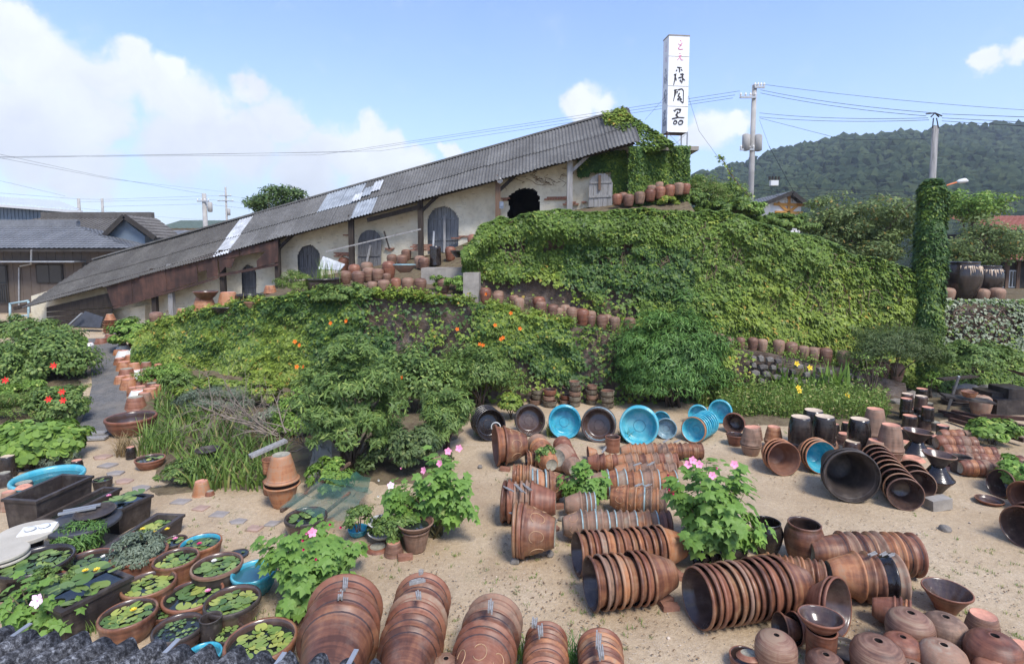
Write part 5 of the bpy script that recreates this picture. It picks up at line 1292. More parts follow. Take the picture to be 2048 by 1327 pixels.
# ---- holed jars at the bottom right
JR = [(1553, 1257, 80, 'jar', 'jar', 'first from the sand side'), (1652, 1297, 74, 'jarshort', 'jar', 'low between the tall cylinder and the plugged jar'), (1757, 1266, 98, 'jarshort', 'jar', 'with a clay plug in its hole'),
      (1806, 1262, 74, 'jarshort', 'rustjar', 'squeezed behind the plugged jar'), (1822, 1212, 86, 'jarshort', 'jar', 'rearmost against the small red row'), (1892, 1221, 80, 'jarshort', 'tanjar', 'palest, next to the pink footed pot'),
      (1888, 1276, 86, 'jarshort', 'tanjar', 'banded, in the middle of the front'), (1990, 1256, 98, 'jarshort', 'rustjar', 'darkest purple brown, near the photo corner'), (1994, 1309, 76, 'jarshort', 'rustjar', 'lowest in the corner'),
      (1826, 1318, 64, 'jarshort', 'tanjar', 'just peeping in at the bottom'), (892, 1306, 66, 'jarshort', 'jar', 'alone between two big stacks'), (590, 1212, 44, 'jarshort', 'jar', 'under the pink hibiscus by the biggest stack'), (640, 1190, 34, 'jarshort', 'jar', 'behind the biggest stack under leaves')]
for x, yt, w, kd, fin, lab in JR:
    c, D = rimpix(x, yt + w * .14, w, hgt(kd)); pot(kd, fin, Vector((c.x, c.y, 0)), D, 'upturned brown jar with a drain hole, ' + lab, name='jar', cat='jar', group='upturned jars with drain holes')
c, D = rimpix(1967, 1228, 70, .75); pot('pot', 'pinkbase', c, D, 'upturned pot with a pink foot and black hole behind the jars', FLIP, group='upturned jars with drain holes')
c, D = rimpix(2046, 1290, 64, .8); pot('pot', 'pinkbase', c, D, 'upturned pot with a pale pink foot cut by the photo edge', FLIP, group='upturned jars with drain holes')
p = G(1640, 1335); D = 58 * mpp(p); pot('pipe', 'rust', p, D, 'tall ribbed brown cylinder carrying a flared bowl', name='cylinder_pot', sz=.95)
pot('wide', 'rust', p + Vector((-.01, 0, 1.5 * D * .95 - .02)), 84 * mpp(p + Vector((0, 0, .6))), 'flared brown bowl set on the tall cylinder', Quaternion((1, 0, 0), R(-5)), name='bowl', cat='bowl')
c, D = rimpix(1894, 1183, 86, .46); pot('cone', 'rust', Vector((c.x, c.y, 0)), D, 'wide conical dark brown bowl standing upright on the sand', name='bowl', cat='bowl', sz=1.15)
c, D = rimpix(1694, 1294, 74, .2); pot('dish', 'blackmat', Vector((c.x, c.y, .0)), D, 'black round plate with a hole lying between the jars', name='dish', cat='dish')
c, D = rimpix(1490, 1312, 60, .4); pot('tub', 'rust', Vector((c.x, c.y, 0)), D, 'low red brown tub with a knobbed lid beside the first jar', name='tub', sz=.7)
pot('dish', 'rust', Vector((c.x - .03, c.y - .16, .30)), D * .8, 'round red brown lid with a knob leaning on the low tub', FLIP @ Quaternion((1, 0, 0), R(-12)), name='lid', cat='lid')
for x, yt, w, fin, lab in ((1535, 1042, 60, 'black', 'black glazed urn half hidden by the hibiscus'), (1609, 1046, 74, 'brown', 'golden brown rounded urn standing upright on the sand')):
    c, D = rimpix(x, yt, w, 1.1); pot('urn', fin, Vector((c.x, c.y, 0)), D, lab, name='urn', cat='urn')

# ---- jars on the ramp and along the kiln
ramp = [(971, 597, 23), (997, 594, 21), (996, 613, 22), (1028, 607, 20), (1038, 617, 21), (1078, 609, 25), (1082, 621, 22), (1106, 618, 22), (1118, 627, 19), (1130, 616, 21), (1144, 641, 22), (1157, 620, 21), (1165, 642, 25), (1181, 620, 22), (1182, 634, 18), (1204, 652, 22), (1214, 643, 20), (1229, 658, 22), (1259, 661, 24),
        (1430, 665, 17), (1439, 673, 20), (1460, 673, 16), (1481, 677, 17), (1506, 683, 19), (1525, 683, 19), (1557, 703, 22), (1572, 689, 17), (1582, 707, 23), (1606, 711, 21), (1626, 714, 22), (1639, 701, 20), (1651, 717, 24), (1686, 730, 24), (1707, 733, 18), (1764, 752, 25), (1792, 761, 26)]
for i, (x, yb, w) in enumerate(ramp):
    Y = 17.48 + (.55 if i in (1, 3, 5, 9, 11, 13, 16, 19, 26, 30) else 0); p = P(x, yb, Y); p.z = H(p.x, Y) - .01
    pot('jar', ['jar', 'jar', 'tanjar', 'tanjar'][(i * 7 + 3) % 4] if i not in (0, 5, 12) else 'rustjar', p, w * mpp(p) * 1.04, f'{ordn(i)} upturned brown jar going down the ramp from the concrete pillar', name='jar', cat='jar', group='jars along the ramp', sz=random.uniform(.98, 1.1))
for i, (x, yb, w) in enumerate(((1234, 408, 19), (1257, 411, 21), (1246, 404, 18), (1279, 406, 21), (1300, 401, 21), (1303, 392, 20), (1320, 396, 21), (1319, 384, 19), (1339, 392, 21), (1357, 388, 21), (1371, 386, 18))):
    Y = 19.75 + .35 * (i in (2, 5, 7)); p = P(x, yb + 2, Y); pot('jar', pick(['jar', 'rustjar', 'tanjar']), p, w * mpp(p) * 1.05, f'{ordn(i)} jar in the row climbing past the upper kiln door', name='jar', cat='jar', group='jars beside the upper kiln door', sz=.85)
terr_j = [(785, 521, 20, 'jar'), (813, 521, 20, 'jar'), (688, 543, 21, 'rustjar'), (691, 567, 23, 'jar'), (709, 559, 23, 'rustjar'), (717, 570, 25, 'jar'), (738, 563, 25, 'jar'), (734, 551, 24, 'jar'), (756, 563, 23, 'jar'), (778, 557, 26, 'rustjar'), (784, 531, 20, 'jar'), (804, 533, 21, 'jar'), (745, 586, 21, 'jar'), (768, 586, 24, 'jar'),
          (774, 564, 16, 'jar'), (792, 582, 20, 'rustjar'), (816, 582, 24, 'jar'), (841, 583, 24, 'jar'), (887, 585, 25, 'jar'), (848, 539, 22, 'jar'), (840, 536, 22, 'tanjar'), (901, 521, 21, 'rustjar'), (946, 498, 22, 'rustjar')]
for i, (x, yb, w, fin) in enumerate(terr_j):
    p = onland(x, yb); p.z -= .01; pot('jar', fin, p, w * mpp(p) * 1.03, f'{ordn(i)} brown jar counted across the terrace crowd before the kiln doors', name='jar', cat='jar', group='jars crowded on the kiln terrace', sz=.85 if fin != 'rustjar' else 1.0)
p = onland(871, 531); D = 24 * mpp(p); b_ = pot('cyl', 'black', p + Vector((0, 0, D * 1.6)), D, 'black cylindrical drum with blue grey top in front of the wide kiln door', FLIP, name='drum', cat='drum', sz=1.6)
def atrim(kind, fin, x, y, w, label, Y=None, name='bowl', sz=1.0, q=None, cat='bowl', group='bowls on the kiln terrace'):
    p = P(x, y, Y) if Y else onland(x, y + w * .3); D = w * mpp(p); p.z = P(x, y, p.y).z - hgt(kind) * D * sz
    return pot(kind, fin, p, D, label, q, name, cat, group, sz)
atrim('wide', 'tanturq', 809, 528, 46, 'brown bowl with turquoise rim among the terrace jars', 18.4)
atrim('wide', 'black', 920, 501, 38, 'black bowl perched above the concrete step', 18.6)
atrim('tub', 'blackdrip', 648, 556, 68, 'large black tub with reeds at the terrace edge', 18.6, 'tub', .8)
atrim('wide', 'brown', 411, 582, 46, 'brown conical bowl standing on a pink upturned bowl', 19.2)
atrim('wide', 'black', 454, 612, 56, 'wide black bowl on the hedge edge of the terrace', 18.85)
atrim('bowl', 'black', 500, 588, 54, 'dark water bowl behind the reed bowl', 19.4)
atrim('bowl', 'brown', 513, 601, 56, 'brown bowl with reeds at the terrace edge', 18.8)
atrim('bowl', 'black', 404, 624, 36, 'black bowl below the pink upturned bowl', 19.0)
atrim('bowl', 'turqin', 432, 619, 26, 'small bowl with a turquoise rim beside the wide black bowl', 19.0)
for x, yb, w, fin, lab in ((409, 620, 45, 'terrapink', 'pink upturned bowl carrying the brown conical bowl'), (457, 606, 42, 'terrapink', 'large pink upturned pot behind the wide black bowl'), (343, 634, 30, 'terrapink', 'pinkish upturned pot low on the terrace'), (366, 632, 26, 'terra', 'orange tan upturned pot beside the pinkish one'), (540, 575, 26, 'terra', 'orange pot half hidden beside the dark kiln door')):
    p = P(x, yb, 19.3 if x < 500 else 20.6); D = w * mpp(p); p.z = H(p.x, p.y) ; pot('pot', fin, p + Vector((0, 0, D * .88 * .7)), D, lab, FLIP, group='bowls on the kiln terrace', sz=.7)
p = P(313, 646, 19.6); p.z = H(p.x, 19.6); pot('jar', 'jar', p, 25 * mpp(p), 'brown jar alone at the low end of the terrace', name='jar', cat='jar', sz=.8)
# big jars on the right-hand terrace
for x, yb, w, fin, lab in ((1920, 610, 68, 'blackdrip', 'huge black jar with pale glaze drips, nearer of two'), (1968, 606, 58, 'blackdrip', 'huge black jar with pale drips, behind the nearer one')):
    p = P(x, yb - 4, 19.8 if x < 1950 else 20.6); p.z = ZR; D = w * mpp(p); o = pot('urn', fin, p, D, lab, name='big_jar', cat='jar', group='big black jars', sz=1.02)
    q = MB()
    for k in range(26):
        a = -math.pi / 2 + random.uniform(-.9, .7) - (0); z = 1.0 - random.uniform(0, .05); L = random.uniform(.05, .26) if abs(a + 1.6) < .45 else random.uniform(.03, .1); pr = [(r, zz) for r, zz, m in PROF['urn'][2:11]]
        pts = [((lambda zc: ((float(np.interp(zc, [t[1] for t in pr], [t[0] for t in pr])) + .002) * math.cos(a), (float(np.interp(zc, [t[1] for t in pr], [t[0] for t in pr])) + .002) * math.sin(a), zc))(z - L * j / 4)) for j in range(5)]
        q.tube(pts, [.018, .016, .013, .011, .007], 5)
    o.rotation_quaternion = Quaternion((0, 0, 1), R(random.uniform(-12, 8))); q.build('glaze_drip', M['basecream'], o, True)
for i, (x, yb, w) in enumerate(((1894, 596, 28), (1963, 604, 26), (1993, 604, 28), (1880, 580, 22))):
    p = P(x, yb, 19.45 if i < 3 else 20.2); p.z = ZR; pot('jarshort', 'tanjar' if i < 3 else 'rustjar', p, w * mpp(p), ['low tan jar left of the huge black jars', 'low tan jar between the huge black jars', 'low tan jar right of the huge black jars', 'reddish jar behind the ivy column'][i], name='jar', cat='jar', group='low jars on the right terrace', sz=.9)
for i, (x, yb, w) in enumerate(((1744, 752, 22), (1960, 832, 38), (1930, 818, 36))):
    up('jarshort', 'tanjar' if i else 'jar', x, yb, w, ['brown jar tipped against the ramp foot', 'round tan jar beside the black crates', 'dark round jar under the black plank'][i], name='jar', cat='jar')
up('pot', 'terra', 1938, 795, 28, 'shallow orange pot on the black plank', z=.75, sz=.45)
up('tub', 'blackmat', 1912, 818, 52, 'low black tub full of weeds beside the round tan jar', name='tub', sz=.5)

# ---- small pots beside the path
pp = [(236, 712, 16, 'terrapink'), (240, 732, 20, 'terrapink'), (242, 770, 22, 'terrapink'), (266, 700, 18, 'terrapink'), (284, 706, 18, 'rust'), (286, 728, 22, 'terrapink'), (274, 752, 20, 'white'), (296, 776, 22, 'terrapink'), (268, 792, 22, 'terrapink'), (290, 806, 26, 'tancream'), (312, 790, 24, 'terrapink'), (318, 742, 18, 'terrapink'), (246, 697, 15, 'tan'), (247, 707, 27, 'white'), (248, 718, 27, 'white'), (251, 725, 15, 'darkgrey'), (263, 729, 24, 'terrapink'), (249, 744, 26, 'terrapink'), (269, 744, 22, 'terrapink'), (293, 740, 20, 'rust'), (272, 713, 26, 'white'), (277, 722, 16, 'darkgrey'), (254, 759, 27, 'rust'), (260, 766, 20, 'terrapink'), (278, 762, 24, 'white'), (288, 768, 22, 'terrapink'),
      (259, 782, 30, 'terrapink'), (278, 778, 18, 'rust'), (282, 790, 22, 'tancream'), (275, 800, 30, 'white'), (306, 752, 20, 'rust'), (314, 760, 18, 'tan'), (301, 800, 28, 'terrapink'), (305, 785, 24, 'rust'), (316, 775, 20, 'terrapink'), (272, 822, 34, 'rust'), (290, 752, 18, 'tan')]
for i, (x, yb, w, fin) in enumerate(pp):
    up('flare' if fin == 'white' else 'pot', fin, x, yb, w * 1.22, f'{ordn(i)} small upturned {"white" if fin == "white" else "reddish"} pot in the cluster beside the asphalt path', True, sz=.7 if fin != 'white' else .8, group='small pots beside the path')
for i, (x, yb, w, fin) in enumerate(((178, 694, 22, 'white'), (203, 690, 26, 'rust'), (222, 682, 26, 'rust'), (236, 668, 18, 'white'), (166, 706, 16, 'white'), (158, 688, 14, 'terra'))):
    up('flare' if fin == 'white' else 'pot', fin, x, yb, w, ['white bowl at the left head of the path', 'red pot at the head of the path', 'stacked red pot by the kiln mouth', 'small white pot on the path bend', 'white scrap bowl by the garden edge', 'small orange pot by the garden edge'][i], True, sz=.6, group='small pots beside the path')
p = onland(222, 666)
for k in range(5): pot('pot', 'terra', p + Vector((0, 0, .1 * k)), .62 * (1 - .03 * k), f'{ordn(k)} ring of the terracotta stack beside the kiln mouth, counted upwards', sz=.26, group='terracotta stack beside the kiln mouth')
pot('flare', 'terra', p + Vector((0, 0, .1 * 5 + .34)), .46, 'upturned cap on the terracotta stack beside the kiln mouth', FLIP)
for i, (x, yb, w, fin, hk, lab) in enumerate(((18, 956, 28, 'black', 1.4, 'glossy dark jar upturned at the left photo edge'), (53, 940, 27, 'black', 1.45, 'dark jar upturned with bright pink foot beside the turquoise basin'), (22, 922, 17, 'blackpink', 1.2, 'small dark pot behind the glossy jars'), (3, 932, 16, 'blackpink', 1.3, 'small dark pot cut by the left edge'),
        (155, 948, 22, 'blackpink', 1.1, 'dark pot upturned at the end of the turquoise basin'), (142, 908, 17, 'blackpink', 1.1, 'small dark pot under the light green shrub'), (120, 906, 18, 'creambase', 1.0, 'small dark pot in shadow under the shrub'), (262, 918, 18, 'blackpink', 1.2, 'dark pot with pink top left of the reed planter'), (404, 995, 36, 'terrapink', .9, 'dark pot with broad orange foot beside the stepping stones'), (420, 995, 20, 'rust', .6, 'tiny red pot touching the broad footed one'),
        (20, 1022, 34, 'tancream', 1.2, 'tan pot upturned beside the long black trough'), (38, 905, 18, 'blackpink', 1.1, 'small dark pot in the left rear'), (75, 905, 18, 'blackpink', 1.0, 'small dark pot below the leafy shrub'), (10, 975, 26, 'blackmat', 1.0, 'dark pot under the glossy jar'), (85, 950, 26, 'rust', .4, 'flat red pot behind the turquoise basin'))):
    up('pot' if 'tan' in fin or 'terra' in fin or fin == 'rust' else 'barrel', fin, x, yb, w, lab, True, sz=hk * (1 if 'tan' in fin or 'terra' in fin or fin == 'rust' else .9), group='upturned jars left of the yard')
# pair of big banded pots in the middle
o, p, D = up('deep', 'terra', 566, 1018, 70, 'lower banded brown tub left of the green net', sz=.85, name='tub'); pot('deep', 'terra', p + Vector((0, 0, .80 * D * .85 + .8 * D + .03)), D * .97, 'banded brown tub turned over on the lower one', FLIP, name='tub')
for k, zz in enumerate((0, .42)):
    p = G(530, 1000); pot('cyl', 'terra', p + Vector((0, .3, zz)), 34 * mpp(p), ['lower orange pipe beside the banded tubs', 'upper orange pipe beside the banded tubs'][k], name='clay_pipe', sz=.85)
p = G(533, 1000) + Vector((0, .3, .9)); stick(P(500, 912, p.y - .1), P(572, 880, p.y + .4), .16, 'grey weathered boards lying on the orange pipes', 'greywood', .05, 'board', 'board')
# pot with brown water in front of the hibiscus
o, p, D = up('pot', 'tan', 832, 1110, 58, 'tan pot under the wide bowl of brown water', sz=.9); b_ = pot('wide', 'tan', p + Vector((0, 0, .88 * .9 * D - .05)), D * 1.28, 'wide tan bowl of brown water set on a pot', name='bowl', cat='bowl', sz=.8)
v = [(.36 * math.cos(t), .36 * math.sin(t), .21) for t in np.linspace(0, 2 * math.pi, 25)[:-1]]; mobj('water', v, [tuple(range(24))], M['water'], b_)
for x, y, w, fin, lab in ((788, 1118, 40, 'pinkbase', 'small red brown pot upturned beside the tan pot'), (756, 1108, 50, 'rust', 'red brown dish under the white bowls')): up('pot' if w < 45 else 'dish', fin, x, y, w, lab, True, sz=.75)
p = G(757, 1098); D = 58 * mpp(p)
for k in range(2): pot('wide', 'white', p + Vector((0, .25, .06 + .17 * k)), D, ['lower white bowl below the hibiscus', 'upper white bowl below the hibiscus'][k], name='bowl', cat='bowl', sz=.7)
c, D = rimpix(716, 1055, 40, .36); pot('bowl', 'turq', Vector((c.x, c.y, 0)), D, 'small turquoise bowl holding a leafy plant', name='bowl', cat='bowl')

# ================================================================== lily bowls, troughs, tables, stones
def padmat(name, a, b):
    n = NT(name); n.col(n.ramp(n.rnd(), [(0, a), (1, b)])).rs(.4, .4); return n.mat
M['pad'] = padmat('lily pad green', (.06, .12, .03), (.24, .32, .09)); M['padyel'] = padmat('lily pad yellow green', (.14, .22, .045), (.36, .38, .09)); M['paddark'] = padmat('lily pad dark', (.045, .085, .03), (.12, .18, .06))
M['petalpink'] = plain('pink petals', (.80, .30, .46), .6, .2, .15, 8, 0, 0); M['petalrose'] = plain('crimson petals', (.60, .04, .16), .6, .2, .15, 8, 0, 0); M['petalwhite'] = plain('white petals', (.82, .80, .74), .6, .2, .08, 8, 0, 0)
M['petalyellow'] = plain('yellow petals', (.82, .60, .06), .6, .2, .15, 8, 0, 0); M['petalorange'] = plain('orange petals', (.85, .22, .03), .6, .2, .15, 8, 0, 0); M['petalred'] = plain('red petals', (.75, .03, .03), .6, .2, .15, 8, 0, 0); M['petalpale'] = plain('pale pink petals', (.84, .60, .74), .6, .2, .08, 8, 0, 0)
def pad_mesh(mat):
    v = [(0, 0, -.01)]; n = 16
    for i in range(n):
        a = .22 + (2 * math.pi - .44) * i / (n - 1); v.append((math.cos(a), math.sin(a), .06 + .03 * math.sin(3 * a)))
    return mesh('lily pad', v, [(0, i, i + 1) for i in range(1, n)], mat, True)
PADM = {k: pad_mesh(M[k]) for k in ('pad', 'padyel', 'paddark')}
def petals(rings, wd=.34, cup=.5):
    v = []; f = []
    for n, L, el, ph in rings:
        for i in range(n):
            a = ph + 2 * math.pi * i / n; c, s_ = math.cos(a), math.sin(a); b = len(v)
            for t, w_ in ((0, .06), (.35, wd * .8), (.7, wd), (1, .05)):
                r = L * t * math.cos(el); z = L * (t * math.sin(el) + cup * .12 * t * t)
                for sg in (-1, 1): v.append((r * c - sg * w_ * L * .5 * s_, r * s_ + sg * w_ * L * .5 * c, z))
            f += [(b + 2 * k, b + 2 * k + 1, b + 2 * k + 3, b + 2 * k + 2) for k in range(3)]
    return v, f
FLOW = {}
def flower(kind, mat, loc, size, parent, q=None, name='flower'):
    key = (kind, mat)
    if key not in FLOW:
        rg = {'lily': ([(8, 1, .35, 0), (7, .8, .8, .3)], .42), 'hib': ([(5, 1, .25, 0), (5, .25, 1.2, .6)], .74), 'bud': ([(5, 1, 1.1, 0), (4, .8, 1.3, .5)], .7), 'star': ([(6, 1, .3, 0)], .4), 'trumpet': ([(5, 1, .35, 0), (5, .6, .9, .6)], .6)}[kind]
        v, f = petals(*rg); me = mesh('flower ' + kind, v, f, M[mat]); 
        FLOW[key] = me
    o = bpy.data.objects.new(name, FLOW[key]); link(o, parent); o.location = loc; o.scale = (size,) * 3
    o.rotation_mode = 'QUATERNION'; o.rotation_quaternion = (q or Quaternion()) @ Quaternion((0, 0, 1), random.uniform(0, 6))
    return o
def lilies(c, rx, ry, rot, n, style, flowers, label, psize=.085, cover=1.0, lift=.0):
    e = empty('water_lily', c); tag(e, label, 'water lily', 'water lilies in bowls')
    pts = []
    for k in range(n * 30):
        if len(pts) >= n: break
        a, r = random.uniform(0, 6.28), math.sqrt(random.random()) * cover; x, y = rx * r * math.cos(a), ry * r * math.sin(a); s_ = psize * random.uniform(.65, 1.2)
        if abs(x) > rx - s_ * .7 or abs(y) > ry - s_ * .7 or (abs(rx - ry) < .01 and math.hypot(x, y) > rx - s_ * .8): continue
        if all((x - p[0]) ** 2 + (y - p[1]) ** 2 > ((s_ + p[2]) * .62) ** 2 for p in pts): pts.append((x, y, s_))
    for i, (x, y, s_) in enumerate(pts):
        st = style if isinstance(style, str) else pick(style); o = bpy.data.objects.new('lily_pad', PADM[st]); link(o, e)
        xx, yy = x * math.cos(rot) - y * math.sin(rot), x * math.sin(rot) + y * math.cos(rot)
        o.location = (xx, yy, .008 + .004 * (i % 5) + random.random() * lift); o.scale = (s_, s_, s_ * random.uniform(.6, 2.2)); o.rotation_euler = (random.uniform(-.14, .14) - lift, random.uniform(-.14, .14), random.uniform(0, 6.28))
    for fx, fy, mt in flowers: flower('lily', mt, (fx * rx, fy * ry, .05 + lift * .8), .045, e)
def disc_water(parent, r, z, mat='water'):
    v = [(r * math.cos(t), r * math.sin(t), z) for t in np.linspace(0, 2 * math.pi, 33)[:-1]]; return mobj('water', v, [tuple(range(32))], M[mat], parent)
LB = [ # x, y, w of the rim, finish, profile, pads, style, flowers, words
    (72, 1118, 128, 'black', 'bowl', 34, ('pad', 'paddark'), [], 'black bowl packed with lily pads behind the cream discs', 'lily pads filling the black bowl behind the cream discs'),
    (178, 1118, 92, 'rust', 'bowl', 12, ('pad', 'paddark'), [(.5, .3, 'petalwhite')], 'reddish bowl with sparse pads left of the grey shrub pot', 'sparse pads with white bud left of the grey shrub pot'),
    (347, 1080, 50, 'darkgrey', 'bowl', 10, ('pad', 'padyel'), [(.1, .1, 'petalpink')], 'small grey bowl with a salmon lily behind the grey shrub pot', 'salmon lily in the small grey bowl'),
    (401, 1083, 78, 'turqin', 'bowl', 16, ('pad', 'paddark'), [(.05, -.2, 'petalrose')], 'bowl with turquoise lining and a crimson lily', 'crimson lily with pads in the turquoise lined bowl'),
    (352, 1114, 84, 'brown', 'tub', 18, ('padyel', 'pad'), [], 'deep brown tub of yellowing pads', 'yellowing lily pads in the deep brown tub'),
    (434, 1127, 96, 'greyrim', 'bowl', 24, ('pad',), [(-.3, .3, 'petalwhite')], 'dark bowl crowded with pads behind the turquoise basin', 'crowded pads with white lily in the dark bowl'),
    (476, 1106, 40, 'blackmat', 'dish', 4, ('paddark',), [], 'small flat dark bowl behind the crowded bowl', 'few pads in the small flat dark bowl'),
    (298, 1164, 98, 'brown', 'bowl', 20, ('padyel',), [], 'brown bowl with a drift of bright yellow green leaves', 'drift of bright yellow green floating leaves'),
    (386, 1186, 112, 'rust', 'basin', 14, ('pad', 'padyel'), [(.55, .1, 'petalpink')], 'pinkish basin with open water and a pale pink lily', 'scattered pads and pale pink lily in the pinkish basin'),
    (465, 1197, 106, 'darkgrey', 'bowl', 26, ('pad', 'padyel'), [], 'dark bowl of overlapping pads beside the pink hibiscus', 'overlapping pads in the dark bowl beside the hibiscus'),
    (508, 1140, 86, 'turq', 'bowl', 0, (), [], 'turquoise basin of clear water beside the pink hibiscus', ''),
    (256, 1224, 104, 'brown', 'bowl', 24, ('pad', 'padyel'), [(.1, .2, 'petalyellow')], 'brown bowl with one yellow lily', 'pads round one yellow lily in the brown bowl'),
    (356, 1252, 94, 'darkgrey', 'bowl', 40, ('paddark', 'pad'), [], 'grey bowl speckled with tiny floating leaves', 'tiny leaves floating in the speckled grey bowl'),
    (522, 1276, 138, 'brown', 'bowl', 30, ('padyel',), [], 'big bowl with water lettuce at the roof edge', 'bright water lettuce in the big bowl at the roof edge'),
    (405, 1306, 72, 'turq', 'bowl', 0, (), [], 'turquoise basin partly hidden by the corrugated roof', ''),
    (114, 1176, 132, 'greyrim', 'bowl', 16, ('paddark',), [], 'broad grey rimmed bowl full of creeping weed', 'dark pads in the broad grey rimmed bowl'),
    (112, 1206, 76, 'black', 'bowl', 5, ('paddark',), [], 'black bowl of water behind the long lily trough', 'few dark pads behind the long lily trough'),
    (96, 950, 122, 'turq', 'basin', 0, (), [], 'large turquoise basin behind the long black trough', ''),
    (205, 957, 34, 'blackmat', 'tub', 8, ('pad',), [], 'small black tub of leaves at the trough end', 'leaves in the small black tub'),
    (300, 915, 54, 'rust', 'bowl', 6, ('pad', 'padyel'), [], 'reddish planter in front of the tall reeds', 'pads in the reddish planter before the reeds'),
    (612, 1030, 82, 'darkgrey', 'bowl', 8, ('pad',), [], 'dark bowl of pads under the green net', 'pads under the green net'),
    (262, 832, 90, 'rust', 'bowl', 0, (), [], 'wide brown bowl with dark inside beside the path end', ''),
    (28, 1184, 66, 'greyrim', 'bowl', 8, ('paddark',), [], 'dark bowl at the left photo edge behind the leafy weed', 'dark pads at the left photo edge'),
    (206, 1128, 44, 'rust', 'bowl', 4, ('paddark',), [], 'small red bowl leaning on the sparse reddish bowl', 'few pads in the small red bowl'),
    (330, 1222, 52, 'brown', 'bowl', 10, ('pad',), [], 'small brown bowl squeezed before the pinkish basin', 'pads in the small squeezed brown bowl'),
    (222, 1180, 50, 'blackmat', 'bowl', 8, ('pad',), [], 'small black bowl behind the yellow lily bowl', 'pads in the small black bowl'),
    (455, 1262, 64, 'darkgrey', 'bowl', 12, ('pad', 'padyel'), [], 'dark bowl before the overlapping pads', 'pads in the dark bowl at the hibiscus foot'),
    (415, 897, 46, 'blackmat', 'dish', 0, (), [], 'dull grey dish standing in the reeds', ''),
]
for x, y, w_, fin, kind, npad, style, fl, lab, lab2 in LB:
    z0 = float(terr(*G(x, y, .3)[:2])) if y < 900 else 0
    if 'dull grey dish' in lab: z0 = .35
    BSZ = 1.4 if kind == 'bowl' and y > 1000 else 1.0; c, D = rimpix(x, y, w_, hgt(kind) * BSZ, z0); o = pot(kind, fin, Vector((c.x, c.y, z0)), D, lab, name='bowl', cat='bowl', group='water bowls', sz=BSZ)
    if 'dark inside' in lab or 'dull grey dish' in lab: continue
    disc_water(o, .455 if kind != 'basin' else .46, hgt(kind) * (.80 if 'large turquoise' not in lab else .7), 'turqwater' if fin == 'turq' else 'water')
    if npad: lilies(Vector((c.x, c.y, z0 + hgt(kind) * BSZ * .81 * D)), .44 * D, .44 * D, 0, npad, style, fl, lab2, D * (.105 if npad < 28 else .085) * (1 if 'tiny' not in lab2 else .5))
def trough(p1, p2, wd, h, label, water=True, fin='blackmat', wl=.75):
    a, b = G(*p1, h), G(*p2, h); d = (b - a); L = d.length; ang = math.atan2(d.y, d.x); e = empty('trough', (a.x, a.y, 0), (0, 0, ang)); tag(e, label, 'planter', 'long dark troughs')
    t = .045; q = MB()
    def ringv(o_, z): return [(-o_, -o_, z), (L + o_, -o_, z), (L + o_, wd + o_, z), (-o_, wd + o_, z)]
    lv = [ringv(-.03, 0), ringv(0, h - .05), ringv(.025, h - .045), ringv(.025, h), ringv(-t, h), ringv(-t - .01, .06)]
    v = [p for r in lv for p in r]; f = [(i * 4 + j, i * 4 + (j + 1) % 4, (i + 1) * 4 + (j + 1) % 4, (i + 1) * 4 + j) for i in range(5) for j in range(4)] + [(3, 2, 1, 0), (20, 21, 22, 23)]
    q.add(v, f); q.build('body', M[fin], e)
    if water: mobj('water', [(t, t, h * wl), (L - t, t, h * wl), (L - t, wd - t, h * wl), (t, wd - t, h * wl)], [(0, 1, 2, 3)], M['water'], e)
    c = Vector((a.x, a.y, h * wl)) + Vector((math.cos(ang) * L / 2 - math.sin(ang) * wd / 2, math.sin(ang) * L / 2 + math.cos(ang) * wd / 2, 0))
    return c, L, wd, ang
trough((72, 1001), (184, 951), .62, .56, 'deep empty black trough in front of the turquoise basin', False)
trough((110, 1040), (240, 975), .34, .26, 'long narrow trough of still water before the deep black one')
c, L, wd, ang = trough((236, 1022), (303, 989), .5, .42, 'short dark trough of large lily leaves by the stepping stones', wl=.95); lilies(c, L / 2 - .05, wd / 2 - .04, ang, 22, ('pad',), [(-.6, -.5, 'petalpink')], 'large lily leaves rising from the short dark trough', .11, 1, .14)
c, L, wd, ang = trough((268, 1096), (366, 1028), .46, .3, 'slanting trough of yellow lilies behind the fern'); lilies(c, L / 2 - .05, wd / 2 - .04, ang, 40, ('pad', 'padyel'), [(.6, .3, 'petalyellow'), (.3, -.2, 'petalyellow'), (-.2, .3, 'petalyellow'), (-.4, -.3, 'petalrose')], 'yellow lilies crowding the slanting trough', .075)
c, L, wd, ang = trough((124, 1222), (262, 1152), .5, .46, 'black trough of big overlapping leaves near the roof', wl=.96); lilies(c, L / 2 - .03, wd / 2 - .02, ang, 34, ('pad',), [(.25, .3, 'petalyellow'), (-.1, .2, 'petalyellow')], 'big overlapping lily leaves in the black trough near the roof', .115, 1, .2)
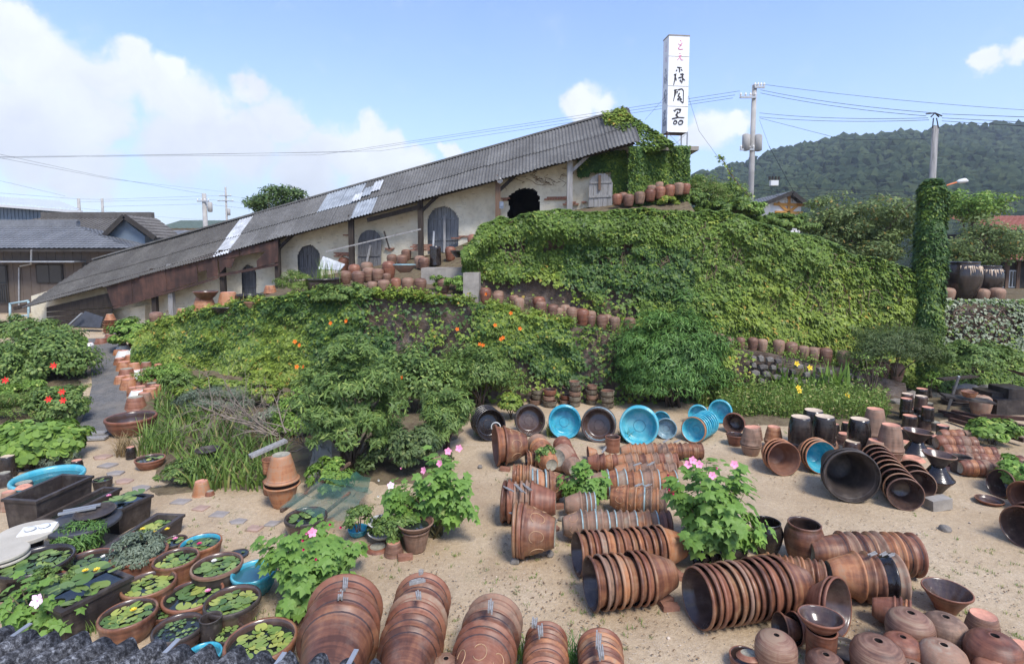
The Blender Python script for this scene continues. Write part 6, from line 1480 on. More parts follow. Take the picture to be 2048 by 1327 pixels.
# round table tops
def slab_disc(x, y, w_, z, th, mat, label, leg=True, name='round_table'):
    c = G(x, y, z); r = w_ * mpp(c) / 2; e = empty(name, (c.x, c.y, 0)); tag(e, label, 'table' if leg else 'disc')
    q = MB(); q.tube([(0, 0, z - th), (0, 0, z - th + .012), (0, 0, z - .012), (0, 0, z)], [r * .97, r, r, r * .97], 32); q.build('top', mat, e)
    if leg: q = MB(); q.tube([(0, 0, 0), (0, 0, z - th)], [r * .45, r * .5], 20); q.build('pedestal', M['blackmat'], e, True)
    return e, c, r
M['cream'] = plain('cream stoneware slab', (.46, .42, .35), .8, .2, .12, 3); M['slategrey'] = plain('dark slate disc', (.05, .052, .06), .5, .4, .25, 5)
_, c, r = slab_disc(54, 1062, 100, .46, .07, M['cream'], 'round cream table top with a white tray on it')
tr = empty('tray', (c.x + .12, c.y + .05, .461), (0, 0, .45)); tag(tr, 'white square tray on the cream table top', 'tray'); q = MB(); q.box((0, 0, .008), (.42, .3, .016)); q.build('plate', M['white'], tr)
for k in range(2):
    e = empty('saucer', (c.x + .05 + .13 * k, c.y + .0 + .1 * k, .478)); tag(e, ['nearer white saucer lying on the tray', 'farther white saucer lying on the tray'][k], 'saucer'); q = MB(); q.tube([(0, 0, 0), (0, 0, .02), (0, 0, .045)], [.04, .075, .05], 16); q.build('body', M['white'], e, True)
slab_disc(4, 1103, 86, .5, .05, M['cream'], 'cream disc at the left photo edge, upper one'); slab_disc(6, 1112, 86, .43, .04, M['cream'], 'cream disc at the left photo edge, lower one', False, 'stone_disc')
_, c, r = slab_disc(168, 1040, 126, .44, .06, M['slategrey'], 'dark round table carrying a shallow black plate')
pot('dish', 'blackmat', Vector((c.x + .06, c.y + .16, .45)), r * 1.15, 'shallow black plate on the dark round table', Quaternion((1, 0, 0), R(3)), name='plate', cat='plate', sz=.8)
for k in range(2): stick(c + Vector((-.42, .02 + .1 * k, .09)), c + Vector((.0, .26 + .1 * k, .09)), .05, ['nearer grey rail beside the black plate', 'farther grey rail beside the black plate'][k], 'metal', .03, 'rail', 'rail')
up('dish', 'redlid', 48, 978, 28, 'terracotta lid with a hole on the dark jar', True, z=.5, name='lid', cat='lid')
up('barrel', 'blackmat', 50, 1000, 34, 'dull dark jar under the terracotta lid', True, sz=.8, group='upturned jars left of the yard')
p = G(424, 1290); e = pot('pipe', 'blackmat', p, 42 * mpp(p), 'tall dark cylinder pot standing among the lily bowls', name='cylinder_pot', sz=.95)

# stepping stones, stones, bricks, boards
for i, (x, y, w_) in enumerate(((205, 914, 32), (215, 931, 34), (231, 947, 30), (248, 963, 32), (282, 977, 34), (362, 1004, 36), (402, 1017, 34), (438, 1030, 38), (476, 1044, 30), (508, 1058, 34), (545, 1048, 30))):
    p = G(x, y); s_ = w_ * mpp(p); q = MB(); n = random.choice((4, 5, 4)); q2 = [(s_ * .58 * math.cos(2 * math.pi * k / n + .6 + random.uniform(-.15, .15)), s_ * .46 * math.sin(2 * math.pi * k / n + .6 + random.uniform(-.15, .15))) for k in range(n)]
    q.add([(a, b, -.02) for a, b in q2] + [(a, b, .022) for a, b in q2] + [(a * .95, b * .95, .03) for a, b in q2], [tuple(range(2 * n, 3 * n))] + [(k + n * L_, (k + 1) % n + n * L_, (k + 1) % n + n * (L_ + 1), k + n * (L_ + 1)) for k in range(n) for L_ in (0, 1)])
    o = q.build('stepping_stone', M['slabpink' if i % 3 == 0 else 'slabstone'], None, False, p); tag(o, f'{ordn(i)} flat stepping stone from the asphalt path', 'stone', 'stepping stones')
def rock(x, y, w_, mat, label, sq=.7, name='stone', z=None, group='loose stones in the yard'):
    p = G(x, y) if z is None else G(x, y, z); s_ = w_ * mpp(p) / 2; v, f = ico(2); n_ = random.randint(0, 999)
    v = v * (1 + (fbm(v[:, 0] * 1.7 + n_, v[:, 1] * 1.7 + v[:, 2], n_)[:, None] - .5) * .9) * np.array([s_, s_ * .8, s_ * sq])
    o = mobj(name, v, f.tolist(), mat, None, False, None, p + Vector((0, 0, s_ * sq * .5))); o.rotation_euler.z = random.uniform(0, 6); return tag(o, label, 'stone', group)
def bricko(p, yaw, label, mat='brick', dims=(.22, .11, .07), tilt=0, name='brick'):
    q = MB(); q.box((0, 0, dims[2] / 2), dims); o = q.build(name, M[mat], None, False, p); o.rotation_euler = (tilt, random.uniform(-.1, .1), yaw); return tag(o, label, 'brick', 'loose bricks')
for i, (x, y, w_, m_) in enumerate(((1098, 1094, 20, 'brick'), (1100, 1110, 18, 'stone'), (1105, 1045, 22, 'stone'), (1125, 1040, 18, 'stone'), (1135, 1055, 16, 'stone'), (1112, 1060, 18, 'brick'), (1140, 1035, 14, 'stone'), (1030, 1125, 24, 'stone'), (1888, 1060, 22, 'stone'), (1716, 1170, 20, 'stone'), (960, 935, 12, 'stone'))):
    rock(x, y, w_, M[m_], ['reddish rock propping the large decorated stack', 'lower rock propping the large decorated stack', 'rock between the grey rows', 'rock beside the blue edged row', 'small rock under the grey row', 'brick coloured rock by the mixed row', 'pebble behind the grey row', 'saddle shaped rock before the large stack', 'mossy stone alone on the sand', 'curved stone before the black ringed row', 'small rock near the coil decorated pair'][i])
for i, (x, y, yaw) in enumerate(((1345, 1150, .3), (1356, 1156, -.2), (1330, 1205, .5), (1340, 1218, .1), (1355, 930, .2), (1064, 935, .4), (1010, 940, -.2), (1670, 1135, .6), (1690, 1180, -.4), (1700, 1192, .3), (1450, 1150, .1), (810, 1118, .25), (1120, 1015, .3), (1106, 1000, .2))):
    bricko(G(x, y), yaw, f'{ordn(i)} loose brick wedged by the pot rows, counted from the long brown row')
bricko(G(1876, 1016), .15, 'grey concrete block lying beside the stacked dark pots', 'concrete', (.4, .2, .2), 0, 'concrete_block')
for i, (a, b) in enumerate((((1008, 972), (1026, 982)), ((1030, 968), (1048, 985)), ((1044, 965), (1062, 980)), ((1204, 905), (1212, 893)), ((1268, 930), (1282, 925)), ((1296, 930), (1310, 922)), ((1326, 884), (1340, 876)), ((1348, 884), (1362, 878)), ((1270, 972), (1284, 966)), ((1288, 973), (1302, 967)), ((1020, 1024), (1032, 1028)), ((1738, 1110), (1752, 1104)), ((1762, 1110), (1774, 1104)), ((1776, 1112), (1790, 1106)))):
    zz = .52 if a[1] < 960 else .68; p, q_ = G(*a, zz), G(*b, zz + .02); stick(p, q_, .05, f'{ordn(i)} grey wooden wedge between the nested rows, from the coil pair')
for i, (x, y, x2, y2) in enumerate(((1068, 1252, 1070, 1236), (1082, 1272, 1080, 1250), (1196, 1300, 1198, 1262), (1204, 1320, 1200, 1290), (680, 1198, 682, 1180), (690, 1176, 692, 1150), (818, 1166, 850, 1158), (838, 1196, 836, 1182), (980, 1225, 982, 1200), (842, 1146, 842, 1140))):
    zz = .84 if x < 1000 else .62; a, b = G(x, y, zz), G(x2, y2, zz); stick(a, b, .06, f'{ordn(i)} weathered splinter of wood on the bottom stacks', 'greywood', .04)
for k in range(2):
    p = G(1456 + 19 * k, 1136); e = empty('marker_post', p); tag(e, ['left white marker post with brown cap before the urn', 'right white marker post with brown cap before the urn'][k], 'post'); q = MB(); q.tube([(0, 0, 0), (0, 0, .34)], .035, 10); q.build('shaft', M['white'], e, True)
    q = MB(); q.tube([(0, 0, .335), (0, 0, .40), (0, 0, .42)], [.042, .042, .03], 10); q.build('cap', M['rust'], e, True)
p = G(992, 850, .45); q = MB(); q.tube([(.11 * math.cos(t), 0, .11 * math.sin(t)) for t in np.linspace(0, 6.3, 20)], .012, 6, 0, False); o = q.build('ring', M['white'], None, True, p + Vector((0, -.12, 0))); tag(o, 'white ring leaning inside the black bowl', 'ring')
# boards across the path end
for k, (y, t) in enumerate(((868, .05), (878, .02))):
    a, b = G(152, y + 4), G(214, y); o = stick(a + Vector((0, 0, .05)), b + Vector((0, 0, .05)), .22, ['upper weathered board across the path end', 'lower weathered board across the path end'][k], 'greywood', .05, 'board', 'board')
# concrete steps and pillar at the end of the terrace, coping blocks
def block(px0, px1, y0, y1, Y, D_, mat, label, name='concrete_block', cat='block'):
    a, b = P(px0, y0, Y), P(px1, y1, Y); q = MB(); q.box((0, D_ / 2, 0), (b.x - a.x, D_, a.z - b.z)); o = q.build(name, M[mat], None, False, ((a.x + b.x) / 2, Y, (a.z + b.z) / 2)); return tag(o, label, cat)
block(842, 930, 536, 600, 18.6, 1.5, 'concrete', 'rough concrete step behind the terrace jars'); block(926, 958, 546, 612, 17.5, 1.2, 'concrete', 'concrete pillar at the head of the jar ramp', 'concrete_pillar', 'pillar')
for i in range(12):
    x = 792 + i * 12; a = P(x, 588, 17.75); q = MB(); q.box((0, 0, 0), (.18, .2, .16)); o = q.build('coping_block', M['brick' if i % 3 else 'concrete'], None, False, (a.x, a.y, float(zF(a.x)) + .04)); o.rotation_euler.z = random.uniform(-.08, .08); tag(o, f'{ordn(i)} coping block along the terrace edge, from the tub side', 'block', 'coping blocks on the terrace edge')
# stones in the ramp wall: proud blocks
M['wallstone'] = plain('dark wall stone', (.10, .09, .085), .9, .15, .4, 5, 0, .6); M['wallstone2'] = plain('grey wall stone', (.17, .155, .14), .9, .15, .4, 5, 0, .6)
for r_ in range(4):
    X_ = P(1500, 720, 17.0).x
    while X_ < P(1725, 720, 17.0).x:
        wd = random.uniform(.16, .38); X_ += wd + .03; top = float(zF(X_)) - .16 - r_ * .24 + random.uniform(-.02, .02)
        if top < .1 or random.random() < .25: continue
        v, f = ico(1); v = v * (1 + RNG.uniform(-.16, .16, (len(v), 1))); v = np.sign(v) * np.abs(v) ** .6 * np.array([wd / 2, .1, random.uniform(.08, .115)])
        mobj('stone', v, f.tolist(), M[pick(['wallstone', 'wallstone2'])], lw, False, None, (X_ - wd / 2, 17.04, top))
# long pole, white board, plank on the terrace
o = stick(P(652, 503, 20.5), P(842, 458, 21.2), .05, 'long thin pole slanting in front of the kiln doors', 'greywood', .05, 'pole', 'pole'); o = stick(P(779, 498, 21), P(768, 462, 21), .05, 'dark rod leaning on the kiln wall above the jars', 'darkwood', .05, 'rod', 'rod')
v = [P(636, 538, 20.2), P(646, 512, 20.6), P(690, 528, 20.6), P(680, 540, 20.2)]; q = MB(); q.add([tuple(p) for p in v] + [tuple(p + Vector((0, .03, -.02))) for p in v], [(0, 1, 2, 3), (7, 6, 5, 4)] + [(i, i + 4, (i + 1) % 4 + 4, (i + 1) % 4) for i in range(4)]); tag(q.build('white_panel', M['frp']), 'white panel propped against the kiln behind the tub', 'panel')
# clutter by the kiln mouth
v = [P(140, 652, 24), P(170, 622, 24.2), P(206, 634, 24), P(200, 655, 23.8)]; q = MB(); q.add([tuple(p) for p in v] + [tuple(p + Vector((0, .06, 0))) for p in v], [(0, 1, 2, 3), (7, 6, 5, 4)] + [(i, i + 4, (i + 1) % 4 + 4, (i + 1) % 4) for i in range(4)]); tag(q.build('metal_sheet', M['slategrey']), 'dark metal sheet propped at the kiln mouth', 'sheet')
stick(P(122, 664, 23.6), P(164, 626, 23.8), .14, 'grey board leaning at the kiln mouth', 'metal', .05, 'board', 'board')
for k, (x0, y0, x1, y1) in enumerate(((20, 605, 20, 650), (56, 600, 56, 650), (20, 606, 56, 600), (24, 634, 54, 630))):
    pass
e = empty('pipe_frame', P(38, 650, 27)); tag(e, 'pale blue pipe frame left of the kiln end', 'frame'); M['pipeblue'] = plain('pale blue paint', (.30, .42, .45), .5)
for x0, y0, x1, y1 in ((20, 606, 20, 655), (57, 602, 57, 655), (20, 607, 57, 601), (22, 634, 57, 630)): q = MB(); q.tube([P(x0, y0, 27) - e.location, P(x1, y1, 27) - e.location], .05, 6); q.build('bar', M['pipeblue'], e, True)
# black crates, rusty rails and planks on the right
for i, (x0, x1, y0, y1) in enumerate(((1995, 2060, 800, 830), (2018, 2062, 778, 802), (1984, 2030, 786, 804))):
    block(x0, x1, y0, y1, 15.6 + .15 * i, .7, 'blackmat', ['lower black crate beside the round tan jar', 'upper black crate at the right photo edge', 'flat black box on the lower crate'][i], 'crate', 'crate')
for i, (x0, y0, x1, y1) in enumerate(((1890, 828, 2060, 866), (1905, 822, 2060, 856), (1900, 838, 2050, 880), (1960, 830, 2060, 838), (1880, 822, 1975, 846))): stick(G(x0, y0, .1), G(x1, y1, .1 + .03 * i), .12, f'{ordn(i)} rusty steel rail lying behind the clay pipes', 'rustiron', .1, 'rusty_rail', 'rail')
stick(G(1885, 790, .7), G(1985, 803, .62), .5, 'black plank roofing the dark round jar', 'blackmat', .05, 'plank', 'plank'); stick(G(1895, 820, .1), P(1918, 752, 15.2), .05, 'thin grey pole leaning over the tub', 'metal', .05, 'pole', 'pole')
stick(G(1880, 758, 1.0), G(1950, 752, 1.0), .2, 'dark board beneath the vine wall', 'darkwood', .05, 'board', 'board'); stick(P(2030, 742, 15.4), P(2064, 756, 15.4), .5, 'rusty corrugated scrap at the right edge', 'rustiron', .03, 'metal_sheet', 'sheet')
for i, (x, y, w_) in enumerate(((1930, 762, 60), (1990, 770, 70), (1830, 775, 50), (1800, 785, 40), (2030, 780, 60), (1820, 800, 40))):
    p = G(x, y, 0); o = rock(x, y + 25, w_, M['stone' if i % 2 else 'slabstone'], f'{ordn(i)} grey rubble heap below the vine wall', .45, 'rubble', None, 'rubble heaps below the vine wall')
# plastic scrap on the sand
o = rock(1890, 1058, 14, M['frpblue'], 'crumpled clear plastic scrap on the sand', .4, 'plastic_scrap'); o['category'] = 'litter'

# shed roof below the viewpoint
A_, B_2 = G(-30, 1256, 2.75), G(800, 1332, 2.75); d = (B_2 - A_); L = d.length; d.normalize(); bk = Vector((d.y, -d.x, 0)); bk = bk if bk.y < 0 else -bk
e = empty('shed_roof', (A_.x, A_.y, 0)); tag(e, 'mottled corrugated shed roof edge along the lower photo corner', 'roof'); v = []; f = []; n = int(L / .135 * 16); m_ = 14
for i in range(n + 1):
    s = L * i / n; pr = math.cos(2 * math.pi * s / .135); hh = .031 * (abs(pr) ** .6 * (1 if pr > 0 else -1))
    for th in (0, -.012):
        for j in range(m_):
            t = j / (m_ - 1) * 1.5; p = A_ + d * s + bk * (t + .012 * math.sin(s * 31) + .01 * vnoise(s * 40, 1)) ; v.append((p.x - A_.x, p.y - A_.y, 2.75 + hh + th + t * .2 + (float(vnoise(s * 60, t * 60, 4)) - .5) * .003))
w2 = 2 * m_
for i in range(n):
    for j in range(m_ - 1): f.append((i * w2 + j, (i + 1) * w2 + j, (i + 1) * w2 + j + 1, i * w2 + j + 1))
    f.append((i * w2, i * w2 + m_, (i + 1) * w2 + m_, (i + 1) * w2))
    for j in range(m_ - 1): f.append((i * w2 + m_ + j, i * w2 + m_ + j + 1, (i + 1) * w2 + m_ + j + 1, (i + 1) * w2 + m_ + j))
def shedmat():
    n_ = NT('lichened cement sheet'); co = n_.coord('Object'); a = n_.noise(co, 9, 6, .7); b = n_.noise(co, 42, 6, .8)
    c = n_.ramp(b, [(.34, (.018, .018, .02)), (.45, (.05, .05, .054)), (.55, (.17, .17, .18)), (.66, (.46, .47, .48))]); n_.col(n_.mix(n_.ramp(a, [(.4, (0, 0, 0)), (.65, (1, 1, 1))]), n_.mix(.6, c, (.018, .018, .02)), c)).rs(.95, .15); n_.bump(n_.math('ADD', a, b), .4, .008); return n_.mat
mobj('corrugated_sheet', v, f, shedmat(), e, True)
for x, y in ((345, 1290), (560, 1318), (706, 1312), (45, 1258)):
    p = G(x, y, 2.79) - e.location; q = MB(); q.bar(p + bk * .05, p - bk * .04 + Vector((0, 0, .004)), .022, .006); q.build('hook_bolt', M['metal'], e)

# ================================================================== plants
TM = {
    'ivy': np.array([(0, 0, 0), (.30, .02, -.05), (.52, .38, -.10), (.22, .50, 0), (0, 1, -.12), (-.22, .50, 0), (-.52, .38, -.10), (-.30, .02, -.05)]),
    'oval': np.array([(0, 0, 0), (.22, .3, .04), (.2, .65, .03), (0, 1, -.08), (-.2, .65, .03), (-.22, .3, .04)]),
    'round': np.array([(0, 0, 0), (.34, .18, .04), (.42, .55, .03), (.2, .9, -.02), (-.2, .9, -.02), (-.42, .55, .03), (-.34, .18, .04)]),
    'lance': np.array([(0, 0, 0), (.075, .3, .02), (.065, .7, -.02), (0, 1, -.14), (-.065, .7, -.02), (-.075, .3, .02)]),
    'dia': np.array([(0, 0, 0), (.27, .45, .04), (0, 1, -.06), (-.27, .45, .04)]),
    'maple': np.array([(0, 0, 0), (.16, -.10, -.02), (.46, .06, -.07), (.36, .26, 0), (.60, .55, -.10), (.24, .60, 0), (0, 1.0, -.12), (-.24, .60, 0), (-.60, .55, -.10), (-.36, .26, 0), (-.46, .06, -.07), (-.16, -.10, -.02)]),
    'pinn': np.array([(0, 0, 0), (.13, .12, 0), (.05, .24, 0), (.17, .36, -.02), (.05, .48, -.02), (.17, .60, -.04), (.05, .70, -.05), (.10, .84, -.08), (0, 1, -.12), (-.10, .84, -.08), (-.05, .70, -.05), (-.17, .60, -.04), (-.05, .48, -.02), (-.17, .36, -.02), (-.05, .24, 0), (-.13, .12, 0)]),
}
def nrm_(a): return a / np.maximum(1e-9, np.linalg.norm(a, axis=1, keepdims=True))
def leafV(Pt, N, T, size, tm):
    N = nrm_(N); T = nrm_(T - N * np.sum(T * N, 1, keepdims=True)); B = np.cross(T, N); t = TM[tm]
    V = Pt[:, None, :] + np.asarray(size)[:, None, None] * (t[None, :, 0, None] * B[:, None] + t[None, :, 1, None] * T[:, None] + t[None, :, 2, None] * N[:, None])
    return V.reshape(-1, 3)
def leaves(name, Pt, N, T, size, tm, mat, parent=None):
    if len(Pt) == 0: return None
    o = bpy.data.objects.new(name, bulk(name, leafV(np.asarray(Pt, float), np.asarray(N, float), np.asarray(T, float), np.asarray(size, float), tm), len(TM[tm]), mat)); return link(o, parent)
def rvec(n): return nrm_(RNG.normal(size=(n, 3)))
def bidx(name, V, Fq, mat, parent=None, smooth=True):
    me = bpy.data.meshes.new(name); me.vertices.add(len(V)); me.vertices.foreach_set('co', np.ascontiguousarray(V, dtype=np.float32).ravel())
    Fq = np.asarray(Fq, dtype=np.int32); k = Fq.shape[1]; me.loops.add(Fq.size); me.loops.foreach_set('vertex_index', Fq.ravel()); me.polygons.add(len(Fq))
    me.polygons.foreach_set('loop_start', np.arange(0, Fq.size, k, dtype=np.int32)); me.polygons.foreach_set('loop_total', np.full(len(Fq), k, dtype=np.int32))
    if smooth: me.polygons.foreach_set('use_smooth', np.ones(len(Fq), dtype=bool))
    me.materials.append(mat); me.update(); me.validate(); return link(bpy.data.objects.new(name, me), parent)
def blades(name, base, h, wd, lean, mat, parent=None, seg=4):
    """grass and reed blades: bent tapering strips"""
    base = np.asarray(base, float); n = len(base); h = np.broadcast_to(h, n); a = RNG.uniform(0, 6.283, n); d = np.stack([np.cos(a), np.sin(a), np.zeros(n)], 1); sd = np.stack([-np.sin(a), np.cos(a), np.zeros(n)], 1)
    ln = RNG.uniform(.3, 1, n) * lean; V = np.zeros((n, seg + 1, 2, 3))
    for k in range(seg + 1):
        t = k / seg; c = base + d * (h * ln * t ** 1.8)[:, None]; c[:, 2] += h * t * (1 - .45 * ln * t)
        ww = wd * (1 - t) ** .6 * (.6 + .8 * t * (1 - t) * 2) + .0012
        V[:, k, 0] = c - sd * ww; V[:, k, 1] = c + sd * ww
    i0 = np.arange(n)[:, None] * (seg + 1) * 2; k = np.arange(seg)[None] * 2
    Fq = np.stack([i0 + k, i0 + k + 1, i0 + k + 3, i0 + k + 2], -1).reshape(-1, 4); return bidx(name, V.reshape(-1, 3), Fq, mat, parent)

L = {}
L['ivy'] = leafmat('ivy green', (.05, .098, .02), (.19, .285, .05), (.30, .36, .068), .05, .25)
L['ivyyel'] = leafmat('ivy yellow green', (.095, .155, .026), (.30, .385, .060), (.42, .30, .06), .03, .25)
L['ivydark'] = leafmat('shaded ivy green', (.027, .068, .021), (.090, .165, .039), (.150, .225, .045), .04, .2)  # darkest of the ivy leaf greens, mixed in by patches
L['shrub'] = leafmat('garden shrub green', (.07, .13, .034), (.23, .335, .085), (.30, .38, .10), .08, .3)
L['light'] = leafmat('light green leaves', (.105, .195, .038), (.285, .435, .083), (.420, .495, .120), .06, .3)
L['dark'] = leafmat('dark fine leaves', (.05, .085, .03), (.15, .21, .07), (.20, .24, .08), .05, .25)
L['willow'] = leafmat('narrow green leaves', (.053, .128, .033), (.180, .330, .075), (.255, .390, .105), .05, .25)
L['cherry'] = leafmat('cherry tree green', (.10, .145, .05), (.27, .345, .12), (.36, .26, .08), .05, .35, .3)
L['tree'] = leafmat('far tree green', (.045, .090, .030), (.150, .225, .068), (.210, .270, .090), .05, .3, .3)
L['grass'] = leafmat('grass green', (.075, .143, .030), (.270, .375, .083), (.450, .405, .165), .08, .3)
L['reed'] = leafmat('reed green', (.065, .125, .028), (.22, .32, .065), (.34, .31, .11), .08, .3)
L['dry'] = leafmat('dry straw', (.20, .13, .06), (.38, .28, .14), None, 0, .2)
L['greyleaf'] = leafmat('grey green leaves', (.10, .13, .085), (.24, .29, .20), None, 0, .2)
L['pale'] = leafmat('pale variegated leaves', (.12, .17, .09), (.46, .50, .36), None, 0, .25)
L['hib'] = leafmat('hibiscus green', (.112, .217, .045), (.277, .450, .090), (.390, .510, .120), .06, .3, 1.2)
L['litter'] = leafmat('fallen leaves', (.10, .06, .035), (.26, .17, .09), None, 0, 0, 2)

def ivy_patch(name, label, surf, n, size, dens, mats, cat='ivy', parts=True, group='ivy curtains'):
    """surf(s,t)->point,outward normal; dens(s,t)->0..1; mats(s,t)->index of material"""
    e = empty(name); tag(e, label, cat, group); S = RNG.random(n * 2); Tt = RNG.random(n * 2); keep = RNG.random(n * 2) < dens(S, Tt); S, Tt = S[keep][:n], Tt[keep][:n]
    Pt, N = surf(S, Tt); k = len(S); mi = mats(S, Tt); down = np.tile([0, 0, -1.0], (k, 1)); Nn = N + np.array([0, 0, .55]) + rvec(k) * .5; T = down + rvec(k) * .55 + N * .35; sz = size * RNG.uniform(.6, 1.25, k)
    for i, m in enumerate(('ivyyel', 'ivy', 'ivydark')):
        q = mi == i
        if q.any(): leaves('leaves', Pt[q], Nn[q], T[q], sz[q], 'ivy', L[m], e)
    return e
# --- upper wall
ux0, ux1 = XU0 - .2, P(1846, 552, YU).x
zbv = np.vectorize(zb)
def surf_u(S, T):
    x = ux0 + (ux1 - ux0) * S; t = T * 1.18; lo = zbv(x); hi = zU(x); tt = np.minimum(t, 1); z = lo + (hi - lo) * tt
    lump = (fbm(x * .9, z * 1.1, 40) - .35) * .7 + (fbm(x * 2.6, z * 3.2, 47) - .4) * .42; ov = np.exp(-((tt - .86) / .17) ** 2) * np.clip((7.5 - x) / 5, .25, 1)
    y = YU - .3 * (1 - tt) - .04 - np.clip(lump, 0, 1) * .75 - ov * .55 * fbm(x * .6, 3.3, 41) * 2 + np.maximum(0, t - 1) * 5.0
    z = z + .10 * np.clip((t - .85) / .15, 0, 1) + np.clip((t - .8) / .2, 0, 1) * (fbm(x * 1.6, y * .8, 49) - .5) * .35 + (fbm(x * 2, y, 9) - .5) * .1
    up_ = np.clip((t - .92) * 6, 0, 1)
    return np.stack([x, y - RNG.random(len(x)) * .1, z], 1), np.stack([(fbm(x * 1.4, z, 44) - .5) * 1.2, -1 + up_ * .8, .15 + up_], 1)
def dens_u(S, T):
    x = ux0 + (ux1 - ux0) * S; t = T * 1.18; n_ = fbm(x * .55, t * 2.2, 50); thr = np.clip(1.25 - t * 1.9, .0, 1) * np.clip((6.5 - x) / 5.5, .18, 1)
    d = np.clip((n_ - thr * .95 + .16) * 3.2, .05, 1); gap = (np.abs(t - .70) < .055) & (x < 5.2) & (fbm(x * 1.3, 2.2, 52) > .44)
    bare = (x < 4.3) & (t < .16 + .34 * fbm(x * .7, 1.7, 55)) & (x > XU0 + .3)
    d = np.where(bare, d * .22, d); rec = (np.abs(t - .60) < .05) & (x < 4.8) & (fbm(x * .9, 5.1, 56) > .4)
    return np.where(gap, .10, np.where(rec, d * .35, d))
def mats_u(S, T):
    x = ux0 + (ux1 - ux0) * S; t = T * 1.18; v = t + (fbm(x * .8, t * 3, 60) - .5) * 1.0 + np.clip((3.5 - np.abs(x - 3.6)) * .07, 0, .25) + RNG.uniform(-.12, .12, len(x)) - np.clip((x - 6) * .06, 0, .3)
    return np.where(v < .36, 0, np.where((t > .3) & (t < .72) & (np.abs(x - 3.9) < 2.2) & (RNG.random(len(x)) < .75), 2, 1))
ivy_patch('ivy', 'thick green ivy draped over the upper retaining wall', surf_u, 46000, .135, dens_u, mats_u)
# --- lower wall
lx0, lx1 = X0 - .1, P(1500, 700, 17.3).x
def surf_l(S, T):
    x = lx0 + (lx1 - lx0) * S; t = T * 1.12; lo = terr(x, yF(x)) - .05; hi = zF(x); tt = np.minimum(t, 1); z = lo + (hi - lo) * tt
    t = np.where(x > XU0, t * .9, t); y = yF(x) - .25 * (1 - tt) - .05 - np.clip(fbm(x * .8, z * .9, 70) - .33, 0, 1) * .6 - np.clip(fbm(x * 2.5, z * 3, 71) - .4, 0, 1) * .4 + np.maximum(0, t - 1) * 4.0
    up_ = np.clip((t - .9) * 6, 0, 1); z = z + np.where(t > 1, .06, 0) + (fbm(x * 2, y, 9) - .5) * .12
    return np.stack([x, y - RNG.random(len(x)) * .1, z], 1), np.stack([(fbm(x * 1.4, z, 74) - .5) * 1.2, -1 + up_ * .8, .15 + up_], 1)
def dens_l(S, T):
    x = lx0 + (lx1 - lx0) * S; t = T * 1.12; n_ = fbm(x * .6, t * 2.4, 80); left = np.clip((-4.5 - x) / 2, 0, 1)
    return np.clip((n_ - .36 + left * .5 - np.clip((x + 1.5) * .06, 0, .2) - np.clip(.45 - t, 0, 1) * (1 - left) * .5) * 3.4, .05, 1)
def mats_l(S, T):
    x = lx0 + (lx1 - lx0) * S; n_ = fbm(x * .55, T * 2.5, 90) + RNG.uniform(-.16, .16, len(x)); return np.where(n_ < .52, 0, np.where(n_ < .68, 1, 2))
ivy_patch('ivy', 'yellowish green creeper covering the lower retaining wall', surf_l, 46000, .125, dens_l, mats_l)
# ragged shrubs of creeper along the terrace edge
def edge_tufts():
    e = empty('creeper'); tag(e, 'leafy creeper tufts along the terrace edge below the jars', 'creeper'); Pt = []; 
    for k in range(70):
        x = RNG.uniform(X0 + .3, XU0 + 3.5); c = np.array([x, yF(x) - .05 + RNG.uniform(-.15, .1), zF(x) + RNG.uniform(-.05, .06)]); r = RNG.uniform(.12, .3); Pt.append(c + rvec(130) * r * RNG.uniform(.3, 1, (130, 1)) * np.array([1.3, 1, .9]))
    Pt = np.concatenate(Pt); k = len(Pt); leaves('leaves', Pt, rvec(k) + [0, -.5, .9], rvec(k) + [0, -.3, -.3], RNG.uniform(.06, .12, k), 'ivy', L['ivyyel'], e)
edge_tufts()
# dry stems and bare vines on the two walls
def stems(label, x0, x1, surf_y, lo, hi, n, name='bare_vine'):
    q = MB()
    for k in range(n):
        x = random.uniform(x0, x1); z = float(lo(x)) + random.random() * (float(hi(x)) - float(lo(x))); pts = []
        for j in range(6):
            pts.append((x, surf_y(x) - .2 - random.random() * .06, z)); x += random.uniform(-.22, .22); z -= random.uniform(-.02, .3); x = min(max(x, x0), x1)
        q.tube(pts, [.014, .013, .012, .01, .008, .005], 4, 0, False)
    return tag(q.build(name, M['vine']), label, 'vine')
stems('tangle of bare brown stems on the upper wall', ux0 + .2, ux1 - .3, lambda x: YU - .12, zb, zU, 220)
stems('tangle of bare brown stems on the lower wall', lx0 + 2, lx1, lambda x: float(yF(x)) - .06, lambda x: 0, zF, 200)
# --- ivy column
cx_ = P(1846, 690, 18.6).x; czt = P(1846, 357, 18.6).z
def surf_c(S, T):
    a = S * 2 * math.pi; z = .6 + (czt - .6) * T; r = (.27 + .16 * fbm(a * 1.0, z * 1.3, 33) + .22 * np.clip(fbm(np.cos(a) * 1.6 + 5, z * 2.4 + np.sin(a) * 1.6, 35) - .4, 0, 1) + .07 * np.exp(-((T - .62) / .2) ** 2) - .06 * T ** 6) * np.sqrt(np.clip((1.015 - T) * 16, .02, 1)); return np.stack([cx_ + r * np.cos(a) + .12 * (1 - T), 18.6 + r * np.sin(a), z], 1), np.stack([np.cos(a), np.sin(a), .2 + 2 * (T > .97)], 1)
e = ivy_patch('ivy_column', 'tall column of ivy wrapped round a pole', surf_c, 9500, .15, lambda S, T: np.ones_like(S), lambda S, T: np.where(fbm(S * 5, T * 6, 3) + RNG.uniform(-.2, .2, len(S)) < .5, 1, 2), 'ivy', group=None)
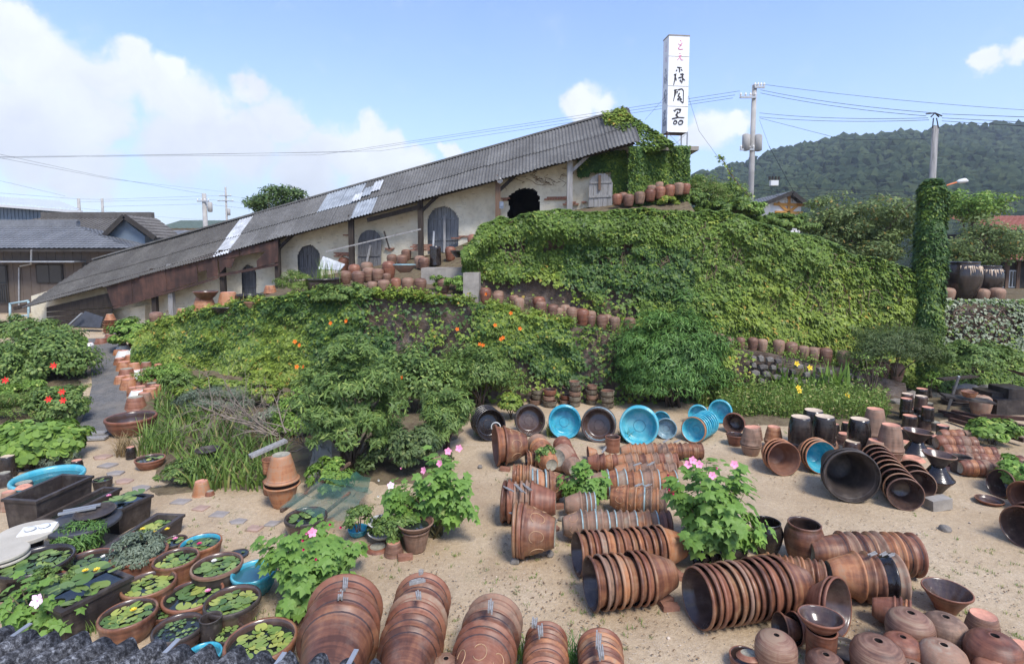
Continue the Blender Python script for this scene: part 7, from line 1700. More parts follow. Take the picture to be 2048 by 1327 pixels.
q = MB(); q.tube([(cx_ + .1, 18.6, .3), (cx_, 18.6, czt - .2)], [.2, .16], 10); q.build('pole', M['bark'], e, True)
# --- ivy over the kiln head
def surf_h(S, T):
    x = P(1150, 350, 20.6).x + (HX1 + .05 - P(1150, 350, 20.6).x) * S; z = 6.4 + (HZ1 + .15 - 6.4) * T; head_ = x > HX0 - .1
    ky = yK(x) - .04; y = np.where(head_, HY0 - .05 - .28 * np.clip(fbm(x * 2.2, z * .8, 14) - .3, 0, 1) * 2, ky - .05)
    return np.stack([x, y - RNG.random(len(x)) * .1, z], 1), np.tile([0, -1, .1], (len(x), 1))
def dens_h(S, T):
    x = P(1150, 350, 20.6).x + (HX1 - P(1150, 350, 20.6).x) * S; z = 6.4 + (HZ1 + .15 - 6.4) * T; rz = roofz(x, 20.5) - .1
    col = (np.abs(x - P(1290, 330, 20.3).x) < .42) | (x > P(1338, 330, 20.3).x)
    return np.where(x > HX0 - .1, np.where(col, 1.0, np.where(z > HZ1 - .6, 1, .8)), np.where(z < rz, np.where(x > 3.7, 1.0, np.where((z > 7.6) & (x > 2.5), .7, 0)), 0) * ((np.abs(x - P(1201, 380, 20.8).x) > .43) | (z > 7.75)))
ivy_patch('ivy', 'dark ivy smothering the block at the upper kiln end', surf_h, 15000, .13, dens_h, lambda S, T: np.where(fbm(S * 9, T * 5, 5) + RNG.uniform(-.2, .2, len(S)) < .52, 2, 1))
def surf_r(S, T):     # creeping onto the roof end
    s_ = smax - .15 - (T ** 2) * .9; s_ = s_ + .35 * S; l_ = RL * (.05 + 1.0 * S); b = np.array(R0)[None] + np.outer(s_, np.array(RS)) + np.outer(l_, np.array(RW)) + np.array(RNRM)[None] * (.05 + .22 * RNG.random(len(S))[:, None]); return b + np.stack([np.clip(S - .2, 0, 1) * 1.3, 0 * S, -.25 * S], 1), np.tile([.2, -.7, .7], (len(S), 1))
ivy_patch('ivy', 'light ivy creeping up the end of the kiln roof', surf_r, 3200, .13, lambda S, T: np.ones_like(S), lambda S, T: np.where(S < .4, 0, 1))
# --- right wall: pale climber and bare vines
wx0, wx1 = XR - .2, 24
def surf_w(S, T):
    x = wx0 + (wx1 - wx0) * S; z = 0 + (ZR + .12) * T; y = YR - .3 * (1 - T) - .08 - .5 * np.clip(fbm(x, z, 21) - .3, 0, 1) - np.clip(.6 - T, 0, 1) * 1.2; return np.stack([x, y - RNG.random(len(x)) * .1, z], 1), np.tile([0, -1, .3], (len(x), 1))
def bare_w(S, T): x = wx0 + (wx1 - wx0) * S; return ((x - P(1955, 650, 19).x) / 1.5) ** 2 + ((T - .72) / .24) ** 2
M['deadvine'] = plain('dead vine brown', (.20, .145, .11), .9, .1, .35, 4)
e = empty('climber'); tag(e, 'pale flowering climber round the tangle of dead vines', 'climber'); S, T = RNG.random(20000), RNG.random(20000); k = RNG.random(20000) < np.where(bare_w(S, T) < 1, .20, .95); S, T = S[k], T[k]; Pt, N = surf_w(S, T); pl = (RNG.random(len(S)) < np.clip(1.5 - .55 * bare_w(S, T), .0, .75)) & (T > .42)
for q, m in ((pl, 'pale'), (~pl, 'ivy')): leaves('leaves', Pt[q], N[q] + rvec(q.sum()) * .6 + [0, 0, .5], rvec(q.sum()) + [0, 0, -.8], RNG.uniform(.07, .14, q.sum()), 'ivy', L[m], e)
q = MB()
for k in range(90):
    a, r = random.uniform(0, 6.28), random.uniform(.1, 1); x0_, z0_ = P(1955, 650, 19).x + math.cos(a) * r * 1.2, ZR * .72 + math.sin(a) * r * .6; ph = random.uniform(0, 6.28); rr = random.uniform(.15, .5); pts = [(x0_ + rr * math.cos(ph + t), YR - .28 - random.random() * .1, min(ZR, z0_ + rr * .8 * math.sin(ph + t))) for t in np.linspace(0, random.uniform(1.5, 4), 9)]
    q.tube(pts, .018, 4, 0, False)
tag(q.build('dead_vine', M['deadvine']), 'dead looping vine stems on the right-hand wall', 'vine')

# ------------------------------------------------------------------ bushes and trees
def bush(name, label, c, rad, clusters, per, lsize, tm, mat, cat='shrub', stems_=8, up_=.5, flat=.6, droop=.2, group=None, extra=None, shell=.55, cr=(.25, .45), low=1.05):
    """leaf clusters spread through a rounded crown on a few stems; c is the foot"""
    e = empty(name, c); tag(e, label, cat, group); rx, ry, rz = rad; cz = rz * low; Pt = []; N = []; cent = []
    for k in range(clusters):
        d = rvec(1)[0]; d[2] = abs(d[2]) * 1.3 - .45; d /= np.linalg.norm(d); r = RNG.uniform(shell, .92) * (1 + (RNG.random() - .5) * .25) * (1.2 if RNG.random() < .14 else 1); cc = np.array([d[0] * rx * r, d[1] * ry * r, cz + d[2] * rz * r]); cc[2] = max(cc[2], .12)
        s_ = RNG.uniform(*cr) * min(rx, rz); cent.append(cc); u = rvec(per); p = cc + u * s_ * RNG.uniform(.35, 1, (per, 1)) ** .5 * np.array([1.15, 1.15, flat]); Pt.append(p); N.append(u * .7 + d * .5 + [0, 0, up_])
    Pt, N = np.concatenate(Pt), np.concatenate(N); k = len(Pt); ok = Pt[:, 2] > .03; Pt, N = Pt[ok], N[ok]; k = len(Pt); T = rvec(k) + nrm_(Pt - [0, 0, cz]) * .6 - [0, 0, droop]
    leaves('crown' if cat == 'tree' else 'foliage', Pt, N + rvec(k) * .35, T, lsize * RNG.uniform(.65, 1.25, k), tm, mat, e)
    if stems_:
        q = MB()
        for i in range(stems_):
            cc = cent[i % len(cent)]; b = np.array([RNG.uniform(-.12, .12) * rx, RNG.uniform(-.12, .12) * ry, 0]); m_ = b * .5 + cc * .5 + [0, 0, .12 * rz]; q.tube([b, b * .7 + m_ * .3 + [0, 0, .1 * rz], m_, cc], [.022 * rz + .008, .018 * rz + .006, .012 * rz + .005, .004], 5)
        q.build('stem', M['bark'], e, True)
    return e, cent
def tree(name, label, c, hgt_, crown, clusters, per, lsize, tm, mat, tr=.16, lean=0, group=None, limbs=9):
    e = empty(name, c); tag(e, label, 'tree', group); rx, ry, rz, cz = crown; q = MB(); top = np.array([lean, 0, cz]); cent = []
    q.tube([(0, 0, -.2), (lean * .2, 0, hgt_ * .25), (lean * .5, .1, cz * .62), tuple(top)], [tr, tr * .8, tr * .55, tr * .25], 9); Pt = []; N = []
    for k in range(clusters):
        d = rvec(1)[0]; d[2] = d[2] * .9 + .1; r = RNG.uniform(.45, .95); cc = top + d * r * [rx, ry, rz]; cent.append(cc); s_ = RNG.uniform(.16, .32) * min(rx, 2.2); u = rvec(per); p = cc + u * s_ * RNG.uniform(.2, 1, (per, 1)) ** .5 * [1.3, 1.3, .62]; Pt.append(p); N.append(u * .6 + [0, 0, .6])
    for i in range(limbs):
        cc = cent[i * len(cent) // limbs]; b = np.array([lean * .45, .05, cz * RNG.uniform(.45, .75)]); q.tube([b, b * .5 + cc * .5 + [0, 0, .1], cc], [tr * .38, tr * .22, tr * .06], 6)
    q.build('trunk', M['bark'], e, True); Pt, N = np.concatenate(Pt), np.concatenate(N); k = len(Pt)
    leaves('crown', Pt, N + rvec(k) * .5, rvec(k) + [0, 0, -.4], lsize * RNG.uniform(.7, 1.25, k), tm, mat, e); return e
gz = lambda x, y: float(H(x, y)) if y < 42 else 0
def Pz(px, py, Y): p = P(px, py, Y); return Vector((p.x, p.y, gz(p.x, p.y)))
p = P(545, 420, 34); tree('tree', 'dark leafy tree rising behind the kiln roof', Vector((p.x, 34, 1)), 5, (2.1, 1.6, 1.25, P(545, 405, 34).z - 1), 34, 150, .20, 'oval', L['tree'], .16, .3)
p = P(1705, 480, 24); tree('cherry_tree', 'broad olive green cherry tree left of the ivy column', Vector((p.x, 24, 1.2)), 4, (3.0, 2.0, 2.0, P(1705, 468, 24).z - 1.2), 95, 170, .15, 'oval', L['cherry'], .18, 0, 'cherry trees behind the bank')
p = P(1675, 500, 25); tree('cherry_tree', 'lower cherry tree behind the ivy slope', Vector((p.x, 25, 1.2)), 3, (1.6, 1.6, 1.4, P(1660, 486, 25).z - 1.2), 50, 150, .15, 'oval', L['cherry'], .14, 0, 'cherry trees behind the bank')
p = P(1955, 480, 23); tree('cherry_tree', 'spreading cherry tree right of the ivy column, bare limbs showing', Vector((p.x, 23, ZR)), 2, (2.3, 1.6, 1.25, P(1950, 497, 23).z - ZR), 55, 150, .14, 'oval', L['cherry'], .16, 0, 'cherry trees behind the bank', 16)
p = P(1945, 410, 31); tree('tree', 'round bright green tree behind the street lamp', Vector((p.x, 31, 2)), 3, (1.9, 1.6, 1.1, P(1945, 414, 31).z - 2), 40, 150, .17, 'dia', L['light'], .14)
p = P(1790, 520, 22.5); bush('shrub', 'dense shrub at the foot of the cherry trees', Vector((p.x, 22.5, 1.5)), (1.6, 1, 1.1), 40, 130, .13, 'oval', L['cherry'], stems_=5)
for i, (px, py, Y, rx, rz, m, tm, lab) in enumerate(((1408, 384, 21.6, .85, .72, 'grass', 'lance', 'tall feathery grass clump right of the kiln head'), (1455, 398, 21.9, .95, .66, 'shrub', 'oval', 'round shrub below the guy wire vine'), (1490, 430, 21.6, .8, .45, 'light', 'dia', 'pale shrub at the foot of the transformer pole'), (1380, 400, 20.6, .7, .45, 'ivy', 'ivy', 'ivy mound behind the upper jars'), (1450, 418, 20.2, 1.1, .4, 'ivy', 'ivy', 'long ivy mound on the crest of the slope'), (1560, 445, 20.6, .9, .36, 'ivy', 'ivy', 'ivy mound lower on the crest of the slope'), (1420, 392, 21.4, .9, .55, 'grass', 'lance', 'feathery pale shrub right of the sign block'), (1480, 420, 21.0, .8, .38, 'light', 'dia', 'light green shrub on the bank below the pole'), (1530, 446, 21.0, .9, .35, 'ivy', 'oval', 'dark shrub on the bank near the timbered house'), (1395, 375, 22.4, .5, .5, 'shrub', 'oval', 'small shrub beside the concrete slab'), (1590, 452, 21.5, 1.0, .4, 'shrub', 'oval', 'low shrub on the bank before the cherry tree'), (1330, 402, 20.0, .5, .22, 'ivyyel', 'ivy', 'bright creeper tuft below the upper jars'))):
    p = P(px, py, Y); bush('shrub', lab, Vector((p.x, Y, p.z - rz * 1.05)), (rx, .7, rz), 34, 120, .10, tm, L[m], stems_=4, group='shrubs on the bank')
def vine_up():
    q = MB(); pts = [P(x, y, 19.3) for x, y in ((1500, 392), (1480, 372), (1462, 348), (1446, 322), (1441, 312))]; e = empty('vine'); tag(e, 'leafy vine climbing the guy wire', 'vine'); q.tube(pts, .015, 5); q.build('stem', M['vine'], e); Pt = []
    for a, b in zip(pts[:-1], pts[1:]):
        for t in np.linspace(0, 1, 26): Pt.append(np.array(a.lerp(b, t)) + RNG.normal(size=3) * .07)
    Pt = np.array(Pt); k = len(Pt); leaves('foliage', Pt, rvec(k) + [0, -.4, .6], rvec(k) - [0, 0, .5], RNG.uniform(.07, .13, k), 'ivy', L['ivyyel'], e)
vine_up()

# trumpet vine thicket and others in the middle bed
def flowers_on(e, cent, kind, mat, n, size, toward=(0, -1, .5), r=.25, seed=None):
    for i in range(n):
        c = cent[(i * 7 + 3) % len(cent)]; d = Vector(toward) + Vector(RNG.normal(size=3) * .35); flower(kind, mat, Vector(c) + Vector((0, -r, r * .6)) + Vector(RNG.normal(size=3) * .08), size, e, d.normalized().to_track_quat('Z', 'Y'))
c0 = G(700, 945); e, cent = bush('trumpet_vine', 'big trumpet vine thicket with scattered orange flowers', c0, (1.22, 1.0, 1.62), 160, 100, .125, 'pinn', L['shrub'], stems_=16, shell=.5, cr=(.08, .20), low=.86, droop=-.1)
for x, y in ((590, 683), (662, 646), (693, 642), (594, 733), (608, 733), (655, 748), (661, 746), (805, 754), (600, 690), (648, 870)):
    Y = 11.4 if y > 700 else 12.0; flower('trumpet', 'petalorange', P(x, y, Y) - c0, .055, e, Vector((RNG.normal() * .4, -1, .3)).normalized().to_track_quat('Z', 'Y'))
c1 = G(892, 900); e, cent = bush('trumpet_vine', 'leafy trumpet vine spilling before the black bowls', c1, (.62, .6, .75), 60, 110, .13, 'pinn', L['shrub'], stems_=8, shell=.35)
c2 = G(960, 815); e, cent = bush('trumpet_vine', 'trumpet vine climbing the lower wall with orange clusters', c2, (1.3, .45, 1.0), 80, 110, .13, 'pinn', L['shrub'], stems_=8, shell=.35)
for x, y in ((914, 658), (960, 688), (966, 690), (1002, 678), (1006, 675), (1040, 657), (963, 725), (990, 650), (973, 588), (1022, 626)): flower('trumpet', 'petalorange', P(x, y, 16.4) - c2, .07, e, Vector((RNG.normal() * .4, -1, .3)).normalized().to_track_quat('Z', 'Y'))
bush('shrub', 'dark weeds massed behind the vine thicket', G(830, 830), (1.6, .6, .9), 60, 120, .12, 'oval', L['shrub'], stems_=4)
bush('shrub', 'shadowy undergrowth beneath the vine thicket', G(800, 940), (.9, .7, .5), 46, 120, .10, 'oval', L['dark'], stems_=6)
bush('shrub', 'low leafy weeds beside the banded tubs', G(660, 985), (.5, .4, .32), 22, 90, .09, 'oval', L['light'], stems_=4)
bush('shrub', 'yellow green bush between the black bowl stacks', G(1022, 838), (.34, .3, .4), 26, 100, .07, 'round', L['ivyyel'], stems_=4)
c3 = G(1345, 812); e, cent = bush('oleander', 'large fresh green oleander bush above the turquoise bowls', c3, (1.85, 1.0, 1.78), 260, 130, .17, 'lance', L['willow'], stems_=12, shell=.4, droop=.35, cr=(.12, .24), low=.76)
bush('shrub', 'fine leaved dark shrub spreading beside the ivy column', P(1785, 752, 17.0), (1.75, .7, .85), 110, 150, .10, 'lance', L['dark'], stems_=8, shell=.3)
bush('shrub', 'low green shrub at the foot of the vine wall', P(1950, 745, 17.2), (1.7, .7, .5), 60, 140, .10, 'oval', L['shrub'], stems_=6, shell=.3)
bush('shrub', 'leafy hydrangea like shrub among the rusty rails', G(1985, 888), (.55, .45, .32), 30, 80, .11, 'round', L['light'], stems_=5)
bush('shrub', 'small bright shrub before the reddish row', G(2040, 985), (.42, .4, .36), 26, 60, .10, 'maple', L['hib'], stems_=5)
bush('shrub', 'straggling yellow green sapling before the rubble', G(1862, 800), (.35, .3, .5), 16, 40, .09, 'oval', L['light'], stems_=9); bush('shrub', 'bare twiggy sapling at the ramp foot', P(1742, 790, 16.2), (.55, .3, .7), 12, 16, .07, 'oval', L['light'], stems_=14)
# weeds along the ramp wall, canna clump
def weedbed(name, label, pts, n, h, mat, wd=.008, lean=.6, leafy=None, cat='weeds', kind=None):
    e = empty(name); tag(e, label, cat, None, kind); B = []
    for k in range(n):
        a, b, c_, d_ = pts; u, v_ = RNG.random(2); px = (a[0] * (1 - u) + b[0] * u) * (1 - v_) + (d_[0] * (1 - u) + c_[0] * u) * v_; py = (a[1] * (1 - u) + b[1] * u) * (1 - v_) + (d_[1] * (1 - u) + c_[1] * u) * v_; B.append((px, py))
    Bp = np.array([tuple(G(*p)) for p in B]); Bp[:, 2] = terr(Bp[:, 0], Bp[:, 1]); hh = h * RNG.uniform(.5, 1.15, n) * (.6 + .8 * fbm(Bp[:, 0] * .9, Bp[:, 1] * .9, 6)); blades('blades', Bp, hh, wd, lean, L[mat], e)
    if leafy:
        m = leafy; i = RNG.integers(0, n, m); Pt = Bp[i] + RNG.normal(size=(m, 3)) * .05; Pt[:, 2] = Bp[i, 2] + hh[i] * RNG.random(m); leaves('foliage', Pt, rvec(m) + [0, -.2, .6], rvec(m) + [0, 0, .3], RNG.uniform(.05, .10, m), 'oval', L[mat], e)
    return e
weedbed('weeds', 'tall soft weeds below the ramp wall', ((1440, 838), (1780, 845), (1760, 800), (1430, 800)), 1700, .7, 'grass', .010, .5, 16000, kind='stuff')
weedbed('weeds', 'weeds round the left end of the ramp wall', ((1395, 812), (1480, 820), (1470, 795), (1390, 795)), 500, .5, 'grass', .01, .5, 1500, kind='stuff')
e = weedbed('canna', 'canna clump with broad leaves and yellow flowers', ((1545, 806), (1700, 815), (1690, 795), (1540, 795)), 170, 1.25, 'light', .075, .4, None, 'canna')
for x, y in ((1593, 727), (1619, 735), (1598, 781), (1694, 790), (1596, 775)): flower('trumpet', 'petalyellow', P(x, y, 15.5), .09, e, Vector((0, -1, .4)).normalized().to_track_quat('Z', 'Y'))
weedbed('reeds', 'tall bright reeds in the middle of the left bed', ((380, 985), (560, 985), (580, 850), (320, 850)), 1100, .62, 'reed', .026, .9, None, 'reeds', 'stuff')
weedbed('reeds', 'spiky reeds beside the pots on the path', ((300, 850), (420, 860), (420, 790), (320, 790)), 520, .6, 'reed', .026, .95, None, 'reeds', 'stuff')
weedbed('reeds', 'reeds behind the reddish planter', ((270, 915), (350, 915), (370, 870), (290, 870)), 300, .65, 'reed', .016, .8, None, 'reeds', 'stuff')
weedbed('dry_grass', 'tuft of dry straw beside the wide brown bowl', ((232, 915), (262, 915), (262, 890), (236, 890)), 260, .4, 'dry', .006, .9, None, 'grass', 'stuff')
weedbed('dry_grass', 'brown grass under the dead branches', ((500, 900), (600, 900), (600, 860), (500, 860)), 500, .4, 'dry', .006, .8, None, 'grass', 'stuff')
bush('shrub', 'bushy green weeds under the creeper wall by the path', G(360, 800), (1.0, .5, .4), 40, 110, .09, 'oval', L['shrub'], stems_=4)
bush('shrub', 'pale flowering weeds before the dead branches', G(545, 870), (.6, .4, .35), 30, 100, .07, 'oval', L['pale'], stems_=4); bush('shrub', 'grey green weeds before the creeper wall', G(420, 838), (1.2, .5, .5), 46, 120, .08, 'lance', L['greyleaf'], stems_=4)
bush('shrub', 'orange flowered low weeds beside the reeds', G(360, 970), (.45, .35, .25), 20, 90, .06, 'oval', L['shrub'], stems_=3); bush('shrub', 'bright green shrub at the wall end by the path', P(268, 700, 20.5), (.75, .5, .6), 34, 110, .10, 'round', L['light'], stems_=4)
bush('shrub', 'marigold weeds at the foot of the creeper wall', P(330, 775, 17.5), (.8, .4, .4), 34, 110, .07, 'oval', L['light'], stems_=4)
bush('shrub', 'light creeping weeds behind the dead branches', G(470, 820), (1.7, .6, .5), 70, 120, .09, 'ivy', L['ivyyel'], stems_=3); bush('shrub', 'loose light shrub left of the vine thicket', G(590, 880), (.5, .4, .6), 34, 100, .10, 'oval', L['light'], stems_=5)
# dead branches
q = MB()
def twig(p, d, L_, r, depth_):
    pts = [p]; 
    for j in range(4):
        d = (d + Vector(RNG.normal(size=3) * .22)).normalized(); p = p + d * (L_ / 4); pts.append(p)
    q.tube(pts, [r, r * .85, r * .7, r * .5, r * .35], 4, 0, False)
    if depth_ > 0:
        for k in range(3): twig(pts[1 + k], (d + Vector(RNG.normal(size=3) * .65)).normalized(), L_ * .62, r * .5, depth_ - 1)
b = G(560, 905); b.z += .45
for k in range(12): twig(b + Vector((RNG.uniform(-.5, .3), RNG.uniform(-.2, .3), 0)), Vector((-1, RNG.uniform(-.2, .4), RNG.uniform(.1, .75))).normalized(), RNG.uniform(1.0, 1.9), .018, 3)
tag(q.build('dead_branches', M['twig']), 'heap of grey dead branches left of the vine thicket', 'branches')
q = MB(); b = G(620, 930); b.z = .5
for k in range(5): twig(b + Vector((0, -.2, 0)), Vector((RNG.uniform(-1, .7), -.3, RNG.uniform(-.1, .7))).normalized(), RNG.uniform(.6, 1.0), .014, 2)
tag(q.build('dead_branches', M['twig']), 'bare forked twigs hanging before the grey net', 'branches')
# nets
def netmat(name, c, alpha):
    n = NT(name); co = n.coord('Object', 90); wv = n.new('ShaderNodeTexChecker'); n.l(co, wv.inputs['Vector']); wv.inputs['Scale'].default_value = 1
    n.col(c).rs(.8, .2); a = n.math('ADD', n.math('MULTIPLY', n.noise(n.coord('Object'), 3, 3), .5), alpha - .25, True); n.l(a, n.b.inputs['Alpha']); return n.mat
def cloth(name, label, corners, mat, nx=24, ny=16, sag=.1, amp=.05, seed=1):
    a, b, c, d = corners; v = []
    for j in range(ny + 1):
        for i in range(nx + 1):
            u, t = i / nx, j / ny; p = a.lerp(b, u).lerp(d.lerp(c, u), t); z = -sag * 4 * u * (1 - u) * t * (1 - t) * 2 + (float(fbm(u * 5, t * 5, seed)) - .5) * amp * 2; v.append((p.x + (float(vnoise(u * 9, t * 3, seed)) - .5) * amp, p.y, p.z + z))
    f = [(j * (nx + 1) + i, j * (nx + 1) + i + 1, (j + 1) * (nx + 1) + i + 1, (j + 1) * (nx + 1) + i) for j in range(ny) for i in range(nx)]
    return tag(mobj(name, v, f, mat, None, True), label, 'net')
cloth('grey_net', 'grey shade net draped upright below the vine thicket', (G(608, 968), G(668, 968), P(664, 835, G(640, 960).y + .3), P(636, 835, G(640, 960).y + .3)), netmat('grey netting', (.30, .30, .27), .62), sag=.0, amp=.22, seed=3)
cloth('green_net', 'blue green net stretched over a lily bowl', (G(556, 1015, .34), G(690, 1040, .30), G(742, 975, .35), G(640, 960, .5)), netmat('green netting', (.09, .19, .16), .34), sag=.06, amp=.12, seed=5)
cloth('green_net', 'dark green net with fallen leaves behind the blue green one', (G(640, 958, .5), G(735, 985, .35), G(745, 952, .3), G(668, 940, .45)), netmat('dark green netting', (.03, .10, .07), .6), sag=.04, amp=.06, seed=8)
stick(G(562, 1022, .28), G(700, 925, .5), .05, 'bamboo cane across the blue green net, longer one', 'brownwood', .05, 'cane', 'cane'); stick(G(625, 1045, .22), G(700, 985, .36), .05, 'bamboo cane across the blue green net, shorter one', 'brownwood', .05, 'cane', 'cane')

# ------------------------------------------------------------------ hibiscus shrubs with large lobed leaves
def leaf_mesh():
    t = TM['maple']; n = len(t); v = [tuple(q) for q in t] + [(0, .42, .05)]; return mesh('hibiscus leaf', v, [(n, i, (i + 1) % n) for i in range(n)], L['hib'], False)
HIBM = leaf_mesh()
def hibiscus(label, foot, rad, n, solo, lsize, flowers, fm='petalpink', fsize=.062):
    e = empty('hibiscus', foot); tag(e, label, 'hibiscus', 'pink hibiscus shrubs'); rx, ry, rz = rad; cz = rz * 1.02; Pt = []; q = MB(); tips = []
    ns = max(10, n // 42)
    for i in range(ns):
        d = rvec(1)[0]; d[2] = abs(d[2]) * 1.15 - .25; d = d / np.linalg.norm(d); tip = np.array([d[0] * rx, d[1] * ry, cz + d[2] * rz]) * [1, 1, 1]; tip[2] = max(tip[2], .2); b = np.array([RNG.uniform(-.1, .1), RNG.uniform(-.1, .1), 0]); tips.append(tip)
        mid = b * .5 + tip * .5 + [0, 0, .18 * rz]; q.tube([b, b * .5 + mid * .5, mid, tip], [.014, .011, .009, .004], 5)
        per = n // ns
        for k in range(per):
            t = RNG.uniform(.35, 1.06); c = (b * (1 - t) ** 2 + 2 * mid * t * (1 - t) * 1.05 + tip * t * t); Pt.append(c + RNG.normal(size=3) * [.05 * rx + .035, .05 * ry + .035, .05 * rz + .03])
    q.build('stem', plain('green stem', (.12, .11, .05), .8) if 'stemg' not in M else M['stemg'], e, True)
    Pt = np.array(Pt); Pt[:, 2] = np.maximum(Pt[:, 2], .06); k = len(Pt); out = nrm_(Pt - [0, 0, cz * .8]); N = out * .75 + [0, -.25, .75] + rvec(k) * .35; T = out * .8 - [0, 0, .75] + rvec(k) * .45; sz = lsize * RNG.uniform(.55, 1.2, k)
    cam_d = np.linalg.norm(Pt + np.array(foot) - [0, 0, CAMH], axis=1) - out[:, 2] * .3; order = np.argsort(cam_d); near_, far_ = order[:solo], order[solo:]
    o = leaves('foliage', Pt[far_], N[far_], T[far_], sz[far_], 'maple', L['hib'], e)
    if o: o['kind'] = 'stuff'
    for i in near_:
        n_ = Vector(N[i]).normalized(); t_ = Vector(T[i]); t_ = (t_ - n_ * t_.dot(n_)).normalized(); b_ = t_.cross(n_); o = bpy.data.objects.new('leaf', HIBM); link(o, e)
        m4 = Matrix((b_, t_, n_)).transposed().to_4x4(); m4.translation = Vector(Pt[i]); o.matrix_local = m4 @ Matrix.Scale(float(sz[i]), 4)
    for x, y, kd, mt in flowers:
        p = P(x, y, foot[1] - ry * .75) - Vector(foot); flower(kd, mt, p, fsize * (1 if kd == 'hib' else .55), e, Vector((RNG.normal() * .3, -1, .45)).normalized().to_track_quat('Z', 'Y'))
    return e
M['stemg'] = plain('green brown stem', (.13, .12, .055), .8)
hibiscus('largest pink hibiscus shrub over the black pots in the yard', G(1424, 1122), (.68, .55, .76), 1000, 280, .165, [(1385, 920, 'hib', 'petalpink'), (1376, 928, 'hib', 'petalpink'), (1398, 928, 'hib', 'petalpink'), (1424, 950, 'hib', 'petalpink'), (1468, 928, 'hib', 'petalpink'), (1335, 950, 'bud', 'petalrose'), (1338, 978, 'bud', 'petalrose'), (1345, 987, 'bud', 'petalrose'), (1432, 936, 'bud', 'petalpink')])
hibiscus('pink hibiscus shrub behind the tan pot of brown water', G(872, 1072), (.72, .55, .62), 860, 240, .155, [(781, 970, 'hib', 'petalpale'), (848, 940, 'hib', 'petalpink'), (896, 902, 'hib', 'petalpink'), (918, 896, 'hib', 'petalpink'), (880, 926, 'hib', 'petalpink'), (804, 936, 'bud', 'petalpink'), (756, 992, 'bud', 'petalwhite'), (757, 960, 'bud', 'petalwhite')])
hibiscus('leaning pink hibiscus between the lily bowls and the biggest stack', G(600, 1225), (.62, .5, .54), 700, 220, .145, [(612, 1066, 'bud', 'petalpink'), (624, 1064, 'hib', 'petalpink'), (607, 1080, 'bud', 'petalrose'), (608, 1098, 'bud', 'petalrose'), (630, 1117, 'bud', 'petalrose'), (661, 1048, 'bud', 'petalrose'), (683, 1054, 'bud', 'petalrose')])
hibiscus('upper branch of the leaning hibiscus by the white bowls', G(660, 1165), (.42, .4, .48), 260, 80, .13, [])
hibiscus('small flowerless hibiscus among the grey rows', G(1168, 1014), (.42, .3, .40), 260, 120, .15, [])
hibiscus('dark leaved weed with a pale bloom before the lily trough', G(70, 1275), (.5, .4, .35), 220, 90, .13, [(76, 1200, 'hib', 'petalpale')], 'petalpale', .085)
# left garden
bush('shrub', 'weedy hedge below the blue pipe frame', P(40, 690, 23), (2.2, .7, .6), 60, 120, .12, 'oval', L['shrub'], stems_=4); bush('shrub', 'low weeds along the left edge of the path', G(165, 800), (.3, .9, .25), 24, 90, .08, 'lance', L['grass'], stems_=2); bush('shrub', 'low weeds between the shrub and the red hibiscus', G(60, 815), (1.3, .6, .4), 50, 110, .09, 'oval', L['light'], stems_=3)
bush('shrub', 'tall layered shrub at the left end of the path', G(90, 790), (1.5, .9, 1.15), 90, 140, .13, 'oval', L['shrub'], stems_=8, shell=.3); bush('shrub', 'light topped shrub nearest the kiln end', P(110, 735, 19.5), (1.0, .7, .7), 50, 130, .13, 'round', L['light'], stems_=6)
bush('shrub', 'mixed shrub at the far left edge', G(10, 800), (1.2, .8, .9), 60, 130, .12, 'oval', L['shrub'], stems_=6)
c4 = G(120, 850); e, cent = bush('hibiscus', 'red flowering hibiscus beside the asphalt path', c4, (.7, .55, .55), 46, 110, .10, 'oval', L['shrub'], 'hibiscus', stems_=7)
for x, y in ((108, 731), (125, 783), (127, 800), (98, 798), (12, 760)): flower('star', 'petalred', P(x, y, 13.0) - c4, .09, e, Vector((.2, -1, .3)).normalized().to_track_quat('Z', 'Y'))
bush('shrub', 'grassy weeds under the red hibiscus', G(60, 850), (1.2, .5, .5), 50, 110, .10, 'lance', L['grass'], stems_=3)
bush('shrub', 'light green broad leaved shrub over the dark jars', G(70, 925), (1.05, .6, .48), 64, 70, .16, 'round', L['light'], stems_=8, shell=.3); bush('shrub', 'light green shrub end near the stepping stones', G(125, 918), (.5, .4, .42), 30, 70, .14, 'round', L['light'], stems_=5)
bush('shrub', 'grey lavender like tuft behind the turquoise basin', G(120, 935), (.4, .25, .18), 16, 90, .07, 'lance', L['greyleaf'], stems_=2)
# potted plants
bush('fern', 'feathery fern between the dark table and the bowls', G(160, 1110), (.36, .3, .28), 26, 90, .10, 'lance', L['willow'], 'fern', stems_=6)
c, D = rimpix(279, 1104, 100, .42); o = pot('tub', 'rust', Vector((c.x, c.y, 0)), D, 'low terracotta pot holding the grey green shrub', sz=.7); bush('shrub', 'clipped grey green shrub in the low terracotta pot', Vector((c.x, c.y, hgt('tub') * .7 * D - .22)), (.33, .33, .25), 46, 110, .045, 'oval', L['greyleaf'], stems_=5)
bush('shrub', 'creeping weed in the broad grey rimmed bowl', P(114, 1172, G(114, 1172, .3).y), (.3, .2, .14), 16, 70, .05, 'oval', L['shrub'], stems_=2)
bush('shrub', 'trailing plant on the small turquoise bowl', G(716, 1062, .2), (.22, .2, .22), 18, 70, .06, 'oval', L['shrub'], stems_=3); bush('shrub', 'trailing weeds under the tan pot', G(790, 1090), (.42, .3, .3), 26, 90, .07, 'oval', L['shrub'], stems_=4)
bush('weed', 'young pinnate weed in front of the orange stack', G(1092, 940), (.18, .15, .3), 14, 50, .09, 'oval', L['shrub'], 'weed', stems_=5)
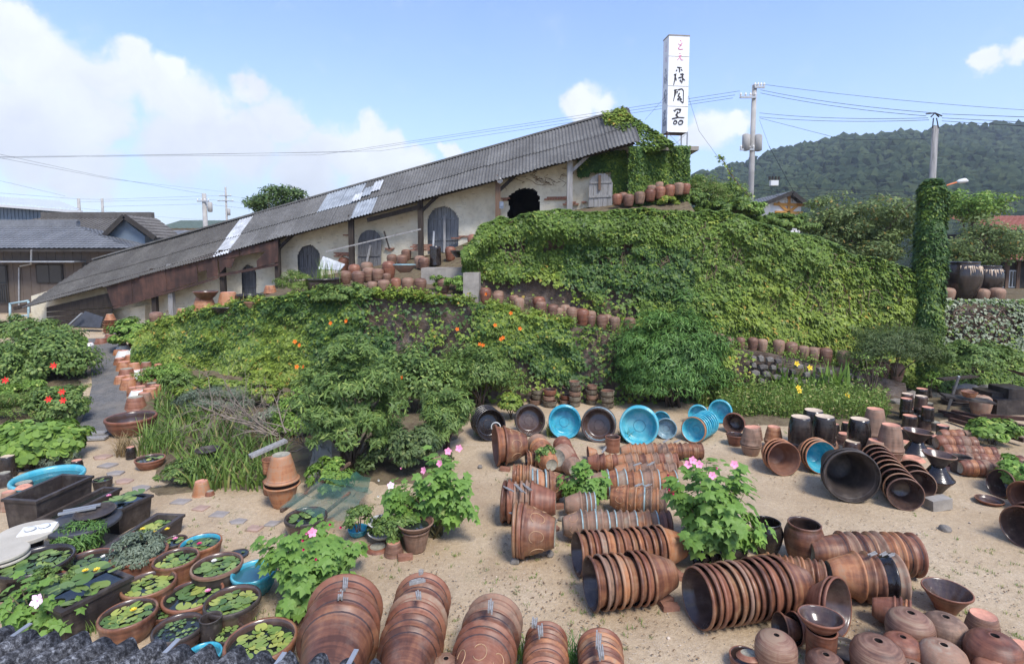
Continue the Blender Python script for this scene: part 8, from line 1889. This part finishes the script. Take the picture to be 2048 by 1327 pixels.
for i, (x, y, h_, n_, m) in enumerate(((1147, 1327, .35, 60, 'willow'), (1044, 1318, .25, 40, 'light'), (560, 1250, .2, 40, 'light'), (1250, 880, .4, 120, 'dark'), (1100, 870, .4, 60, 'grass'), (960, 870, .5, 60, 'light'), (1795, 1000, .3, 60, 'grass'), (490, 1245, .22, 40, 'shrub'), (195, 1260, .22, 40, 'shrub'), (140, 985, .2, 40, 'shrub'))):
    b = G(x, y); B = np.tile(np.array(b), (n_, 1)) + RNG.normal(size=(n_, 3)) * [.07, .07, 0]; B[:, 2] = 0; o = blades('weed_tuft', B, h_ * RNG.uniform(.5, 1.1, n_), .008, .7, L[m]); tag(o, ['weed tuft between the two narrow stacks', 'weed beside the scroll stack', 'weed beside the big lettuce bowl', 'soft weed before the chocolate bowl', 'weed before the dusty grey bowl', 'weed beside the black bowl stack', 'weed growing before the long dark stack', 'weed between the dark lily bowls', 'weed below the yellow lily bowl', 'weed on the long narrow trough'][i], 'weed', 'weed tufts')
# reeds in the terrace tubs
for i, (x, y, Y, h_) in enumerate(((648, 556, 18.6, .9), (513, 600, 18.8, .45))):
    b = P(x, y, Y); n_ = 60; B = np.array(b) + RNG.normal(size=(n_, 3)) * [.25, .12, 0]; B[:, 2] = b.z - .15; tag(blades('reeds', B, h_ * RNG.uniform(.5, 1.1, n_), .012, .35, L['reed'], None), ['tall reeds in the black tub on the terrace', 'short reeds in the brown bowl on the terrace'][i], 'reeds')
bush('shrub', 'feathery green shrub left of the black terrace tub', P(590, 590, 18.6), (.65, .4, .42), 40, 130, .09, 'lance', L['grass'], stems_=4); bush('shrub', 'leafy weeds below the black terrace tub', P(690, 610, 17.7), (1.1, .4, .35), 44, 120, .09, 'oval', L['shrub'], stems_=3); bush('shrub', 'orange flowered weeds among the terrace jars', P(905, 590, 17.8), (.8, .35, .32), 34, 110, .08, 'oval', L['light'], stems_=3)
bush('shrub', 'small conical weed on the low terrace', P(383, 640, 19.0), (.18, .15, .4), 14, 80, .06, 'lance', L['light'], stems_=2)
# weeds between the ramp jars
def ramp_weeds():
    e = empty('weeds'); tag(e, 'small leafy weeds between the ramp jars', 'weeds', None, 'stuff'); Pt = []
    for k in range(90):
        px = RNG.uniform(960, 1800); x = P(px, 660, 17.4).x; c = np.array([x, 17.35 + RNG.uniform(-.1, .5), zF(x) + .08]); Pt.append(c + RNG.normal(size=(60, 3)) * [.12, .08, .10])
    Pt = np.concatenate(Pt); k = len(Pt); leaves('foliage', Pt, rvec(k) + [0, -.4, .8], rvec(k), RNG.uniform(.04, .09, k), 'oval', L['light'], e)
ramp_weeds()
# stacked rings of old pots against the lower wall
M['mossy'] = glaze('mossy clay', [(.3, (.07, .06, .04)), (.5, (.15, .12, .085)), (.72, (.22, .20, .15))], .8, .2, 6, .6, .5); FIN['moss'] = ('mossy', 'terra_in', 'basegrey', 'mossy')
for i, (x, yb, n_, w_) in enumerate(((1072, 806, 3, 24), (1098, 812, 3, 28), (1150, 812, 5, 25), (1182, 808, 4, 24), (1215, 815, 3, 28), (895, 790, 5, 24), (1128, 800, 2, 24))):
    p = G(x, yb); p.y = min(p.y, 16.75); D = w_ * mpp(p)
    for k in range(n_): pot('tub', pick(['moss', 'moss', 'moss', 'tan', 'rust']), p + Vector((RNG.normal() * .015, 0, k * D * .42)), D * RNG.uniform(.85, 1.05), f'{ordn(k)} pot from the ground in the mossy column {["by the yellow bush", "behind the turquoise trio", "left of the oleander", "half under the oleander", "beneath the oleander", "behind the vine thicket", "above the chocolate bowls"][i]}', sz=.66, group='mossy pot columns against the lower wall')
# litter on the sand: leaves, pebbles, sherds
def litter():
    n_ = 5200; px, py = RNG.uniform(380, 2048, n_), 830 + 497 * RNG.random(n_) ** .8; Pt = np.array([tuple(G(a, b)) for a, b in zip(px, py)]); d = fbm(Pt[:, 0] * .8, Pt[:, 1] * .8, 15); Pt = Pt[RNG.random(n_) < np.clip((d - .36) * 4, .06, 1)]; k = len(Pt); Pt[:, 2] += .02 + RNG.random(k) * .02
    o = leaves('fallen_leaves', Pt, rvec(k) * .35 + [0, 0, 1], rvec(k), RNG.uniform(.015, .05, k), 'oval', L['litter']); tag(o, 'dry fallen leaves scattered over the sand', 'leaves', None, 'stuff')
    n_ = 1500; px, py = RNG.uniform(300, 2048, n_), RNG.uniform(830, 1327, n_); Pt = np.array([tuple(G(a, b)) for a, b in zip(px, py)]); v, f = ico(1); r = RNG.uniform(.004, .015, n_) * (1 + 1.2 * (RNG.random(n_) < .04)); V = (Pt[:, None] + v[None] * r[:, None, None] * RNG.uniform(.6, 1.2, (n_, 1, 3)) + [0, 0, .015])[:, f].reshape(-1, 3)
    o = link(bpy.data.objects.new('pebbles', bulk('pebbles', V, 3, plain('pebble', (.40, .33, .26), .9, .2, .5, 3)))); tag(o, 'small pebbles and sherds on the sand', 'pebbles', None, 'stuff')
    n_ = 900; px, py = RNG.uniform(380, 2048, n_), RNG.uniform(830, 1327, n_); B = np.array([tuple(G(a, b)) for a, b in zip(px, py)]); B = B[fbm(B[:, 0] * .9, B[:, 1] * .9, 25) > .52]; o = blades('grass_tufts', np.repeat(B, 9, 0) + RNG.normal(size=(len(B) * 9, 3)) * [.02, .02, 0], .05 * RNG.uniform(.4, 1.3, len(B) * 9), .003, .8, L['grass']); tag(o, 'thin sprouting grass on the sand', 'grass', None, 'stuff')
litter()
